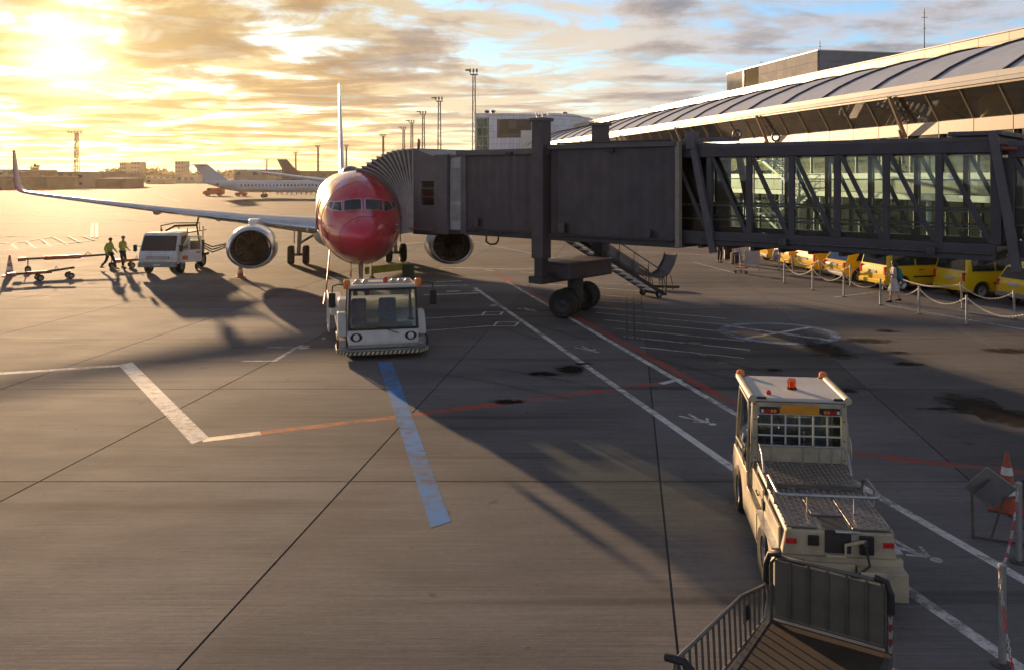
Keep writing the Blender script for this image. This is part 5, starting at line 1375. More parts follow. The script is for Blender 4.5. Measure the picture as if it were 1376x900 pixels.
MB().tube([(0.9, 3.3, 2.44), (1.0, 3.4, 1.5)], 0.045, 8).build('hose_arm', M_black, tk, smooth=60)
MB().tube([(0.9, 3.3, 2.44), (1.05, 3.3, 3.15)], 0.05, 8).build('hose_riser', M_black, tk, smooth=60)
for k in range(3):
    MB().tube([(0.9, 4.2, 1.4-0.12*k), (1.5, 4.1, 1.15-0.15*k), (2.2, 4.3, 1.3-0.1*k), (2.9, 4.0, 1.45-0.12*k)], 0.04, 7).build('delivery_hose', M_dsteel, tk, smooth=60)
wheel(tk, (1.15, 2.6, 0.2), 0.2, 0.12, (1, 0, 0), 'caster_wheel')

# ------------------------------------------------------------------ tow bars, cones
M_obar = pm('orange_tow_bar', (0.42, 0.10, 0.04), 0.5, var=0.18, dirt=0.35)
def towbar(name, label, a, b_, z, red, wh, loops):
    a = Vector(a); b_ = Vector(b_); d = (b_-a); L_ = d.length; t = thing(name, label, 'tow bar', (a.x, a.y, 0), math.atan2(d.y, d.x), 'tow bars left of the truck')
    MB().tube([(0, 0, z), (L_*red, 0, z*1.02), (L_, 0, z*loops)], 0.055, 8).build('bar', M_dsteel, t, smooth=60)
    MB().tube([(L_*0.22, 0, z*1.01), (L_*0.62, 0, z*1.02)], 0.11 if red > .5 else 0.08, 10).build('sleeve', M_obar, t, smooth=60)
    MB().bar((-0.25, 0, z-0.02), (0.12, 0, z), 0.3, 0.2).build('coupling_head', M_obar, t, bev=0.02)
    MB().tube([(L_*0.66, 0, z+.05), (L_*0.70, 0.05, z+0.25), (L_*0.74, 0.02, z+.08)], 0.02, 6).build('grip', M_dsteel, t)
    for q in wh:
        MB().bar((L_*q, -0.3, 0.16), (L_*q, 0.3, 0.16), 0.06, 0.06).build('axle', M_dsteel, t)
        MB().bar((L_*q, 0, 0.16), (L_*q, 0, z), 0.06, 0.06).build('axle_leg', M_dsteel, t)
        for s in (-1, 1): wheel(t, (L_*q, s*0.3, 0.16), 0.16, 0.08, (0, 1, 0))
    return t
pA = Vector(gp(18, 369)); pB = Vector(gp(147, 362))
towbar('tow_bar', 'long orange and grey tow bar held by the two workers', (pA.x, pA.y+0.9), (pB.x, pB.y+0.6), 0.72, 0.6, (0.05, 0.97), 1.1)
pA = Vector(gp(17, 380)); pB = Vector(gp(100, 374))
towbar('tow_bar', 'short low tow bar with small wheels lying in front of the long one', (pA.x, pA.y), (pB.x, pB.y), 0.40, 0.45, (0.42, 0.92), 1.35)
pA = Vector(gp(150, 363)); pB = Vector(gp(186, 361))
towbar('tow_bar', 'stub tow bar at the white truck\'s front bumper behind the workers', (pA.x, pA.y+0.8), (pB.x, pB.y+0.8), 0.42, 0.5, (0.5,), 1.0)
M_cone = pm('orange_cone_plastic', (0.62, 0.11, 0.03), 0.5, var=0.12, scale=6, dirt=0.25)
M_cwhite = pm('cone_white_band', (0.66, 0.62, 0.58), 0.45, var=0.1, dirt=0.25)
def cone(loc, h, label, M_cone=M_cone):
    t = thing('traffic_cone', label, 'cone', loc, random.uniform(0, 1.5), 'orange traffic cones')
    k = h/0.75
    MB().b(-0.2*k, 0.2*k, -0.2*k, 0.2*k, 0, 0.035*k).build('base', M_cone, t, bev=0.01)
    def r(z): return (0.145 - 0.12*z/0.75)*k
    MB().lathe([(r(0.03), 0.036*k), (r(.75), .74*k), (r(.75)*0.6, .75*k)], 18).build('cone_body', M_cone, t, smooth=40)
    for z0, z1 in ((0.2, 0.34), (0.46, 0.56)):
        MB().lathe([(r(z0)+0.004, z0*k), (r(z1)+0.004, z1*k)], 18, caps=False).build('reflective_band', M_cwhite, t, smooth=40)
    return t
cone((G(323, 372.5).x, G(323, 372.5).y, 0), 0.86, 'orange traffic cone standing alone below the left engine')
cone((G(13, 371).x, G(13, 371).y, 0), 1.1, 'tall orange traffic cone standing at the left ends of the tow bars')
cone((G(1353, 684).x, G(1353, 684).y, 0), 0.90, 'large worn traffic cone standing behind the folded trestle at right', pm('worn_shaded_cone_plastic', (0.34, 0.075, 0.03), 0.6, var=0.2, scale=6, dirt=0.6))  # aged plastic, with the shadow on the cone put into its darker colour

# ------------------------------------------------------------------ yellow taxis
M_tax = pm('yellow_taxi_paint', (0.80, 0.52, 0.012), 0.28, var=0.05, coat=0.5, scale=1.5, rvar=0.05)
M_tax2 = pm('amber_taxi_paint', (0.80, 0.49, 0.012), 0.28, var=0.05, coat=0.5, scale=1.5, rvar=0.05)
M_carwin = pm('tinted_car_glass', (0.02, 0.028, 0.03), 0.05, var=0.1, rvar=0.02)
M_seamd = pm('door_gap', (0.03, 0.022, 0.01), 0.7)
M_alloy = pm('alloy_rim', (0.5, 0.5, 0.52), 0.3, metal=0.8, var=0.08)
def taxi(label, loc, rz, kind, paint):
    t = thing('taxi_van' if kind == 'van' else 'taxi_car', label, 'taxi', loc, rz, 'yellow taxis parked below the terminal')
    if kind == 'van':
        Lg, hw = 4.9, 0.95
        top = [(4.88, 0.75), (4.75, 1.0), (4.05, 1.16), (3.25, 1.78), (2.9, 1.93), (0.5, 1.97), (0.22, 1.90), (0.08, 1.15), (0.0, 1.0), (0.0, 0.35)]
        wy = (0.88, 3.92); wr = 0.34; zs = 1.12
    else:
        Lg, hw = 4.4, 0.90
        top = [(4.38, 0.68), (4.2, 0.92), (3.45, 1.06), (2.65, 1.58), (2.2, 1.68), (0.9, 1.67), (0.42, 1.52), (0.10, 1.02), (0.0, 0.88), (0.02, 0.35)]
        wy = (0.85, 3.55); wr = 0.32; zs = 1.02
    bot = [(0.02, 0.30)]
    for y in wy: bot += [(y - 0.42*math.cos(PI*k/10), 0.28 + 0.44*math.sin(PI*k/10)) for k in range(11)]
    bot += [(Lg-0.02, 0.30)]
    def X(z): return hw - 0.13*max(0, z - zs)/0.8 - 0.02*max(0, 0.6 - z)
    poly = bot + top
    MB().prism(poly, lambda p: (-X(p[1]), p[0], p[1]), lambda p: (X(p[1]), p[0], p[1])).build('body', paint, t, bev=0.05, smooth=35, segs=3)
    for s in (-1, 1):
        for y in wy:
            w = wheel(t, (s*(hw-0.13), y, wr), wr, 0.22, (1, 0, 0), rim_r=0.66)
            for ch in w.children: ch.data.materials[0] = M_alloy
        ws_ = ((0.42, 1.5), (1.6, 2.75), (2.85, 3.55)) if kind == 'van' else ((0.75, 1.35), (1.42, 2.25), (2.33, 3.0))
        zt = 1.78 if kind == 'van' else 1.54
        for i, (a, b_) in enumerate(ws_):
            if i == 2: pl = [(a, zs+0.05), (b_, zs+0.05), (b_-0.4, zt-0.12), (a, zt)]
            elif i == 0 and kind != 'van': pl = [(a-0.1, zs+0.05), (b_, zs+0.05), (b_, zt), (a+0.15, zt-0.06)]
            else: pl = [(a, zs+0.05), (b_, zs+0.05), (b_, zt), (a, zt)]
            MB().prism(pl, lambda p: (s*(X(p[1])-0.03), p[0], p[1]), lambda p: (s*(X(p[1])+0.006), p[0], p[1])).build('side_window', M_carwin, t)
        for y in ws_[1]:
            MB().prism([(y+0.04, 0.36), (y+0.055, 0.36), (y+0.055, zt), (y+0.04, zt)], lambda p: (s*(X(p[1])-0.03), p[0], p[1]), lambda p: (s*(X(p[1])+0.003), p[0], p[1])).build('door_seam', M_seamd, t)
        MB().b(s*(hw+0.012), s*(hw-0.02), ws_[1][0]+0.15, ws_[1][0]+0.35, 0.96, 1.0).build('door_handle', M_seamd, t)
        MB().b(s*(hw+0.014), s*(hw-0.02), wy[0]+0.55, wy[1]-0.55, 0.62, 0.69).build('side_moulding', M_seamd, t)
        MB().b(s*(hw-0.17), s*(hw-0.015), -0.012, 0.10, 0.75, 1.12 if kind == 'van' else 1.0).build('tail_light', M_redlamp, t, bev=0.02)
        MB().box((s*(hw+0.12), ws_[2][1]-0.25, zs+0.12), (0.18, 0.1, 0.2)).build('door_mirror', paint, t, bev=0.04)
        MB().b(s*(hw-0.3), s*(hw-0.04), Lg-0.12, Lg-0.005, 0.68, 0.84).build('headlight', M_lens, t, bev=0.03)
    rw0, rw1 = ((1.20, 0.09), (1.78, 0.19)) if kind == 'van' else ((1.08, 0.14), (1.50, 0.42))
    (za, ya), (zb, yb) = rw0, rw1
    MB().loft([[Vector((-(X(za)-0.1), ya+0.04, za)), Vector((X(za)-0.1, ya+0.04, za)), Vector((X(zb)-0.12, yb+0.04, zb)), Vector((-(X(zb)-0.12), yb+0.04, zb))],
               [Vector((-(X(za)-0.1), ya-0.025, za)), Vector((X(za)-0.1, ya-0.025, za)), Vector((X(zb)-0.12, yb-0.025, zb)), Vector((-(X(zb)-0.12), yb-0.025, zb))]]).build('rear_window', M_carwin, t)
    MB().b(-hw+0.03, hw-0.03, -0.07, 0.06, 0.33, 0.52).build('rear_bumper', paint if kind == 'van' else M_bgrey, t, bev=0.03)
    MB().b(-0.27, 0.27, -0.022, 0.02, 0.78, 0.90).build('number_plate', M_lens, t, bev=0.006)
    MB().box((0, (2.3 if kind == 'van' else 1.8), (2.02 if kind == 'van' else 1.73)), (0.5, 0.16, 0.13)).build('roof_sign', M_lens, t, bev=0.03)
    fw0, fw1 = ((4.0, 1.2), (3.32, 1.75)) if kind == 'van' else ((3.4, 1.1), (2.72, 1.54))
    MB().loft([[Vector((-0.75, fw0[0], fw0[1]-0.02)), Vector((0.75, fw0[0], fw0[1]-0.02)), Vector((0.7, fw1[0], fw1[1]-0.02)), Vector((-0.7, fw1[0], fw1[1]-0.02))],
               [Vector((-0.75, fw0[0]+0.03, fw0[1]+0.02)), Vector((0.75, fw0[0]+0.03, fw0[1]+0.02)), Vector((0.7, fw1[0]+0.03, fw1[1]+0.03)), Vector((-0.7, fw1[0]+0.03, fw1[1]+0.03))]]).build('windscreen', M_carwin, t)
    return t
def put_taxi(label, px, D, ang, kind, paint):
    # px: column of the rear corner nearest the ropes' far end (picture left)
    th = rad(ang); fwd = Vector((math.cos(th), math.sin(th))); rt = Vector((fwd.y, -fwd.x)); hw = 0.95 if kind == 'van' else 0.90
    lc = Vector(((px-CX)/F*D, D)); c = lc + rt*hw
    return taxi(label, (c.x, c.y, 0), th - PI/2, kind, paint)
put_taxi('yellow taxi van behind the woman with the teal backpack', 1155, 40.2, 13, 'van', M_tax)
put_taxi('yellow taxi van showing a spoked rear wheel, second from the right edge', 1254, 37.9, 13, 'van', M_tax)
put_taxi('yellow taxi car with a sloping rear window cut by the right edge', 1338, 35.2, 13, 'car', M_tax)
put_taxi('amber taxi car with round red tail light left of the woman\'s van', 1106, 43.2, 13, 'car', M_tax2)
put_taxi('amber taxi van with a pale bumper, third from the far end of the row', 1068, 46.4, 13, 'van', M_tax2)
put_taxi('yellow taxi van second from the far end behind the rope posts', 1038, 49.6, 13, 'van', M_tax)
put_taxi('yellow taxi car at the far end of the row beside the pale posts', 1012, 53.0, 13, 'car', M_tax)
# ------------------------------------------------------------------ baggage cart at the lens's feet
M_cart = pm('galvanised_cart_steel', (0.15, 0.14, 0.13), 0.45, metal=0.6, var=0.15, dirt=0.4)
M_ply = pm('brown_cart_floor', (0.04, 0.025, 0.015), 0.85, var=0.2, scale=2.5, dirt=0.35, bump=0.1)
M_panel = pm('cart_panel_sheet', (0.13, 0.12, 0.095), 0.6, metal=0.2, var=0.12, dirt=0.4)
ct = thing('baggage_cart', 'grey baggage cart with brown floor, sheet end panel and barred side gate', 'baggage cart', (2.72, 8.98, 0), math.atan2(-0.55, 0.835))
# local +x runs along the sheet panel (to the right), -y along the barred side (towards the lens)
FZ, PW, PL = 0.55, 1.12, 2.25
MB().b(0, PW, -PL, 0, FZ-0.05, FZ).build('floor', M_ply, ct)
for a, b_ in (((-0.03, 0.03), (PW+0.03, 0.03)), ((-0.03, -PL), (PW+0.03, -PL))):
    MB().bar((*a, FZ-0.06), (*b_, FZ-0.06), 0.06, 0.13).build('frame_beam', M_cart, ct)
for x in (-0.03, PW+0.03): MB().bar((x, -PL+0.03, FZ-0.06), (x, 0.0, FZ-0.06), 0.06, 0.128).build('frame_beam', M_cart, ct)
# sheet panel
pn = MB().b(0.04, PW-0.02, 0.0, 0.018, FZ+0.06, FZ+0.64).build('end_panel', M_panel, ct)
MB().tube([(0.0, 0.01, FZ-0.1), (0.0, 0.01, FZ+0.60), (0.05, 0.01, FZ+0.68), (PW-0.06, 0.01, FZ+0.68), (PW, 0.01, FZ+0.6), (PW, 0.01, FZ-0.1)], 0.021, 8).build('panel_frame', M_cart, pn, smooth=60)
MB().tube([(0, 0.01, FZ+0.05), (PW, 0.01, FZ+0.05)], 0.018, 8).build('panel_frame', M_cart, pn, smooth=60)
for k in range(1, 6):
    x = PW*k/6 + 0.01
    MB().b(x-0.016, x+0.016, -0.016, 0.0, FZ+0.07, FZ+0.66).build('panel_rib', M_cart, pn, bev=0.004)
for x, sg in ((0.0, -1), (PW, 1)):
    MB().tube([(x+sg*-0.10, -0.02, FZ+0.72), (x+sg*0.01, -0.02, FZ+0.70), (x+sg*0.05, -0.02, FZ+0.58), (x+sg*0.055, -0.02, FZ+0.4)], 0.032, 8).build('rubber_corner', M_black, pn, smooth=60)
for k in range(6):
    MB().b(PW+0.03, PW+0.055, -0.03, 0.03, FZ+0.02+0.07*k, FZ+0.075+0.07*k).build('stripe_block', pm('faded_red_tape', (0.20, 0.03, 0.03), .6) if k % 2 else pm('dirty_white_tape', (0.30, 0.28, 0.26), .6), pn)
MB().tube([(-0.06, 0.0, FZ+0.5), (-0.08, 0.02, FZ+0.35), (-0.05, 0.03, FZ+0.2), (-0.07, 0.0, FZ)], 0.014, 6).build('latch_chain', M_steel, pn)
# barred side gate, leaning a little outward
gt = MB(); top = [(-0.08, 0.02, FZ+0.33), (-0.12, -0.60, FZ+0.46), (-0.18, -PL+0.1, FZ+0.53)]
gt.tube([(-0.08, 0.02, FZ-0.04)] + top + [(-0.16, -PL+0.02, FZ-0.02)], 0.02, 8)
gate = gt.build('side_gate', M_cart, ct, smooth=60)
MB().tube([(-0.08, 0.0, FZ-0.03), (-0.15, -PL+0.02, FZ-0.03)], 0.018, 8).build('gate_rail', M_cart, gate)
for k in range(1, 17):
    y = -PL*k/17
    zt = FZ + (0.33 + 0.13*(-y/0.60) if y > -0.60 else 0.46 + 0.07*(-y-0.6)/(PL-0.7)); xt = -0.08 - (0.04*(-y/0.6) if y > -0.6 else 0.04 + 0.06*(-y-.6)/(PL-.7))
    MB().bar((-0.08-0.07*(-y/PL), y, FZ-0.03), (xt, y, zt), 0.022, 0.01, up=(0, 1, 0)).build('gate_bar', M_cart, gate)
MB().box((-0.125, -0.42, FZ+0.22), (0.015, 0.16, 0.16)).build('gate_plate', M_black, gate)
for x in (0.1, PW-0.1):
    for y in (-0.35, -PL+0.35): wheel(ct, (x, y, 0.2), 0.2, 0.12, (1, 0, 0))
    MB().bar((x, -0.35, 0.2), (x, -0.35, FZ-0.06), 0.08, 0.08).build('axle_leg', M_black, ct); MB().bar((x, -PL+.35, 0.2), (x, -PL+.35, FZ-0.06), 0.08, 0.08).build('axle_leg', M_black, ct)
MB().tube([(0.2, 0.05, FZ-0.1), (0.9, 0.75, 0.42), (1.0, 1.0, 0.42)], 0.03, 8).build('drawbar', M_cart, ct)
MB().tube([(-0.22, -PL+0.0, FZ+0.6), (-0.05, -PL-0.02, FZ+0.62), (0.02, -PL-0.02, FZ+0.56)], 0.035, 8).build('rubber_corner', M_black, ct, smooth=60)

# ------------------------------------------------------------------ rope posts and chains
M_post = pm('galvanised_post', (0.42, 0.41, 0.40), 0.4, metal=0.6, var=0.12)
M_chw = pm('white_plastic_chain', (0.46, 0.44, 0.42), 0.5, var=0.1)
M_chr = pm('red_plastic_chain', (0.55, 0.03, 0.05), 0.45, var=0.1)
post_me = None
def post(px, py, lean, label, group='steel rope posts beside the taxis', h=1.02):
    p = G(px, py)
    t = thing('rope_post', label, 'post', (p.x, p.y, 0), 0, group); t.rotation_euler = (0, lean, 0)
    MB().tube([(0, 0, 0.01), (0, 0, h)], 0.04, 12).build('post_tube', M_post, t, smooth=50)
    MB().lathe([(0.044, h-0.005), (0.044, h+0.02), (0.02, h+0.035)], 12).build('post_cap', M_post, t, smooth=50)
    MB().lathe([(0.11, 0.0), (0.11, 0.012), (0.045, 0.03)], 16).build('base_plate', M_dsteel, t, smooth=30)
    return p + Vector((math.sin(lean)*h*0.95, 0, h*0.95))
def sag_chain(a, b_, sag, label, mats, big=False, group='plastic chains between the rope posts'):
    n = 22; pts = [a.lerp(b_, k/n) + Vector((0, 0, -sag*4*(k/n)*(1-k/n))) for k in range(n+1)]
    mb = MB(); ln = sum((pts[k+1]-pts[k]).length for k in range(n)); step = 0.042 if big else 0.075
    m = max(6, int(ln/step)); r = 0.0055 if big else 0.010
    for k in range(m):
        t = (k+0.5)/m*n; i = min(int(t), n-1); p = pts[i].lerp(pts[i+1], t-i); d = (pts[i+1]-pts[i]).normalized()
        sd = d.cross(Vector((0, 0, 1)) if abs(d.z) < .95 else Vector((1, 0, 0))).normalized(); u = sd if k % 2 else sd.cross(d)
        L_ = step*0.62; w = step*0.30
        mb.cur = int(k*0.075/0.042*0.1) % 2 if big else 0
        mb.tube([p + d*(L_*math.cos(q)) + u*(w*math.sin(q)) for q in [2*PI*j/8 for j in range(8)]], r, 5, closed=True)
    o = mb.build('barrier_chain', mats, None, smooth=60)
    return tag(o, label, 'chain', group)
front = [(1054, 380.6), (1092, 390), (1134, 399), (1183, 410), (1235, 422), (1299, 437), (1392, 459)]
ordn = ['first', 'second', 'third', 'fourth', 'fifth', 'sixth', 'seventh']
ft = [post(x, y, 0, lab) for (x, y), lab in zip(front, (
    'rope post of the near row, first one right of the grey sign', 'rope post of the near row, second right of the grey sign',
    'rope post of the near row, third right of the grey sign', 'rope post of the near row just left of the walking woman',
    'rope post of the near row just right of the walking woman', 'tallest-looking rope post of the near row below the spoked wheel',
    'rope post of the near row beyond the right frame edge'))]
back = [(1016, 358, 0), (1047, 363, 0), (1066, 367.5, -0.09), (1103, 375.5, -0.08), (1143, 385, 0), (1187, 389.5, 0), (1293.5, 415.5, -0.07), (1363, 429, -0.02)]
bk = [post(x, y, l, lab) for (x, y, l), lab in zip(back, (
    'upright rope post of the taxi side row hidden behind the grey sign', 'upright rope post of the taxi side row with the blue bag on it',
    'left-leaning rope post of the taxi side row before the amber van', 'left-leaning rope post before the amber car with round light',
    'upright rope post of the taxi side row before the amber car\'s wheel', 'rope post of the taxi side row behind the walking woman',
    'leaning rope post of the taxi side row before the spoked wheel', 'rope post of the taxi side row before the rightmost taxi'))]
for k in range(len(ft)-1):
    sag_chain(ft[k], ft[k+1], 0.40, ('pale chain of the near row between its %s and %s posts' % (ordn[k], ordn[k+1])), M_chw)
for k in range(len(bk)-1):
    sag_chain(bk[k], bk[k+1], 0.38, 'pale chain of the taxi side row, %s span from its far end' % ordn[k], M_chw)
# bottom right: posts with a red and white chain
q0 = post(1347, 893, 0, 'steel post at the lower right corner with a red and white chain', 'steel posts at the lower right', 1.05)
q1 = post(1369, 755, 0, 'steel post at the right edge behind the trestle', 'steel posts at the lower right', 1.05)
sag_chain(q1 + Vector((-0.04, -0.05, 0)), q0 + Vector((-0.02, 0.04, 0)), 0.25, 'red and white chain between the two steel posts at lower right', [M_chw, M_chr], True, 'red and white chains at lower right')
sag_chain(q0 + Vector((-0.05, -0.03, 0)), Vector((q0.x-0.75, q0.y-1.9, 0.85)), 0.62, 'red and white chain hanging down from the lower right post', [M_chw, M_chr], True, 'red and white chains at lower right')
# folded trestle with a sheet
fp = G(1345, 728)
fr = thing('folding_trestle', 'folded tube trestle with a tilted grey board beside the worn cone', 'trestle', (fp.x, fp.y, 0), rad(-20))
M_rt = pm('rusty_tube', (0.11, 0.075, 0.065), 0.6, var=0.25, dirt=0.4)
MB().tube([(-0.35, 0, 0), (-0.35, 0.12, 0.62), (-0.05, 0.05, 0.95)], 0.02, 6).build('leg', M_rt, fr)
MB().tube([(-0.35, 0, 0.03), (0.32, -0.05, 0.03)], 0.018, 6).build('foot_bar', M_rt, fr)
MB().tube([(0.32, -0.05, 0), (0.30, 0.1, 0.9)], 0.02, 6).build('leg', M_rt, fr)
MB().tube([(-0.12, 0.0, 0.05), (0.05, 0.05, 0.62), (0.3, 0.1, 0.66)], 0.016, 6).build('stay', M_rt, fr)
M2 = Matrix.Rotation(rad(35), 3, 'Y') @ Matrix.Rotation(rad(25), 3, 'X')
MB().box((-0.12, 0.12, 0.72), (0.46, 0.025, 0.52), M=M2).build('board', pm('grey_board', (0.22, 0.21, 0.21), 0.6, var=0.12, dirt=0.3), fr)

# ------------------------------------------------------------------ people
M_skin = pm('skin', (0.42, 0.25, 0.17), 0.55, var=0.08)
M_hair = pm('dark_hair', (0.018, 0.012, 0.009), 0.5, var=0.3, scale=20)
M_hiv = pm('lime_safety_jacket', (0.32, 0.42, 0.02), 0.7, var=0.12, scale=8)
M_navy = pm('navy_trousers', (0.022, 0.024, 0.036), 0.8, var=0.2, scale=10)
M_refl = pm('grey_reflective_band', (0.5, 0.5, 0.48), 0.4, var=0.08)
M_shoe = pm('black_shoes', (0.015, 0.014, 0.013), 0.5)
M_skirt = pm('white_skirt_cloth', (0.60, 0.55, 0.54), 0.8, var=0.15, scale=9, bump=0.2, bscale=18)
M_blouse = pm('pale_pink_jacket', (0.50, 0.40, 0.38), 0.8, var=0.12, scale=8)
M_teal = pm('teal_backpack', (0.008, 0.19, 0.25), 0.6, var=0.12, scale=10)
M_dcoat = pm('dark_coat', (0.03, 0.026, 0.028), 0.8, var=0.2)
def skin_body(name, verts, edges, radii, mat, parent, sub=2, root=0):
    me = bpy.data.meshes.new(name); me.from_pydata([tuple(v) for v in verts], edges, []); me.materials.append(mat)
    o = bpy.data.objects.new(name, me); COL.objects.link(o); o.parent = parent
    sk = o.modifiers.new('skin', 'SKIN'); sk.use_smooth_shade = True
    sv = me.skin_vertices[0].data if me.skin_vertices else None
    if sv is None:
        bpy.context.view_layer.update(); sv = me.skin_vertices[0].data
    for i, r in enumerate(radii):
        r = r if isinstance(r, tuple) else (r, r)
        sv[i].radius = r; sv[i].use_root = (i == root)
    ss = o.modifiers.new('sub', 'SUBSURF'); ss.levels = sub; ss.render_levels = sub
    return o
def person(label, loc, rz, pose, top, legs, hair=M_hair, extra=None, k=1.0, group=None):
    """local frame: faces -y. pose: dict of joints (metres, 1.75 m figure)"""
    t = thing('person', label, 'person', loc, rz, group); t.scale = (k, k, k)
    P = dict(pelvis=(0, 0, .93), waist=(0, 0, 1.08), chest=(0, 0, 1.30), neck=(0, 0, 1.47), head=(0, -.02, 1.62),
             shL=(.19, 0, 1.42), elL=(.25, .04, 1.14), haL=(.24, -.08, .90), shR=(-.19, 0, 1.42), elR=(-.25, .04, 1.14), haR=(-.24, -.08, .90),
             hiL=(.095, 0, .90), knL=(.10, -.03, .50), anL=(.10, .03, .09), hiR=(-.095, 0, .90), knR=(-.10, -.03, .50), anR=(-.10, .03, .09))
    P.update(pose); P = {a: Vector(b_) for a, b_ in P.items()}
    names = ['pelvis', 'waist', 'chest', 'neck', 'head', 'hiL', 'knL', 'anL', 'hiR', 'knR', 'anR', 'shL', 'elL', 'haL', 'shR', 'elR', 'haR']
    vs = [P[n] for n in names]; ix = {n: i for i, n in enumerate(names)}
    ed = [('pelvis', 'waist'), ('waist', 'chest'), ('chest', 'neck'), ('neck', 'head'), ('pelvis', 'hiL'), ('hiL', 'knL'), ('knL', 'anL'), ('pelvis', 'hiR'), ('hiR', 'knR'), ('knR', 'anR'),
          ('chest', 'shL'), ('shL', 'elL'), ('elL', 'haL'), ('chest', 'shR'), ('shR', 'elR'), ('elR', 'haR')]
    ed = [(ix[a], ix[b_]) for a, b_ in ed]
    rr = [(.13, .10), (.125, .095), (.15, .105), .058, .075, .085, .055, .036, .085, .055, .036, .055, .038, .024, .055, .038, .024]
    # top of the head, feet, fingers
    hd = P['head']; up = (hd - P['neck']).normalized()
    vs.append(hd + up*0.09); ed.append((ix['head'], len(vs)-1)); rr.append(.07)
    for s, a in ((1, 'anL'), (-1, 'anR')):
        vs.append(P[a] + Vector((s*0.02, -.17, -.045))); ed.append((ix[a], len(vs)-1)); rr.append((.035, .025))
    for h, e in (('haL', 'elL'), ('haR', 'elR')):
        d = (P[h]-P[e]).normalized(); sd = d.cross(Vector((0, 1, 0.2))).normalized(); fw = sd.cross(d)
        vs.append(P[h] + d*0.075); pi = len(vs)-1; ed.append((ix[h], pi)); rr.append((.036, .018))
        for j in range(4):
            b0 = P[h] + d*0.09 + fw*(0.027 - 0.018*j); ln = (0.07, 0.08, 0.075, 0.058)[j]
            vs.append(b0); ed.append((pi, len(vs)-1)); rr.append(.009); vs.append(b0 + d*ln*0.6 + sd*0.008); ed.append((len(vs)-2, len(vs)-1)); rr.append(.008); vs.append(b0 + d*ln*0.95 + sd*0.028); ed.append((len(vs)-2, len(vs)-1)); rr.append(.007)
        vs.append(P[h] + d*0.04 + fw*0.04); ed.append((ix[h], len(vs)-1)); rr.append(.011); vs.append(P[h] + d*0.085 + fw*0.055 + sd*0.015); ed.append((len(vs)-2, len(vs)-1)); rr.append(.009)
    body = skin_body('body', vs, ed, rr, M_skin, t, 1)
    # face: nose, eyes, mouth, ears
    fc = hd + Vector((0, -.075, .02))
    MB().tube([fc + Vector((0, -.002, .03)), fc + Vector((0, -.03, -.01))], [.008, .014], 6).build('nose', M_skin, t, smooth=60)
    for s in (-1, 1):
        MB().ell(fc + Vector((s*.03, .002, .032)), (.013, .008, .008), 8, 6).build('eye', M_black, t)
        MB().ell(hd + Vector((s*.078, .005, .015)), (.012, .022, .034), 8, 6).build('ear', M_skin, t, smooth=60)
    MB().ell(fc + Vector((0, -.004, -.04)), (.026, .008, .007), 8, 6).build('mouth', pm('lips', (0.30, 0.11, 0.09), 0.5), t)
    # clothing
    sh = [P['waist'], P['chest'], P['neck'] - Vector((0, 0, .05)), P['shL'], P['elL'], P['haL'].lerp(P['elL'], .12), P['shR'], P['elR'], P['haR'].lerp(P['elR'], .12), P['pelvis']]
    skin_body('jacket', sh, [(9, 0), (0, 1), (1, 2), (1, 3), (3, 4), (4, 5), (1, 6), (6, 7), (7, 8)], [(.155, .12), (.175, .13), .075, .075, .056, .044, .075, .056, .044, (.15, .115)], top, t, 2)
    if legs:
        lg = [P['pelvis'] + Vector((0, 0, .04)), P['hiL'], P['knL'], P['anL'] + Vector((0, 0, .02)), P['hiR'], P['knR'], P['anR'] + Vector((0, 0, .02))]
        skin_body('trousers', lg, [(0, 1), (1, 2), (2, 3), (0, 4), (4, 5), (5, 6)], [(.15, .11), .10, .075, .06, .10, .075, .06], legs, t, 2)
    for s, a in ((1, 'anL'), (-1, 'anR')):
        q = P[a] - Vector((0, 0, .09)); MB().loft([[q + Vector((w*math.cos(2*PI*j/12), y, z0 + h*(0.5+0.5*math.sin(2*PI*j/12)))) for j in range(12)] for y, w, h, z0 in ((.07, .03, .08, .0), (.04, .042, .10, .0), (-.06, .045, .085, 0), (-.16, .045, .055, 0), (-.21, .025, .035, .005))]).build('shoe', M_shoe, t, smooth=60)
    MB().ell(hd + Vector((0, .018, .055)), (.094, .10, .085), 16, 10).build('hair', hair, t, smooth=60)
    if extra: extra(t, P)
    return t
def vest_bands(t, P):
    for f in (0.2, 0.75):
        c = P['waist'].lerp(P['chest'], f); a = (.172, .13) if f < .5 else (.19, .142)
        MB().tube([c + Vector((a[0]*math.cos(q), a[1]*math.sin(q), 0)) for q in [2*PI*j/20 for j in range(20)]], 0.018, 6, closed=True).build('reflective_band', M_refl, t, smooth=60)
    MB().ell(P['head'] + Vector((0, 0.01, .085)), (.10, .105, .07), 14, 8).build('cap', M_navy, t, smooth=60)
    MB().box(P['head'] + Vector((0, -.12, .075)), (.13, .09, .014)).build('cap_peak', M_navy, t)
stride = dict(hiL=(.095, 0, .90), knL=(.10, -.22, .52), anL=(.10, -.33, .12), hiR=(-.095, 0, .90), knR=(-.10, .12, .50), anR=(-.10, .42, .20), pelvis=(0, 0, .93))
w1 = dict(stride, elL=(.26, -.05, 1.16), haL=(.20, -.28, 1.0), elR=(-.25, .10, 1.15), haR=(-.22, -.02, .92), head=(0, -.07, 1.61), chest=(0, -.03, 1.30), neck=(0, -.05, 1.46))
p = G(147, 363)
person('worker in lime safety jacket striding with rear leg out, left of the pair', (p.x, p.y, 0), rad(78), w1, M_hiv, M_navy, extra=vest_bands, k=1.02, group='workers walking to the white truck')
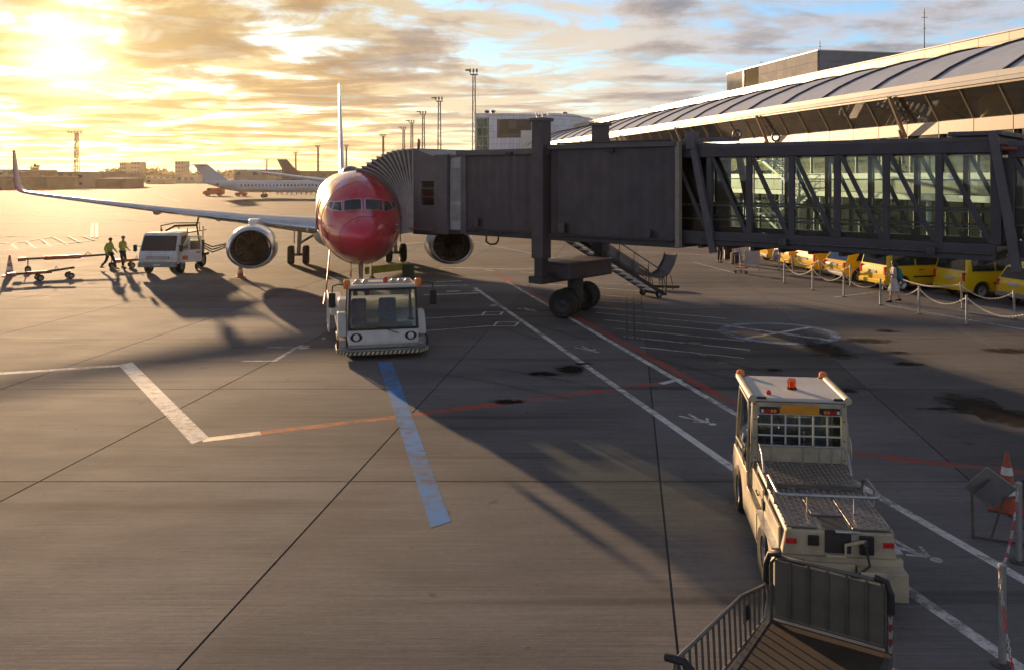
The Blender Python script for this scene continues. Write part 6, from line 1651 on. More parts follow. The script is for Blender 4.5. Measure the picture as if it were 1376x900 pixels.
w2 = dict(elL=(.26, .02, 1.15), haL=(.22, -.2, 1.02), elR=(-.27, -.05, 1.15), haR=(-.24, -.24, 1.05), knL=(.10, -.10, .50), anL=(.10, .12, .10), knR=(-.10, -.06, .5), anR=(-.10, -.16, .09), head=(0, -.05, 1.62))
p = G(161.5, 361)
person('worker in lime safety jacket standing closer to the truck, right of the pair', (p.x, p.y + 0.3, 0), rad(70), w2, M_hiv, M_navy, extra=vest_bands, k=1.02, group='workers walking to the white truck')
def woman_extra(t, P):
    sk = MB(); sk.loft([[Vector((a*math.cos(2*PI*j/28) + cx, b_*math.sin(2*PI*j/28)*(1+.06*math.sin(7*2*PI*j/28)), z)) for j in range(28)] for z, a, b_, cx in ((1.05, .13, .105, 0), (.95, .17, .13, 0), (.75, .20, .17, 0), (.52, .235, .22, 0), (.48, .235, .22, 0))])
    sk.build('skirt', M_skirt, t, smooth=60)
    MB().loft([[Vector((a*math.cos(2*PI*j/18), y0 + b_*math.sin(2*PI*j/18), z)) for j in range(18)] for z, a, b_, y0 in ((.98, .12, .07, .20), (1.02, .165, .115, .21), (1.2, .17, .125, .21), (1.36, .155, .11, .20), (1.45, .10, .06, .18))]).build('backpack', M_teal, t, smooth=50)
    MB().box((0, .33, 1.12), (.2, .05, .16)).build('backpack_pocket', M_teal, t, bev=.02)
    for s in (-1, 1): MB().tube([(s*.1, .16, 1.44), (s*.11, .02, 1.49), (s*.11, -.12, 1.38), (s*.12, -.12, 1.2), (s*.13, .12, 1.05)], 0.018, 6).build('backpack_strap', M_teal, t, smooth=60)
    MB().loft([[Vector((a*math.cos(2*PI*j/14), y0 + b_*math.sin(2*PI*j/14), z)) for j in range(14)] for z, a, b_, y0 in ((1.24, .10, .05, .10), (1.4, .12, .075, .09), (1.55, .11, .09, .05), (1.68, .09, .095, .02))]).build('long_hair', M_hair, t, smooth=60)
wp = dict(elL=(.24, -.06, 1.16), haL=(.12, -.24, 1.20), elR=(-.24, -.02, 1.15), haR=(-.14, -.2, 1.06), knL=(.09, -.12, .50), anL=(.09, -.16, .09), knR=(-.09, .06, .50), anR=(-.09, .26, .13))
p = G(1201, 406)
person('woman with long dark hair, white skirt and teal backpack walking by the ropes', (p.x, p.y, 0), rad(-100), wp, M_blouse, None, extra=woman_extra, k=0.97)
p = G(967, 353)
person('person in dark trousers half hidden below the jet bridge', (p.x, p.y, 0), rad(30), dict(knL=(.11, -.05, .5)), M_dcoat, M_navy)
p = G(984, 352)
person('person in a dark coat bending over luggage by the pale posts', (p.x, p.y+0.8, 0), rad(160), dict(chest=(0, -.18, 1.22), neck=(0, -.3, 1.34), head=(0, -.38, 1.45), shL=(.19, -.24, 1.3), shR=(-.19, -.24, 1.3), elL=(.22, -.3, 1.02), haL=(.15, -.4, .82), elR=(-.22, -.3, 1.02), haR=(-.15, -.4, .82), waist=(0, -.05, 1.07)), M_dcoat, M_navy)
pc_ = BO + B(20.62, 0.02, 2.92)
person('operator in a lime safety vest inside the bridge cab window', (pc_.x, pc_.y, 2.9), rad(20), dict(elL=(.25, -.06, 1.16), haL=(.16, -.26, 1.12)), M_hiv, M_navy, extra=vest_bands)

# luggage, sign, trolley beyond the ropes
p = G(1011, 364); sg = thing('standing_sign', 'grey rectangular sign board on two legs by the ropes', 'sign', (p.x, p.y, 0), rad(6))
MB().b(-0.42, 0.42, -0.02, 0.02, 0.32, 1.12).build('board', M_grey, sg, bev=0.01)
for x in (-0.40, 0.40): MB().tube([(x, 0, 0), (x, 0, 1.5 if x > 0 else 1.1)], 0.03, 8).build('leg', M_post, sg)
p = G(997, 368); lt = thing('luggage_trolley', 'small luggage trolley with orange wheels left of the grey sign', 'trolley', (p.x, p.y, 0), rad(30))
MB().tube([(-.2, .3, .15), (-.2, -.3, .15), (.2, -.3, .15), (.2, .3, .15)], .02, 6, closed=True).build('frame', M_steel, lt)
MB().tube([(-.2, .3, .15), (-.2, .36, 1.0), (.2, .36, 1.0), (.2, .3, .15)], .02, 6).build('handle', M_steel, lt)
for x, y in ((-.2, .28), (.2, .28), (0, -.3)): wheel(lt, (x, y, .09), .09, .06, (1, 0, 0))
MB().b(-.22, .22, -.25, .25, .3, .36).build('tray', pm('orange_tray', (.45, .12, .05), .5), lt)
M_bblue = pm('blue_white_bag', (0.07, 0.13, 0.45), 0.6, col2=(0.5, 0.5, 0.55), scale=5)
for (x, y, z, s, lab) in ((991, 352, 0.0, 1.0, 'blue and white bag standing on the ground left of the grey sign'), (1043, 361, 0.45, .9, 'blue and white bag hanging on the upright rope post')):
    p = G(x, y); q = Vector((p.x, p.y-0.1, z))
    bg = thing('bag', lab, 'bag', q, 0.3)
    MB().loft([[Vector((a*s*math.cos(2*PI*j/14), .5*a*s*math.sin(2*PI*j/14), zz*s)) for j in range(14)] for zz, a in ((0, .2), (.05, .27), (.35, .28), (.6, .24), (.7, .12))]).build('bag_body', M_bblue, bg, smooth=50)
    MB().tube([(-.12*s, 0, .68*s), (-.06*s, 0, .85*s), (.06*s, 0, .85*s), (.12*s, 0, .68*s)], .014, 6).build('bag_handle', M_black, bg)
for k, (x, y) in enumerate(((978, 350), (987, 356))):
    p = G(x, y); b_ = thing('suitcase', ('black suitcase standing upright behind the bending person', 'black suitcase standing in front of the bending person')[k], 'suitcase', (p.x, p.y, 0), .4*k)
    MB().b(-.22, .22, -.13, .13, .06, .72).build('shell', M_black, b_, bev=.04)
    MB().tube([(-.1, .1, .7), (-.1, .1, 1.0), (.1, .1, 1.0), (.1, .1, .7)], .012, 6).build('pull_handle', M_steel, b_)
    for sx in (-.17, .17): wheel(b_, (sx, 0, .04), .04, .03, (1, 0, 0))
for k, (x, y) in enumerate(((984.5, 349), (1010, 347))):
    p = G(x, y)
    MBp = MB().tube([(0, 0, 0), (0, 0, 2.6)], .13, 12).build('canopy_column', M_cwhite, None, smooth=50, loc=(p.x, p.y, 0))
    tag(MBp, ('pale round column beside the bending person', 'pale round column behind the grey sign')[k], 'column')
# ------------------------------------------------------------------ terminal pier
TH = math.atan2(238, 1150)
U = Vector((-math.sin(TH), math.cos(TH), 0)); NV = Vector((math.cos(TH), math.sin(TH), 0))
term = thing('terminal', 'long pale airport terminal pier with a vaulted metal roof and slanted upper glazing', 'building')
def T(t, d, z): return U*t + NV*d + Vector((0, 0, z))
def tb(mb, t0, t1, d0, d1, z0, z1):
    vs = [T(t, d, z) for z in (z0, z1) for (t, d) in ((t0, d0), (t0, d1), (t1, d1), (t1, d0))]
    return mb.add(vs, [(0,1,2,3),(7,6,5,4),(0,4,5,1),(1,5,6,2),(2,6,7,3),(3,7,4,0)])
def tprism(mb, sec, t0, t1):
    return mb.prism(sec, lambda p: T(t0, p[0], p[1]), lambda p: T(t1, p[0], p[1]))
M_par = pm('cream_parapet_panel', (0.56, 0.50, 0.40), 0.35, metal=0.1, var=0.05, scale=0.5)
M_vault = pm('zinc_vault_sheet', (0.56, 0.575, 0.605), 0.42, metal=0.35, var=0.08, scale=0.6)
M_rib = pm('dark_roof_seam', (0.035, 0.035, 0.045), 0.5)
M_gut = pm('pale_gutter_metal', (0.52, 0.50, 0.46), 0.35, metal=0.2, var=0.06, scale=0.8)
M_soff = pm('bronze_soffit', (0.17, 0.135, 0.09), 0.5, var=0.12)
M_mull = pm('bronze_mullion', (0.26, 0.20, 0.13), 0.4, metal=0.3, var=0.1)
M_tgl = glass('terminal_glass', (0.80, 0.74, 0.60), 3.2, 0.85, 0.03)
M_tgl2 = glass('terminal_lower_glass', (0.50, 0.74, 0.80), 2.2, 0.62, 0.02)
M_spd = pm('cream_spandrel', (0.50, 0.44, 0.36), 0.4, var=0.06, scale=0.5)
M_band = pm('white_band', (0.66, 0.64, 0.58), 0.4, var=0.05, scale=0.5)
M_dwall = pm('dark_wall_panel', (0.10, 0.095, 0.085), 0.5, var=0.12, scale=0.6)
M_inw = pm('interior_wall', (0.42, 0.37, 0.30), 0.7, var=0.2, scale=0.4)
M_infl = pm('interior_floor', (0.30, 0.26, 0.22), 0.4, var=0.15, scale=0.4)
T0, T1, BAY = 24.0, 178.0, 6.3
PTS = []
nb = int((T1-T0)/BAY)
# vault section
vs_ = [(38.0 + 11.7*k/8, 11.3 + 3.55*math.sin(PI/2*min(1, (k/8)*1.02))**0.85) for k in range(9)]
par_m = vault_m = None
def shared(mb, name, mat, t, smooth=None):
    return mb
for k in range(nb):
    t = T0 + BAY*k
    mb = MB()
    a = [T(0.02, d, z) - T(0, 0, 0) for d, z in vs_]; c = [T(BAY-0.02, d, z) for d, z in vs_]
    if vault_m is None:
        mb.add(a + c, [(i, i+1, 9+i+1, 9+i) for i in range(8)])
        lo = [p - Vector((0, 0, .08)) for p in a + c]; mb.add(lo, [(i, i+1, 9+i+1, 9+i) for i in range(8)])
        vault_m = mb.mesh('roof_panel', M_vault, 40)
        mb = MB(); mb.tube([T(0, d, z + 0.07) for d, z in vs_], 0.085, 6); rib_m = mb.mesh('roof_rib', M_rib)
        mb = MB(); mb.tube([T(0, d, z + 0.03) for d, z in vs_], 0.03, 5); seam_m = mb.mesh('roof_seam', M_rib)
        mb = MB(); tb(mb, 0.02, BAY/2-0.02, 49.7, 49.9, 14.75, 15.42); tb(mb, 0.02, BAY/2-0.02, 49.7, 49.9, 15.44, 16.08); par_m = mb.mesh('parapet_panel', M_par)
        mb = MB(); tb(mb, 0, BAY-0.015, 49.6, 50.1, 16.09, 16.16); cop_m = mb.mesh('coping', M_gut)
        mb = MB(); tprism(mb, [(37.55, 10.98), (37.65, 11.35), (38.05, 11.42), (38.05, 10.98)], 0, BAY-0.012); gut_m = mb.mesh('gutter', M_gut)
        mb = MB(); tprism(mb, [(37.42, 10.70), (37.5, 10.95), (38.3, 10.95), (38.3, 10.70)], 0, BAY-0.012); fas_m = mb.mesh('fascia', M_gut)
        mb = MB(); tb(mb, 0, BAY-0.012, 37.5, 38.4, 10.55, 10.69); sof_m = mb.mesh('soffit', M_soff)
    inst(vault_m, 'roof_panel', term, U*t); inst(rib_m, 'roof_rib', term, U*t)
    inst(par_m, 'parapet_panel', term, U*t); inst(par_m, 'parapet_panel', term, U*(t + BAY/2))
    inst(cop_m, 'coping', term, U*t); inst(gut_m, 'gutter', term, U*t); inst(fas_m, 'fascia', term, U*t); inst(sof_m, 'soffit', term, U*t)
# upper slanted glazing, spandrels, lower floors in half bays
HB = BAY/2; nh = nb*2
gt_, gb_ = (37.75, 10.55), (38.75, 8.80)
m1 = MB(); m1.quad(T(0.05, *gt_), T(HB-0.05, *gt_), T(HB-0.05, *gb_), T(0.05, *gb_)); up_m = m1.mesh('glass_pane', M_tgl)
m1 = MB(); m1.bar(T(0, gt_[0]-0.05, gt_[1]), T(0, gb_[0]-0.05, gb_[1]), 0.08, 0.11, up=NV); mul_m = m1.mesh('mullion', M_mull)
m1 = MB(); m1.bar(T(0, gt_[0]-0.45, gt_[1]+0.1), T(0, gb_[0]-0.2, gb_[1]-0.9), 0.2, 0.22, up=NV); str_m = m1.mesh('facade_strut', M_mull)
m1 = MB(); tb(m1, 0.03, HB-0.03, 38.7, 38.95, 7.95, 8.77); spd_m = m1.mesh('spandrel_panel', M_spd)
m1 = MB(); tb(m1, -0.028, 0.028, 38.72, 38.9, 7.0, 8.78); gap_m = m1.mesh('spandrel_joint', M_rib)
m1 = MB(); m1.quad(T(0.05, 39.0, 5.42), T(HB-0.05, 39.0, 5.42), T(HB-0.05, 39.0, 7.93), T(0.05, 39.0, 7.93)); mid_m = m1.mesh('glass_pane', M_tgl2)
m1 = MB(); tb(m1, -0.05, 0.05, 38.9, 39.06, 5.42, 7.94); mm_m = m1.mesh('mullion', M_mull)
m1 = MB(); tb(m1, 0.01, HB-0.01, 38.8, 39.1, 5.0, 5.41); wb_m = m1.mesh('white_band', M_band)
m1 = MB(); tb(m1, 0.015, HB-0.015, 39.0, 39.2, 4.02, 4.985); dw_m = m1.mesh('wall_panel', M_dwall)
m1 = MB(); tb(m1, 0.01, HB-0.01, 37.6, 39.1, 3.62, 4.0); cb_m = m1.mesh('canopy_edge', M_band)
m1 = MB(); m1.quad(T(0.05, 39.3, 0.12), T(HB-0.05, 39.3, 0.12), T(HB-0.05, 39.3, 3.6), T(0.05, 39.3, 3.6)); gr_m2 = m1.mesh('glass_pane', M_tgl2)
m1 = MB(); tb(m1, -0.06, 0.06, 39.2, 39.36, 0, 3.61); gm_m = m1.mesh('mullion', M_dsteel)
m1 = MB(); m1.tube([T(0, 38.0, 0), T(0, 38.0, 3.62)], 0.17, 14); col_m = m1.mesh('canopy_column', M_band, 50)
for k in range(nh):
    o = U*(T0 + HB*k)
    inst(up_m, 'glass_pane', term, o); inst(spd_m, 'spandrel_panel', term, o); inst(mid_m, 'glass_pane', term, o)
    inst(str_m if k % 6 == 3 else mul_m, 'facade_strut' if k % 6 == 3 else 'mullion', term, o)
    inst(gap_m, 'spandrel_joint', term, o); inst(mm_m, 'mullion', term, o); inst(wb_m, 'white_band', term, o); inst(dw_m, 'wall_panel', term, o)
    inst(cb_m, 'canopy_edge', term, o); inst(gr_m2, 'glass_pane', term, o); inst(gm_m, 'mullion', term, o)
    if k % 2 == 0: inst(col_m, 'canopy_column', term, o)
LT = BAY*nb
for nm, d0, d1, z0, z1, mt in (('upper_floor', 38.9, 52, 8.45, 8.7, M_infl), ('middle_floor', 39.25, 52, 5.05, 5.35, M_infl), ('lower_ceiling', 39.4, 52, 3.62, 3.9, M_inw), ('ceiling', 38.3, 52, 10.62, 10.8, M_inw), ('plinth', 39.15, 52, 0, 0.1, M_infl)):
    tb(MB(), T0, T0+LT, d0, d1, z0, z1).build(nm, mt, term)
tb(MB(), T0, T0+LT, 46, 46.3, 0.1, 10.6).build('inner_wall', M_inw, term)
tb(MB(), T0, T0+LT, 49.92, 66, 10.8, 14.9).build('rear_hall', M_par, term)
tb(MB(), T0+LT, T0+LT+0.3, 38.2, 66, 0, 14.8).build('end_wall', M_band, term)
tprism(MB(), vs_ + [(49.7, 10.8), (38.0, 10.8)], T0+LT, T0+LT+0.25).build('end_gable', M_band, term)
tb(MB(), T0-0.3, T0, 38.2, 66, 0, 14.8).build('end_wall', M_band, term)
# yellow gate drums seen through the upper glazing
M_drum = pm('yellow_gate_drum', (0.80, 0.62, 0.03), 0.5, var=0.1)
for k, (t, r) in enumerate(((46.5, 1.4), (51.5, 1.2), (71.0, 1.0), (79, .8))):
    q = T(t, 41.2, 8.72); mb = MB(); mb.lathe([(r, 0), (r, 1.2), (r*0.8, 1.7)], 20)
    tag(mb.build('gate_drum', M_drum, None, smooth=40, loc=q), ('largest yellow drum kiosk behind the upper glazing, near the right edge', 'yellow drum kiosk behind the upper glazing, second from the right edge', 'small yellow drum kiosk behind the upper glazing above the bridge', 'smallest yellow drum kiosk behind the upper glazing, farthest left')[k], 'kiosk')
# downpipe brackets on the struts
for t in (T0+HB*9, T0+HB*15, T0+HB*21):
    m1 = MB(); m1.tube([T(t+0.25, 38.3, 8.4), T(t+0.25, 38.5, 7.6), T(t+0.25, 38.6, 6.0)], 0.12, 8); m1.build('downpipe', M_mull, term, smooth=50)
# roof plant room
M_plant = pm('grey_cladding_panel', (0.24, 0.24, 0.26), 0.75, spec=0.15, var=0.07, scale=0.7)
D_ = 99.0
plant = thing('plant_room', 'panelled grey plant room standing on the terminal roof', 'rooftop building')
t_a = 55/ math.tan(math.atan2(650, 1150) + TH - 0) if False else None
# near corner seen at column 1100: solve along the pier for depth offset d = 55
dd_ = 55.0; kx = (1100-CX)/F
ta = (dd_*NV.x - kx*dd_*NV.y)/(kx*U.y - U.x)
tl = (dd_*NV.x - (978-CX)/F*dd_*NV.y)/((978-CX)/F*U.y - U.x)
zt = 19.75
cur = ta; n_p = 5; st = (tl-ta)/n_p
for k in range(n_p):
    for j in range(4):
        z0 = 14.9 + (zt-14.9)*j/4
        if k == 3 and j < 4:
            continue
        tb(MB(), ta+st*k+0.015, ta+st*(k+1)-0.015, 54.85, 55.05, z0+0.012, z0+(zt-14.9)/4-0.012).build('wall_panel', M_plant, plant)
tb(MB(), ta+st*3+0.02, ta+st*4-0.6, 54.95, 55.0, 14.9, zt-0.05).build('glass_door', M_tgl2, plant)
tb(MB(), ta+st*4-0.55, ta+st*4-0.02, 54.86, 55.04, 14.9, zt-0.02).build('door_pier', M_rib, plant)
for k in range(6):
    for j in range(4):
        z0 = 14.9 + (zt-14.9)*j/4; d0 = 55.06 + 2.9*k
        tb(MB(), ta-0.1, ta+0.1, d0+0.015, d0+2.885, z0+0.012, z0+(zt-14.9)/4-0.012).build('wall_panel', M_plant, plant)
tb(MB(), ta+0.12, tl, 55.07, 72.4, 14.9, zt-0.1).build('core', M_dwall, plant)
tb(MB(), ta-0.15, tl, 54.8, 72.5, zt, zt+0.12).build('roof', M_gut, plant)
def mast(name, label, cat, p, h, arms):
    t = thing(name, label, cat, p)
    MB().tube([(0, 0, 0), (0, 0, h)], [0.07, 0.03], 6).build('pole', M_dsteel, t)
    for z, w in arms: MB().bar((-w, 0, z), (w, 0, z), 0.05, 0.05).build('arm', M_dsteel, t)
    return t
p = T(ta+3, 57, zt+0.1); mast('antenna', 'short antenna at the near corner of the plant room roof', 'antenna', p, 1.7, ((0.9, .2), (1.3, .12)))
p = T(tl-6, 57, zt+0.1); mast('antenna', 'small camera mast over the plant room\'s glass door', 'antenna', p, 1.0, ((0.9, .25),))
q = (1242-CX)/F; d3 = 52; t3 = (d3*NV.x - q*d3*NV.y)/(q*U.y - U.x)
mast('antenna', 'tall thin antenna above the parapet near the right', 'antenna', T(t3, d3, 14.9), 5.4, ((4.6, .3), (3.6, .12), (5.0, .1)))
for (x, lab) in ((988, 'low vent cowl at the far corner of the plant room roof'), (1092, 'flat vent cowl near the front corner of the plant room roof')):
    q = (x-CX)/F; t4 = (57*NV.x - q*57*NV.y)/(q*U.y - U.x)
    tag(MB().lathe([(.3, 0), (.3, .3), (.55, .34), (.5, .5), (.1, .55)], 12).build('roof_vent', M_dsteel, None, smooth=40, loc=T(t4, 57, zt+.12)), lab, 'roof vent')
# external escape stair beside the pier
est = thing('escape_stair', 'steel escape stair tower with railings beside the terminal behind the bridge', 'stairs')
ts, dsx = 61.0, 33.5
def S(t, d, z): return T(ts + t, dsx + d, z)
for f in range(3):
    z0, z1 = 2.15*f, 2.15*(f+1); sg = 1 if f % 2 == 0 else -1
    dpos = 0.7 if f % 2 == 0 else 1.9
    a, b_ = S(-sg*2.4, dpos, z0), S(sg*2.4, dpos, z1)
    sdv = NV*0.5
    for w in (-1, 1):
        MB().bar(a + sdv*w, b_ + sdv*w, 0.06, 0.2).build('stringer', M_grey, est)
        for hh in (0.5, 1.0): MB().tube([a + sdv*w + Vector((0,0,hh)), b_ + sdv*w + Vector((0,0,hh))], 0.03, 6).build('handrail', M_grey, est)
        for k in range(8): 
            q = a.lerp(b_, k/7) + sdv*w; MB().tube([q, q + Vector((0,0,1.0))], 0.02, 5).build('baluster', M_grey, est)
    for k in range(11):
        q = a.lerp(b_, (k+.5)/11); MB().bar(q - sdv, q + sdv, 0.26, 0.05).build('tread', M_grey, est)
    e = S(sg*3.0, 1.3, z1); MB().bar(e - NV*1.2, e + NV*1.2, 1.2, 0.08).build('landing', M_grey, est)
    for hh in (0.5, 1.0): MB().tube([e - NV*1.2 + U*(-0.6*sg) + Vector((0,0,hh)), e - NV*1.2 + U*(.6*sg) + Vector((0,0,hh)), e + NV*1.2 + U*(.6*sg) + Vector((0,0,hh))], .03, 6).build('handrail', M_grey, est)
for t in (-3.5, 3.5):
    for d in (0.05, 2.6): MB().tube([S(t, d, 0), S(t, d, 7.4)], 0.07, 8).build('post', M_grey, est)
# curved office block at the end of the pier
cbk = thing('curved_building', 'pale tiled office block with a curved front and dark window strip', 'building')
M_tile = pm('pale_blue_tile', (0.76, 0.77, 0.84), 0.35, var=0.05, scale=0.4)
M_tile2 = pm('pale_blue_tile_worn', (0.70, 0.71, 0.79), 0.4, var=0.06, scale=0.4)
M_grn = glass('green_stair_glass', (0.45, 0.75, 0.62), 1.2, 0.7, 0.03)
YB = 188.0
def bx_(px): return (px-CX)/F*YB
def bz_(py): return H - (py-HY)/F*YB
# plan: straight from 655, then bending away past 745
plan = [(bx_(657), YB), (bx_(690), YB), (bx_(715), YB+0.3), (bx_(740), YB+1.4), (bx_(762), YB+3.2), (bx_(782), YB+6.2), (bx_(797), YB+10), (bx_(806), YB+15), (bx_(808), YB+21)]
zt0, zt1 = bz_(152.5), bz_(159)
pl = []
for (a, b_) in zip(plan, plan[1:]):
    n = 6 if (Vector(b_)-Vector(a)).length > 3.5 else 4
    for k in range(n): pl.append(tuple(Vector(a).lerp(Vector(b_), k/n)))
pl.append(plan[-1])
xw0, xw1 = bx_(672), bx_(738); zw0, zw1 = bz_(181), bz_(162)
rows = 14
def topz(i): 
    f = i/(len(pl)-1); return zt0 + 0.2*math.sin(PI*min(1, f*1.4)) - max(0, f-.55)*2.2
tile_mb = {0: MB(), 1: MB()}
rr_ = random.Random(5)
for i in range(len(pl)-1):
    a, b_ = Vector((*pl[i], 0)), Vector((*pl[i+1], 0)); nrm = (b_-a).cross(Vector((0,0,1))).normalized()
    g_ = (b_-a).normalized()*0.02
    for j in range(rows):
        z0 = topz(i)*j/rows; z1 = topz(i)*(j+1)/rows
        mx = (a.x+b_.x)/2
        if xw0-.3 < mx < xw1+.3 and z1 > zw0+.2 and z0 < zw1-.2: continue
        m = tile_mb[rr_.choice((0, 0, 1))]
        p = [a+g_+Vector((0,0,z0+.02)), b_-g_+Vector((0,0,z0+.02)), b_-g_+Vector((0,0,z1-.02)), a+g_+Vector((0,0,z1-.02))]
        m.add([q + nrm*0.06 for q in p] + p, [(0,1,2,3), (0,4,5,1), (1,5,6,2), (2,6,7,3), (3,7,4,0)])
for q, mt in ((0, M_tile), (1, M_tile2)):
    tag(tile_mb[q].build('facade_tiles', mt, cbk), kind='stuff')
core = [Vector((x, y+0.02, 0)) for x, y in pl] + [Vector((pl[-1][0], YB+30, 0)), Vector((pl[0][0], YB+30, 0))]
MB().prism(core, lambda p: p, lambda p: p + Vector((0, 0, zt0-0.6))).build('core', M_dwall, cbk)
MB().prism(core, lambda p: p + Vector((0, -0.2, zt0-0.55)), lambda p: p + Vector((0, -0.2, zt0-0.3))).build('roof', M_gut, cbk)
nW = 6
for k in range(nW):
    a = xw0 + (xw1-xw0)*k/nW; b_ = xw0 + (xw1-xw0)*(k+1)/nW
    for j in range(2):
        z0 = zw0 + (zw1-zw0)*(0, .38)[j]; z1 = zw0 + (zw1-zw0)*(.38, 1)[j]
        MB().b(a+.04, b_-.04, YB-0.06, YB-0.01, z0+.03, z1-.03).build('window_pane', pm('office_window', (0.05, 0.045, 0.045), 0.25, spec=0.3) if k != 1 or j == 0 else M_grn, cbk)
MB().b(xw0-.1, xw1+.1, YB-0.005, YB+0.9, zw0, zw1).build('window_backing', pm('dark_window_frame', (0.03, 0.026, 0.024), .5), cbk)
for px0, px1 in ((641, 655.5),):
    x0, x1 = bx_(px0), bx_(px1)
    for c_ in range(2):
        for r_ in range(9):
            z0 = zt0*0.94*r_/9; z1 = zt0*0.94*(r_+1)/9; a = x0 + (x1-x0)*c_/2; b_ = x0 + (x1-x0)*(c_+1)/2
            MB().b(a+.06, b_-.06, YB-0.2, YB-0.15, z0+.08, z1-.08).build('stair_pane', M_grn, cbk)
    MB().b(x0-0.1, x1+.1, YB-0.12, YB+6, 0, zt0-0.2).build('stair_core', pm('stair_shaft_wall', (0.42, 0.52, 0.46), .6), cbk)
    MB().b(x0-0.5, x0-0.12, YB-0.5, YB+6, 0, zt0+0.05).build('stair_fin', M_band, cbk)
    MB().b(x0-0.1, x1+.2, YB-0.3, YB+6, zt0-0.95, zt0).build('stair_head', M_tile, cbk)
for x, lab in ((654, 'left roof fan on the curved office block'), (662, 'second roof fan on the curved office block'), (762, 'roof fan on the curved end of the office block')):
    tag(MB().lathe([(.35, -0.3), (.35, .45), (.6, .5), (.55, .8), (.1, .9)], 10).build('roof_vent', M_dsteel, None, smooth=40, loc=(bx_(x), YB+(3 if x < 700 else 8), zt0)), lab, 'roof vent')
# pale low roof glimpsed left of the stair tower
lh = thing('low_hall', 'low pale flat-roofed hall glimpsed left of the curved office block', 'building')
x0, x1 = (592-CX)/F*150, (640-CX)/F*150
MB().b(x0, x1, 150, 160, 0, 7.2).build('wall', M_band, lh)
MB().prism([(x0-.5, 7.2), (x1+.3, 7.2), (x1+.3, 9.3), (x0+3, 7.9)], lambda p: (p[0], 149.6, p[1]), lambda p: (p[0], 160.5, p[1])).build('roof', M_gut, lh)
# ------------------------------------------------------------------ lamp masts
M_mast = pm('mast_steel', (0.14, 0.12, 0.10), 0.5, metal=0.4, var=0.1)
def light_mast(px, pyt, h, label, kind=0, wpx=7):
    D = (h-H)*F/(HY-pyt); x = (px-CX)/F*D
    t = thing('light_mast', label, 'light mast', (x, D, 0), 0, 'floodlight masts on the apron')
    w = wpx*0.5*D/F*0.62; hh = h-1.6
    for sx in (-1, 1):
        for sy in (-1, 1):
            MB().tube([(sx*w*1.25, sy*w*1.25, 0), (sx*w*0.7, sy*w*0.7, hh)], max(0.05, 0.00055*D), 5).build('leg', M_mast, t)
    n = 12
    lat = MB()
    for k in range(n):
        z0, z1 = hh*k/n, hh*(k+1)/n; f0 = 1.25 - .55*k/n; f1 = 1.25 - .55*(k+1)/n; s = 1 if k % 2 else -1
        r = max(0.025, 0.0003*D)
        lat.tube([(-s*w*f0, -w*f0, z0), (s*w*f1, -w*f1, z1)], r, 4); lat.tube([(-w*f0, -s*w*f0, z0), (-w*f1, s*w*f1, z1)], r, 4)
        lat.tube([(-w*f1, -w*f1, z1), (w*f1, -w*f1, z1)], r, 4)
    tag(lat.build('lattice', M_mast, t), kind='stuff')
    hw = w*(2.3 if kind == 0 else 4.2)
    MB().b(-hw, hw, -hw*.6, hw*.6, hh, hh+0.25).build('platform', M_mast, t)
    for sx in ((-1, 0, 1) if kind == 0 else (-1, -.5, 0, .5, 1)):
        MB().box((sx*hw*.9 - .3*w, -hw*.5, hh+1.0), (hw*.5 if kind == 0 else hw*.34, 0.4, 0.8 if kind == 0 else .5)).build('floodlight', M_mast, t)
        MB().tube([(sx*hw*.9 - .3*w, -hw*.4, hh+.2), (sx*hw*.9 - .3*w, -hw*.4, hh+.9)], max(.05, .0004*D), 4).build('lamp_stalk', M_mast, t)
    if kind == 0:
        MB().box((-hw*1.7, 0, hh+1.15), (hw*1.3, 0.5, 0.35)).build('floodlight', M_mast, t)
    return t
for px, py, lab, kd, wp in ((637, 92, 'tallest floodlight mast, right above the curved office block', 0, 7), (590.5, 130, 'second tallest floodlight mast, left of the office block', 0, 6.5),
        (569, 149, 'third floodlight mast of the receding row right of the aircraft', 0, 5.5), (553.5, 161, 'fourth floodlight mast of the receding row, just above the hood', 0, 5),
        (542.5, 170, 'fifth and smallest floodlight mast of the row above the hood', 0, 4.5), (515, 180, 'slim floodlight mast standing alone between the tail fin and the row', 1, 3),
        (465.5, 194, 'small floodlight mast immediately right of the tail fin', 1, 2.6), (427.5, 195, 'small floodlight mast immediately left of the tail fin', 1, 2.6), (397.5, 204, 'tiny floodlight mast beside the dark purple fin', 1, 2.4),
        (358.5, 214, 'tiniest floodlight mast left of the dark purple fin', 1, 2.2), (103, 176, 'wide-headed floodlight mast alone at far left below the sun', 1, 7)):
    light_mast(px, py, 30.0 if px != 103 else 34.0, lab, kd, wp)

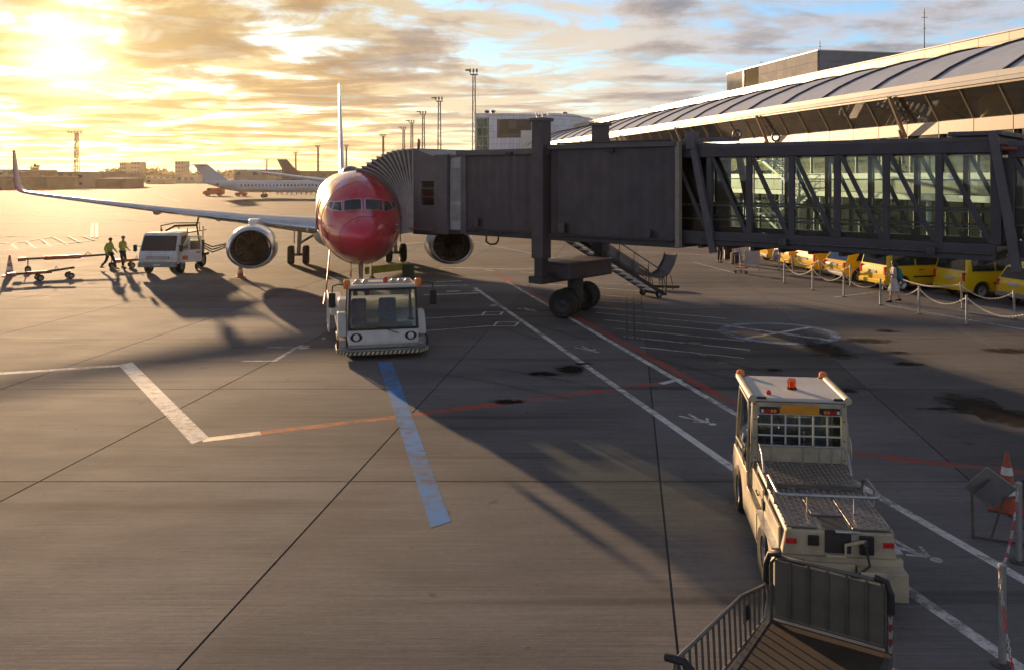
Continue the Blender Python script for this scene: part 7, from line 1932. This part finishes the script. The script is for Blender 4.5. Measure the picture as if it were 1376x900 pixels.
# ------------------------------------------------------------------ parked jets beyond
M_pj = pm('white_regional_jet_paint', (0.60, 0.62, 0.66), 0.35, var=0.04)
M_pp = pm('purple_tail_paint', (0.06, 0.035, 0.06), 0.45, var=0.08)
M_stripe = pm('red_engine_tip', (0.35, 0.05, 0.05), 0.45)
def jet(label, loc, rz, Lg, R, finh, paint, finpaint, ttail, nwin, body2=None):
    """local: nose at +x end, tail at x=0"""
    t = thing('parked_jet', label, 'airplane', loc, rz)
    zc = R + 1.3
    rings = []
    for x, r, dz in ((0, .12, .75), (Lg*.05, .35, .6), (Lg*.14, .75, .28), (Lg*.24, .97, .05), (Lg*.3, 1, 0), (Lg*.88, 1, 0), (Lg*.94, .82, -.1), (Lg*.98, .5, -.22), (Lg, .08, -.3)):
        rings.append([Vector((x, R*r*math.cos(2*PI*k/20), zc + R*dz + R*r*math.sin(2*PI*k/20))) for k in range(20)])
    MB().loft(rings).build('fuselage', paint, t, smooth=50)
    MB().loft([[Vector((x + c, th, z)) for c, th in foil(ch, .3)] for x, z, ch in ((Lg*.02, zc+R*.9, Lg*.15), (-Lg*.06, zc+R+finh, Lg*.09))]).build('tail_fin', finpaint, t, smooth=40)
    zt_ = zc + R + finh*.95 if ttail else zc + R*.7
    for s in (-1, 1):
        MB().loft([[Vector((x + c, s*y, zt_ + th)) for c, th in foil(ch, .2)] for x, y, ch in ((-Lg*.05, .1, Lg*.085), (-Lg*.085, Lg*.12, Lg*.04))]).build('tailplane', paint, t, smooth=40)
        MB().loft([[Vector((x + c, s*y, z + th)) for c, th in foil(ch, .35)] for x, y, z, ch in ((Lg*.36, R*.6, zc-R*.75, Lg*.17), (Lg*.30, Lg*.38, zc-R*.2, Lg*.05))]).build('wing', paint, t, smooth=40)
        for ax in (Lg*.4,): wheel(t, (ax, s*R*1.2, .5), .5, .5, (0, 1, 0), 'main_wheel'); MB().tube([(ax, s*R*1.2, .5), (ax, s*R*.8, zc-R*.6)], .12, 6).build('gear_leg', M_dsteel, t)
        if ttail:
            e = MB().lathe([(.35, 0), (.62, .5), (.72, 1.4), (.7, 3.2), (.55, 3.4)], 16, Matrix.Translation((Lg*.12, s*(R+.75), zc+R*.35)) @ Matrix.Rotation(PI/2, 4, 'Y')).build('engine', paint, t, smooth=40)
            MB().lathe([(.1, -.9), (.34, 0), (.45, .3)], 14, Matrix.Translation((Lg*.12, s*(R+.75), zc+R*.35)) @ Matrix.Rotation(PI/2, 4, 'Y')).build('engine_tip', M_stripe, e, smooth=40)
        else:
            MB().lathe([(.5, 0), (.95, .6), (1.0, 2.5), (.6, 4)], 16, Matrix.Translation((Lg*.5, s*R*2.8, zc-R*.9)) @ Matrix.Rotation(-PI/2, 4, 'Y')).build('engine', paint, t, smooth=40)
        for k in range(nwin):
            o = inst(jw, 'cabin_window', t); o.location = (Lg*.26 + (Lg*.6)*k/nwin, s*R*.995, zc + R*.18)
    wheel(t, (Lg*.9, 0, .35), .35, .3, (0, 1, 0), 'nose_wheel'); MB().tube([(Lg*.9, 0, .35), (Lg*.9, 0, zc-R*.6)], .1, 6).build('gear_leg', M_dsteel, t)
    return t
jm = MB(); jm.b(-.16, .16, -.05, .05, -.22, .22); jw = jm.mesh('cabin_window', M_wind)
D2 = 204.0
jet('white regional jet parked beyond the left wing with tail engines', ((272-CX)/F*D2, D2, 0), rad(6), 36.0, 1.45, 3.9, M_pj, M_pj, True, 26)
D3 = 330.0
jet('far dark jet with a purple fin and body behind the white regional jet', ((381-CX)/F*D3, D3, 0), rad(4), 42.0, 1.9, 6.6, M_pp, M_pp, False, 0)
# orange service vehicles
M_ov = pm('orange_vehicle_paint', (0.55, 0.13, 0.03), 0.4, var=0.08)
def svc(label, px, py, L_, h, rz, kind):
    p = G(px, py); t = thing('service_vehicle', label, 'service vehicle', (p.x, p.y, -0.04), rz, 'orange vehicles by the white regional jet')
    if kind == 'van':
        MB().prism([(0, .4), (0, h*.55), (.5, h*.62), (1.1, h*.96), (1.6, h), (L_, h), (L_, .4)], lambda q: (q[0], -.95, q[1]), lambda q: (q[0], .95, q[1])).build('body', M_ov, t, bev=.08)
        MB().prism([(.62, h*.66), (1.1, h*.92), (1.9, h*.92), (1.9, h*.66)], lambda q: (q[0], -.975, q[1]), lambda q: (q[0], .975, q[1])).build('side_window', M_wind, t)
    else:
        MB().b(0, L_, -.9, .9, .45, .95).build('body', M_ov, t, bev=.06); MB().b(L_*.35, L_*.8, -.8, .8, .95, h).build('cab', M_ov, t, bev=.06)
        MB().b(L_*.38, L_*.77, -.82, .82, 1.1, h-.15).build('cab_window', M_wind, t)
    for x in (L_*.2, L_*.8):
        for y in (-.85, .85): wheel(t, (x, y, .36), .36, .22, (0, 1, 0))
svc('orange van parked under the tail of the white regional jet', 274, 263.5, 5.2, 2.1, 0, 'van')
svc('low orange tractor under the rear fuselage of the white regional jet', 317, 264, 2.7, 1.7, 0, 'tug')
for k in range(5):
    p = G(372 + 13*k, 261.5); t = thing('far_cart', ('small flat baggage cart under the white regional jet, ' + ('leftmost of its row', 'second from the left of its row', 'middle one of its row', 'second from the right of its row', 'rightmost of its row')[k]), 'baggage cart', (p.x, p.y, -.04), 0, 'far baggage carts under the white jet')
    MB().b(0, 1.9, -.7, .7, .5, .65).build('bed', M_dsteel, t); MB().b(0, .08, -.7, .7, .65, 1.3).build('end_panel', M_dsteel, t)
    for x in (.3, 1.6): wheel(t, (x, -.6, .22), .22, .12, (0, 1, 0))

# ------------------------------------------------------------------ skyline on the left
M_fb = pm('far_brick', (0.12, 0.085, 0.07), 0.8, var=0.2, scale=0.15)
M_fb2 = pm('far_concrete', (0.22, 0.20, 0.18), 0.7, var=0.12, scale=0.1)
M_fb3 = pm('far_pale_cladding', (0.34, 0.32, 0.30), 0.6, var=0.1, scale=0.1)
M_fwin = pm('far_window', (0.035, 0.035, 0.04), 0.2)
fwm = {}
def far_building(label, px0, px1, pytop, D, depth, mat, wins=True, roof=None, name='far_building', cat='building'):
    x0, x1 = (px0-CX)/F*D, (px1-CX)/F*D; h = H + (HY-pytop)/F*D
    t = thing(name, label, cat, (x0, D, 0)); w = x1-x0
    MB().b(0, w, 0, depth, -0.05, h).build('wall', mat, t)
    MB().b(-.3, w+.3, -.3, depth+.3, h, h + max(.25, h*.02)).build('roof', roof or M_fb2, t)
    if wins:
        fl = max(1, int(h/3.2)); nx = min(18, max(3, int(w/(4.0 if D < 700 else 7))))
        for j in range(fl):
            for i in range(nx):
                if wins < 1 and random.random() > wins: continue
                a = w*(i+.25)/nx; ww = w*.5/nx; z0 = h*(j+.35)/fl; hh = h*.4/fl
                key = (round(ww, 1), round(hh, 1))
                if key not in fwm: m = MB(); m.b(0, ww, -.08, .1, 0, hh); fwm[key] = m.mesh('window', M_fwin)
                inst(fwm[key], 'window', t, (a, 0, z0))
    return t
far_building('low pale cargo hall behind the winglet at the left edge', -40, 19, 228.5, 420, 40, M_fb3, .8)
far_building('long dark brick shed at far left below the light mast', -80, 62, 238, 345, 26, M_fb, .5)
far_building('long brown hangar with a flat roof between winglet and light mast', 26, 100, 231.5, 400, 50, M_fb, .4)
far_building('grey-brown hangar right of the light mast', 102, 136, 233, 390, 44, M_fb2, .4)
far_building('low brown shed with a bright flat roof edge', 128, 164, 240.5, 372, 22, M_fb, 0, M_fb3)
far_building('narrow tower block, left of the pair on the horizon', 160.5, 169, 219, 760, 14, M_fb2, 1, name='tower_block')
far_building('wide tower block, right of the pair on the horizon', 176, 187.5, 218, 760, 14, M_fb2, 1, name='tower_block')
far_building('lone tower block right of the pair on the horizon', 235, 247, 217.5, 760, 14, M_fb2, 1, name='tower_block')
far_building('low white terminal building behind the grass verge', 196, 262, 236, 620, 40, M_fb3, 1)
far_building('small grey depot in front of the low white building', 196, 220, 240.5, 560, 20, M_fb2, .6)
far_building('grey hangar between the white jet and the purple fin', 314, 372, 228.5, 470, 50, M_fb2, .5)
far_building('wide brown shed beneath the purple fin jet', 372, 470, 230.5, 480, 50, M_fb, .4)
# trees
M_leaf = pm('far_leaf', (0.055, 0.055, 0.02), 0.9, var=0.35, scale=0.3)
M_bark = pm('bark', (0.06, 0.045, 0.03), 0.9, var=0.2)
def tree(px, D, h, w, label, seed):
    r = random.Random(seed); x = (px-CX)/F*D
    t = thing('tree', label, 'tree', (x, D, -0.05), 0, 'trees on the far skyline')
    tk_ = MB(); tk_.tube([(0, 0, 0), (r.uniform(-.3, .3), 0, h*.3), (r.uniform(-.5, .5), 0, h*.7)], [h*.035, h*.025, h*.01], 7)
    for k in range(5):
        a = r.uniform(0, 6.28); tk_.tube([(0, 0, h*.3), (w*.3*math.cos(a), w*.3*math.sin(a), h*r.uniform(.5, .8))], [h*.015, h*.005], 5)
    tag(tk_.build('trunk', M_bark, t, smooth=50))
    cr = MB(); cl = []
    for k in range(9):
        a = r.uniform(0, 6.28); q = r.uniform(0, .75)
        cl.append(Vector((w*.5*q*math.cos(a), w*.5*q*math.sin(a), h*(.45 + r.uniform(0, .42)*(1-.4*q)))))
    for c_ in cl:
        rr = w*r.uniform(.14, .24)
        for k in range(70):
            d = Vector((r.gauss(0, 1), r.gauss(0, 1), r.gauss(0, .8))).normalized()*rr*r.uniform(.5, 1.1)
            p = c_ + d; u = Vector((r.uniform(-1, 1), r.uniform(-1, 1), r.uniform(-1, 1))).normalized(); v = u.orthogonal().normalized(); s = w*r.uniform(.03, .06)
            cr.add([p - u*s, p + v*s*.6, p + u*s, p - v*s*.6], [(0, 1, 2, 3)])
    cr.build('crown', M_leaf, t)
specs = [(45, 470, 13, 12, 'bushy tree rising behind the winglet'), (56, 480, 9.5, 12, 'small tree right of the bushy one by the winglet')]
rt = random.Random(3)
for k, px in enumerate((139, 146, 153, 158, 172, 190, 199, 205, 214, 223, 231, 252, 262, 272, 283, 296, 308)):
    specs.append((px, 900 + rt.uniform(-150, 250), rt.uniform(8.5, 12.5), rt.uniform(16, 28), None))
tl_ = ['left of the narrow tower block, outermost', 'left of the narrow tower block, second', 'touching the narrow tower block\'s left foot', 'at the narrow tower block\'s foot', 'between the paired tower blocks', 'just right of the wide tower block', 'right of the wide tower block, second', 'right of the wide tower block, third', 'midway between the pair and the lone tower', 'left of the lone tower block, second', 'touching the lone tower block\'s left side', 'touching the lone tower block\'s right side', 'right of the lone tower block, second', 'above the white jet\'s tail', 'right of the white jet\'s tail', 'right of the white jet\'s tail, second', 'right of the white jet\'s tail, third']
j = 0
for px, D, h, w, lab in specs:
    if lab is None: lab = 'broad far tree ' + tl_[j]; j += 1
    tree(px, D, h, w, lab, int(px*7))
# far off wood closing the horizon
wd = MB(); rw_ = random.Random(9)
for k in range(2600):
    x = rw_.uniform(-1500, -150); y = 1300 + rw_.uniform(-120, 160); s = rw_.uniform(2, 5)
    z = rw_.uniform(0, 5 + 3*math.sin(x*.02) + 3*math.sin(x*.071))
    u = Vector((rw_.uniform(-1, 1), rw_.uniform(-1, 1), rw_.uniform(-1, 1))).normalized(); v = u.orthogonal().normalized(); p = Vector((x, y, max(1, z)))
    wd.add([p - u*s, p + v*s*.7, p + u*s, p - v*s*.7], [(0, 1, 2, 3)])
tag(wd.build('far_wood', M_leaf), 'dark low band of far woods along the left horizon', 'woodland', kind='stuff')

# ------------------------------------------------------------------ evening haze
hz = MB(); hz.b(-9100, 9100, -400, 9100, -1.1, 42.0)
hm = bpy.data.materials.new('evening_haze'); hm.use_nodes = True
hn = hm.node_tree; hn.nodes.clear()
ho = hn.nodes.new('ShaderNodeOutputMaterial'); hv = hn.nodes.new('ShaderNodeVolumePrincipled')
hv.inputs['Color'].default_value = (1.0, 0.86, 0.66, 1); hv.inputs['Density'].default_value = 0.00008; hv.inputs['Anisotropy'].default_value = 0.6
hn.links.new(hv.outputs[0], ho.inputs['Volume'])
tag(hz.build('haze', hm), kind='stuff')
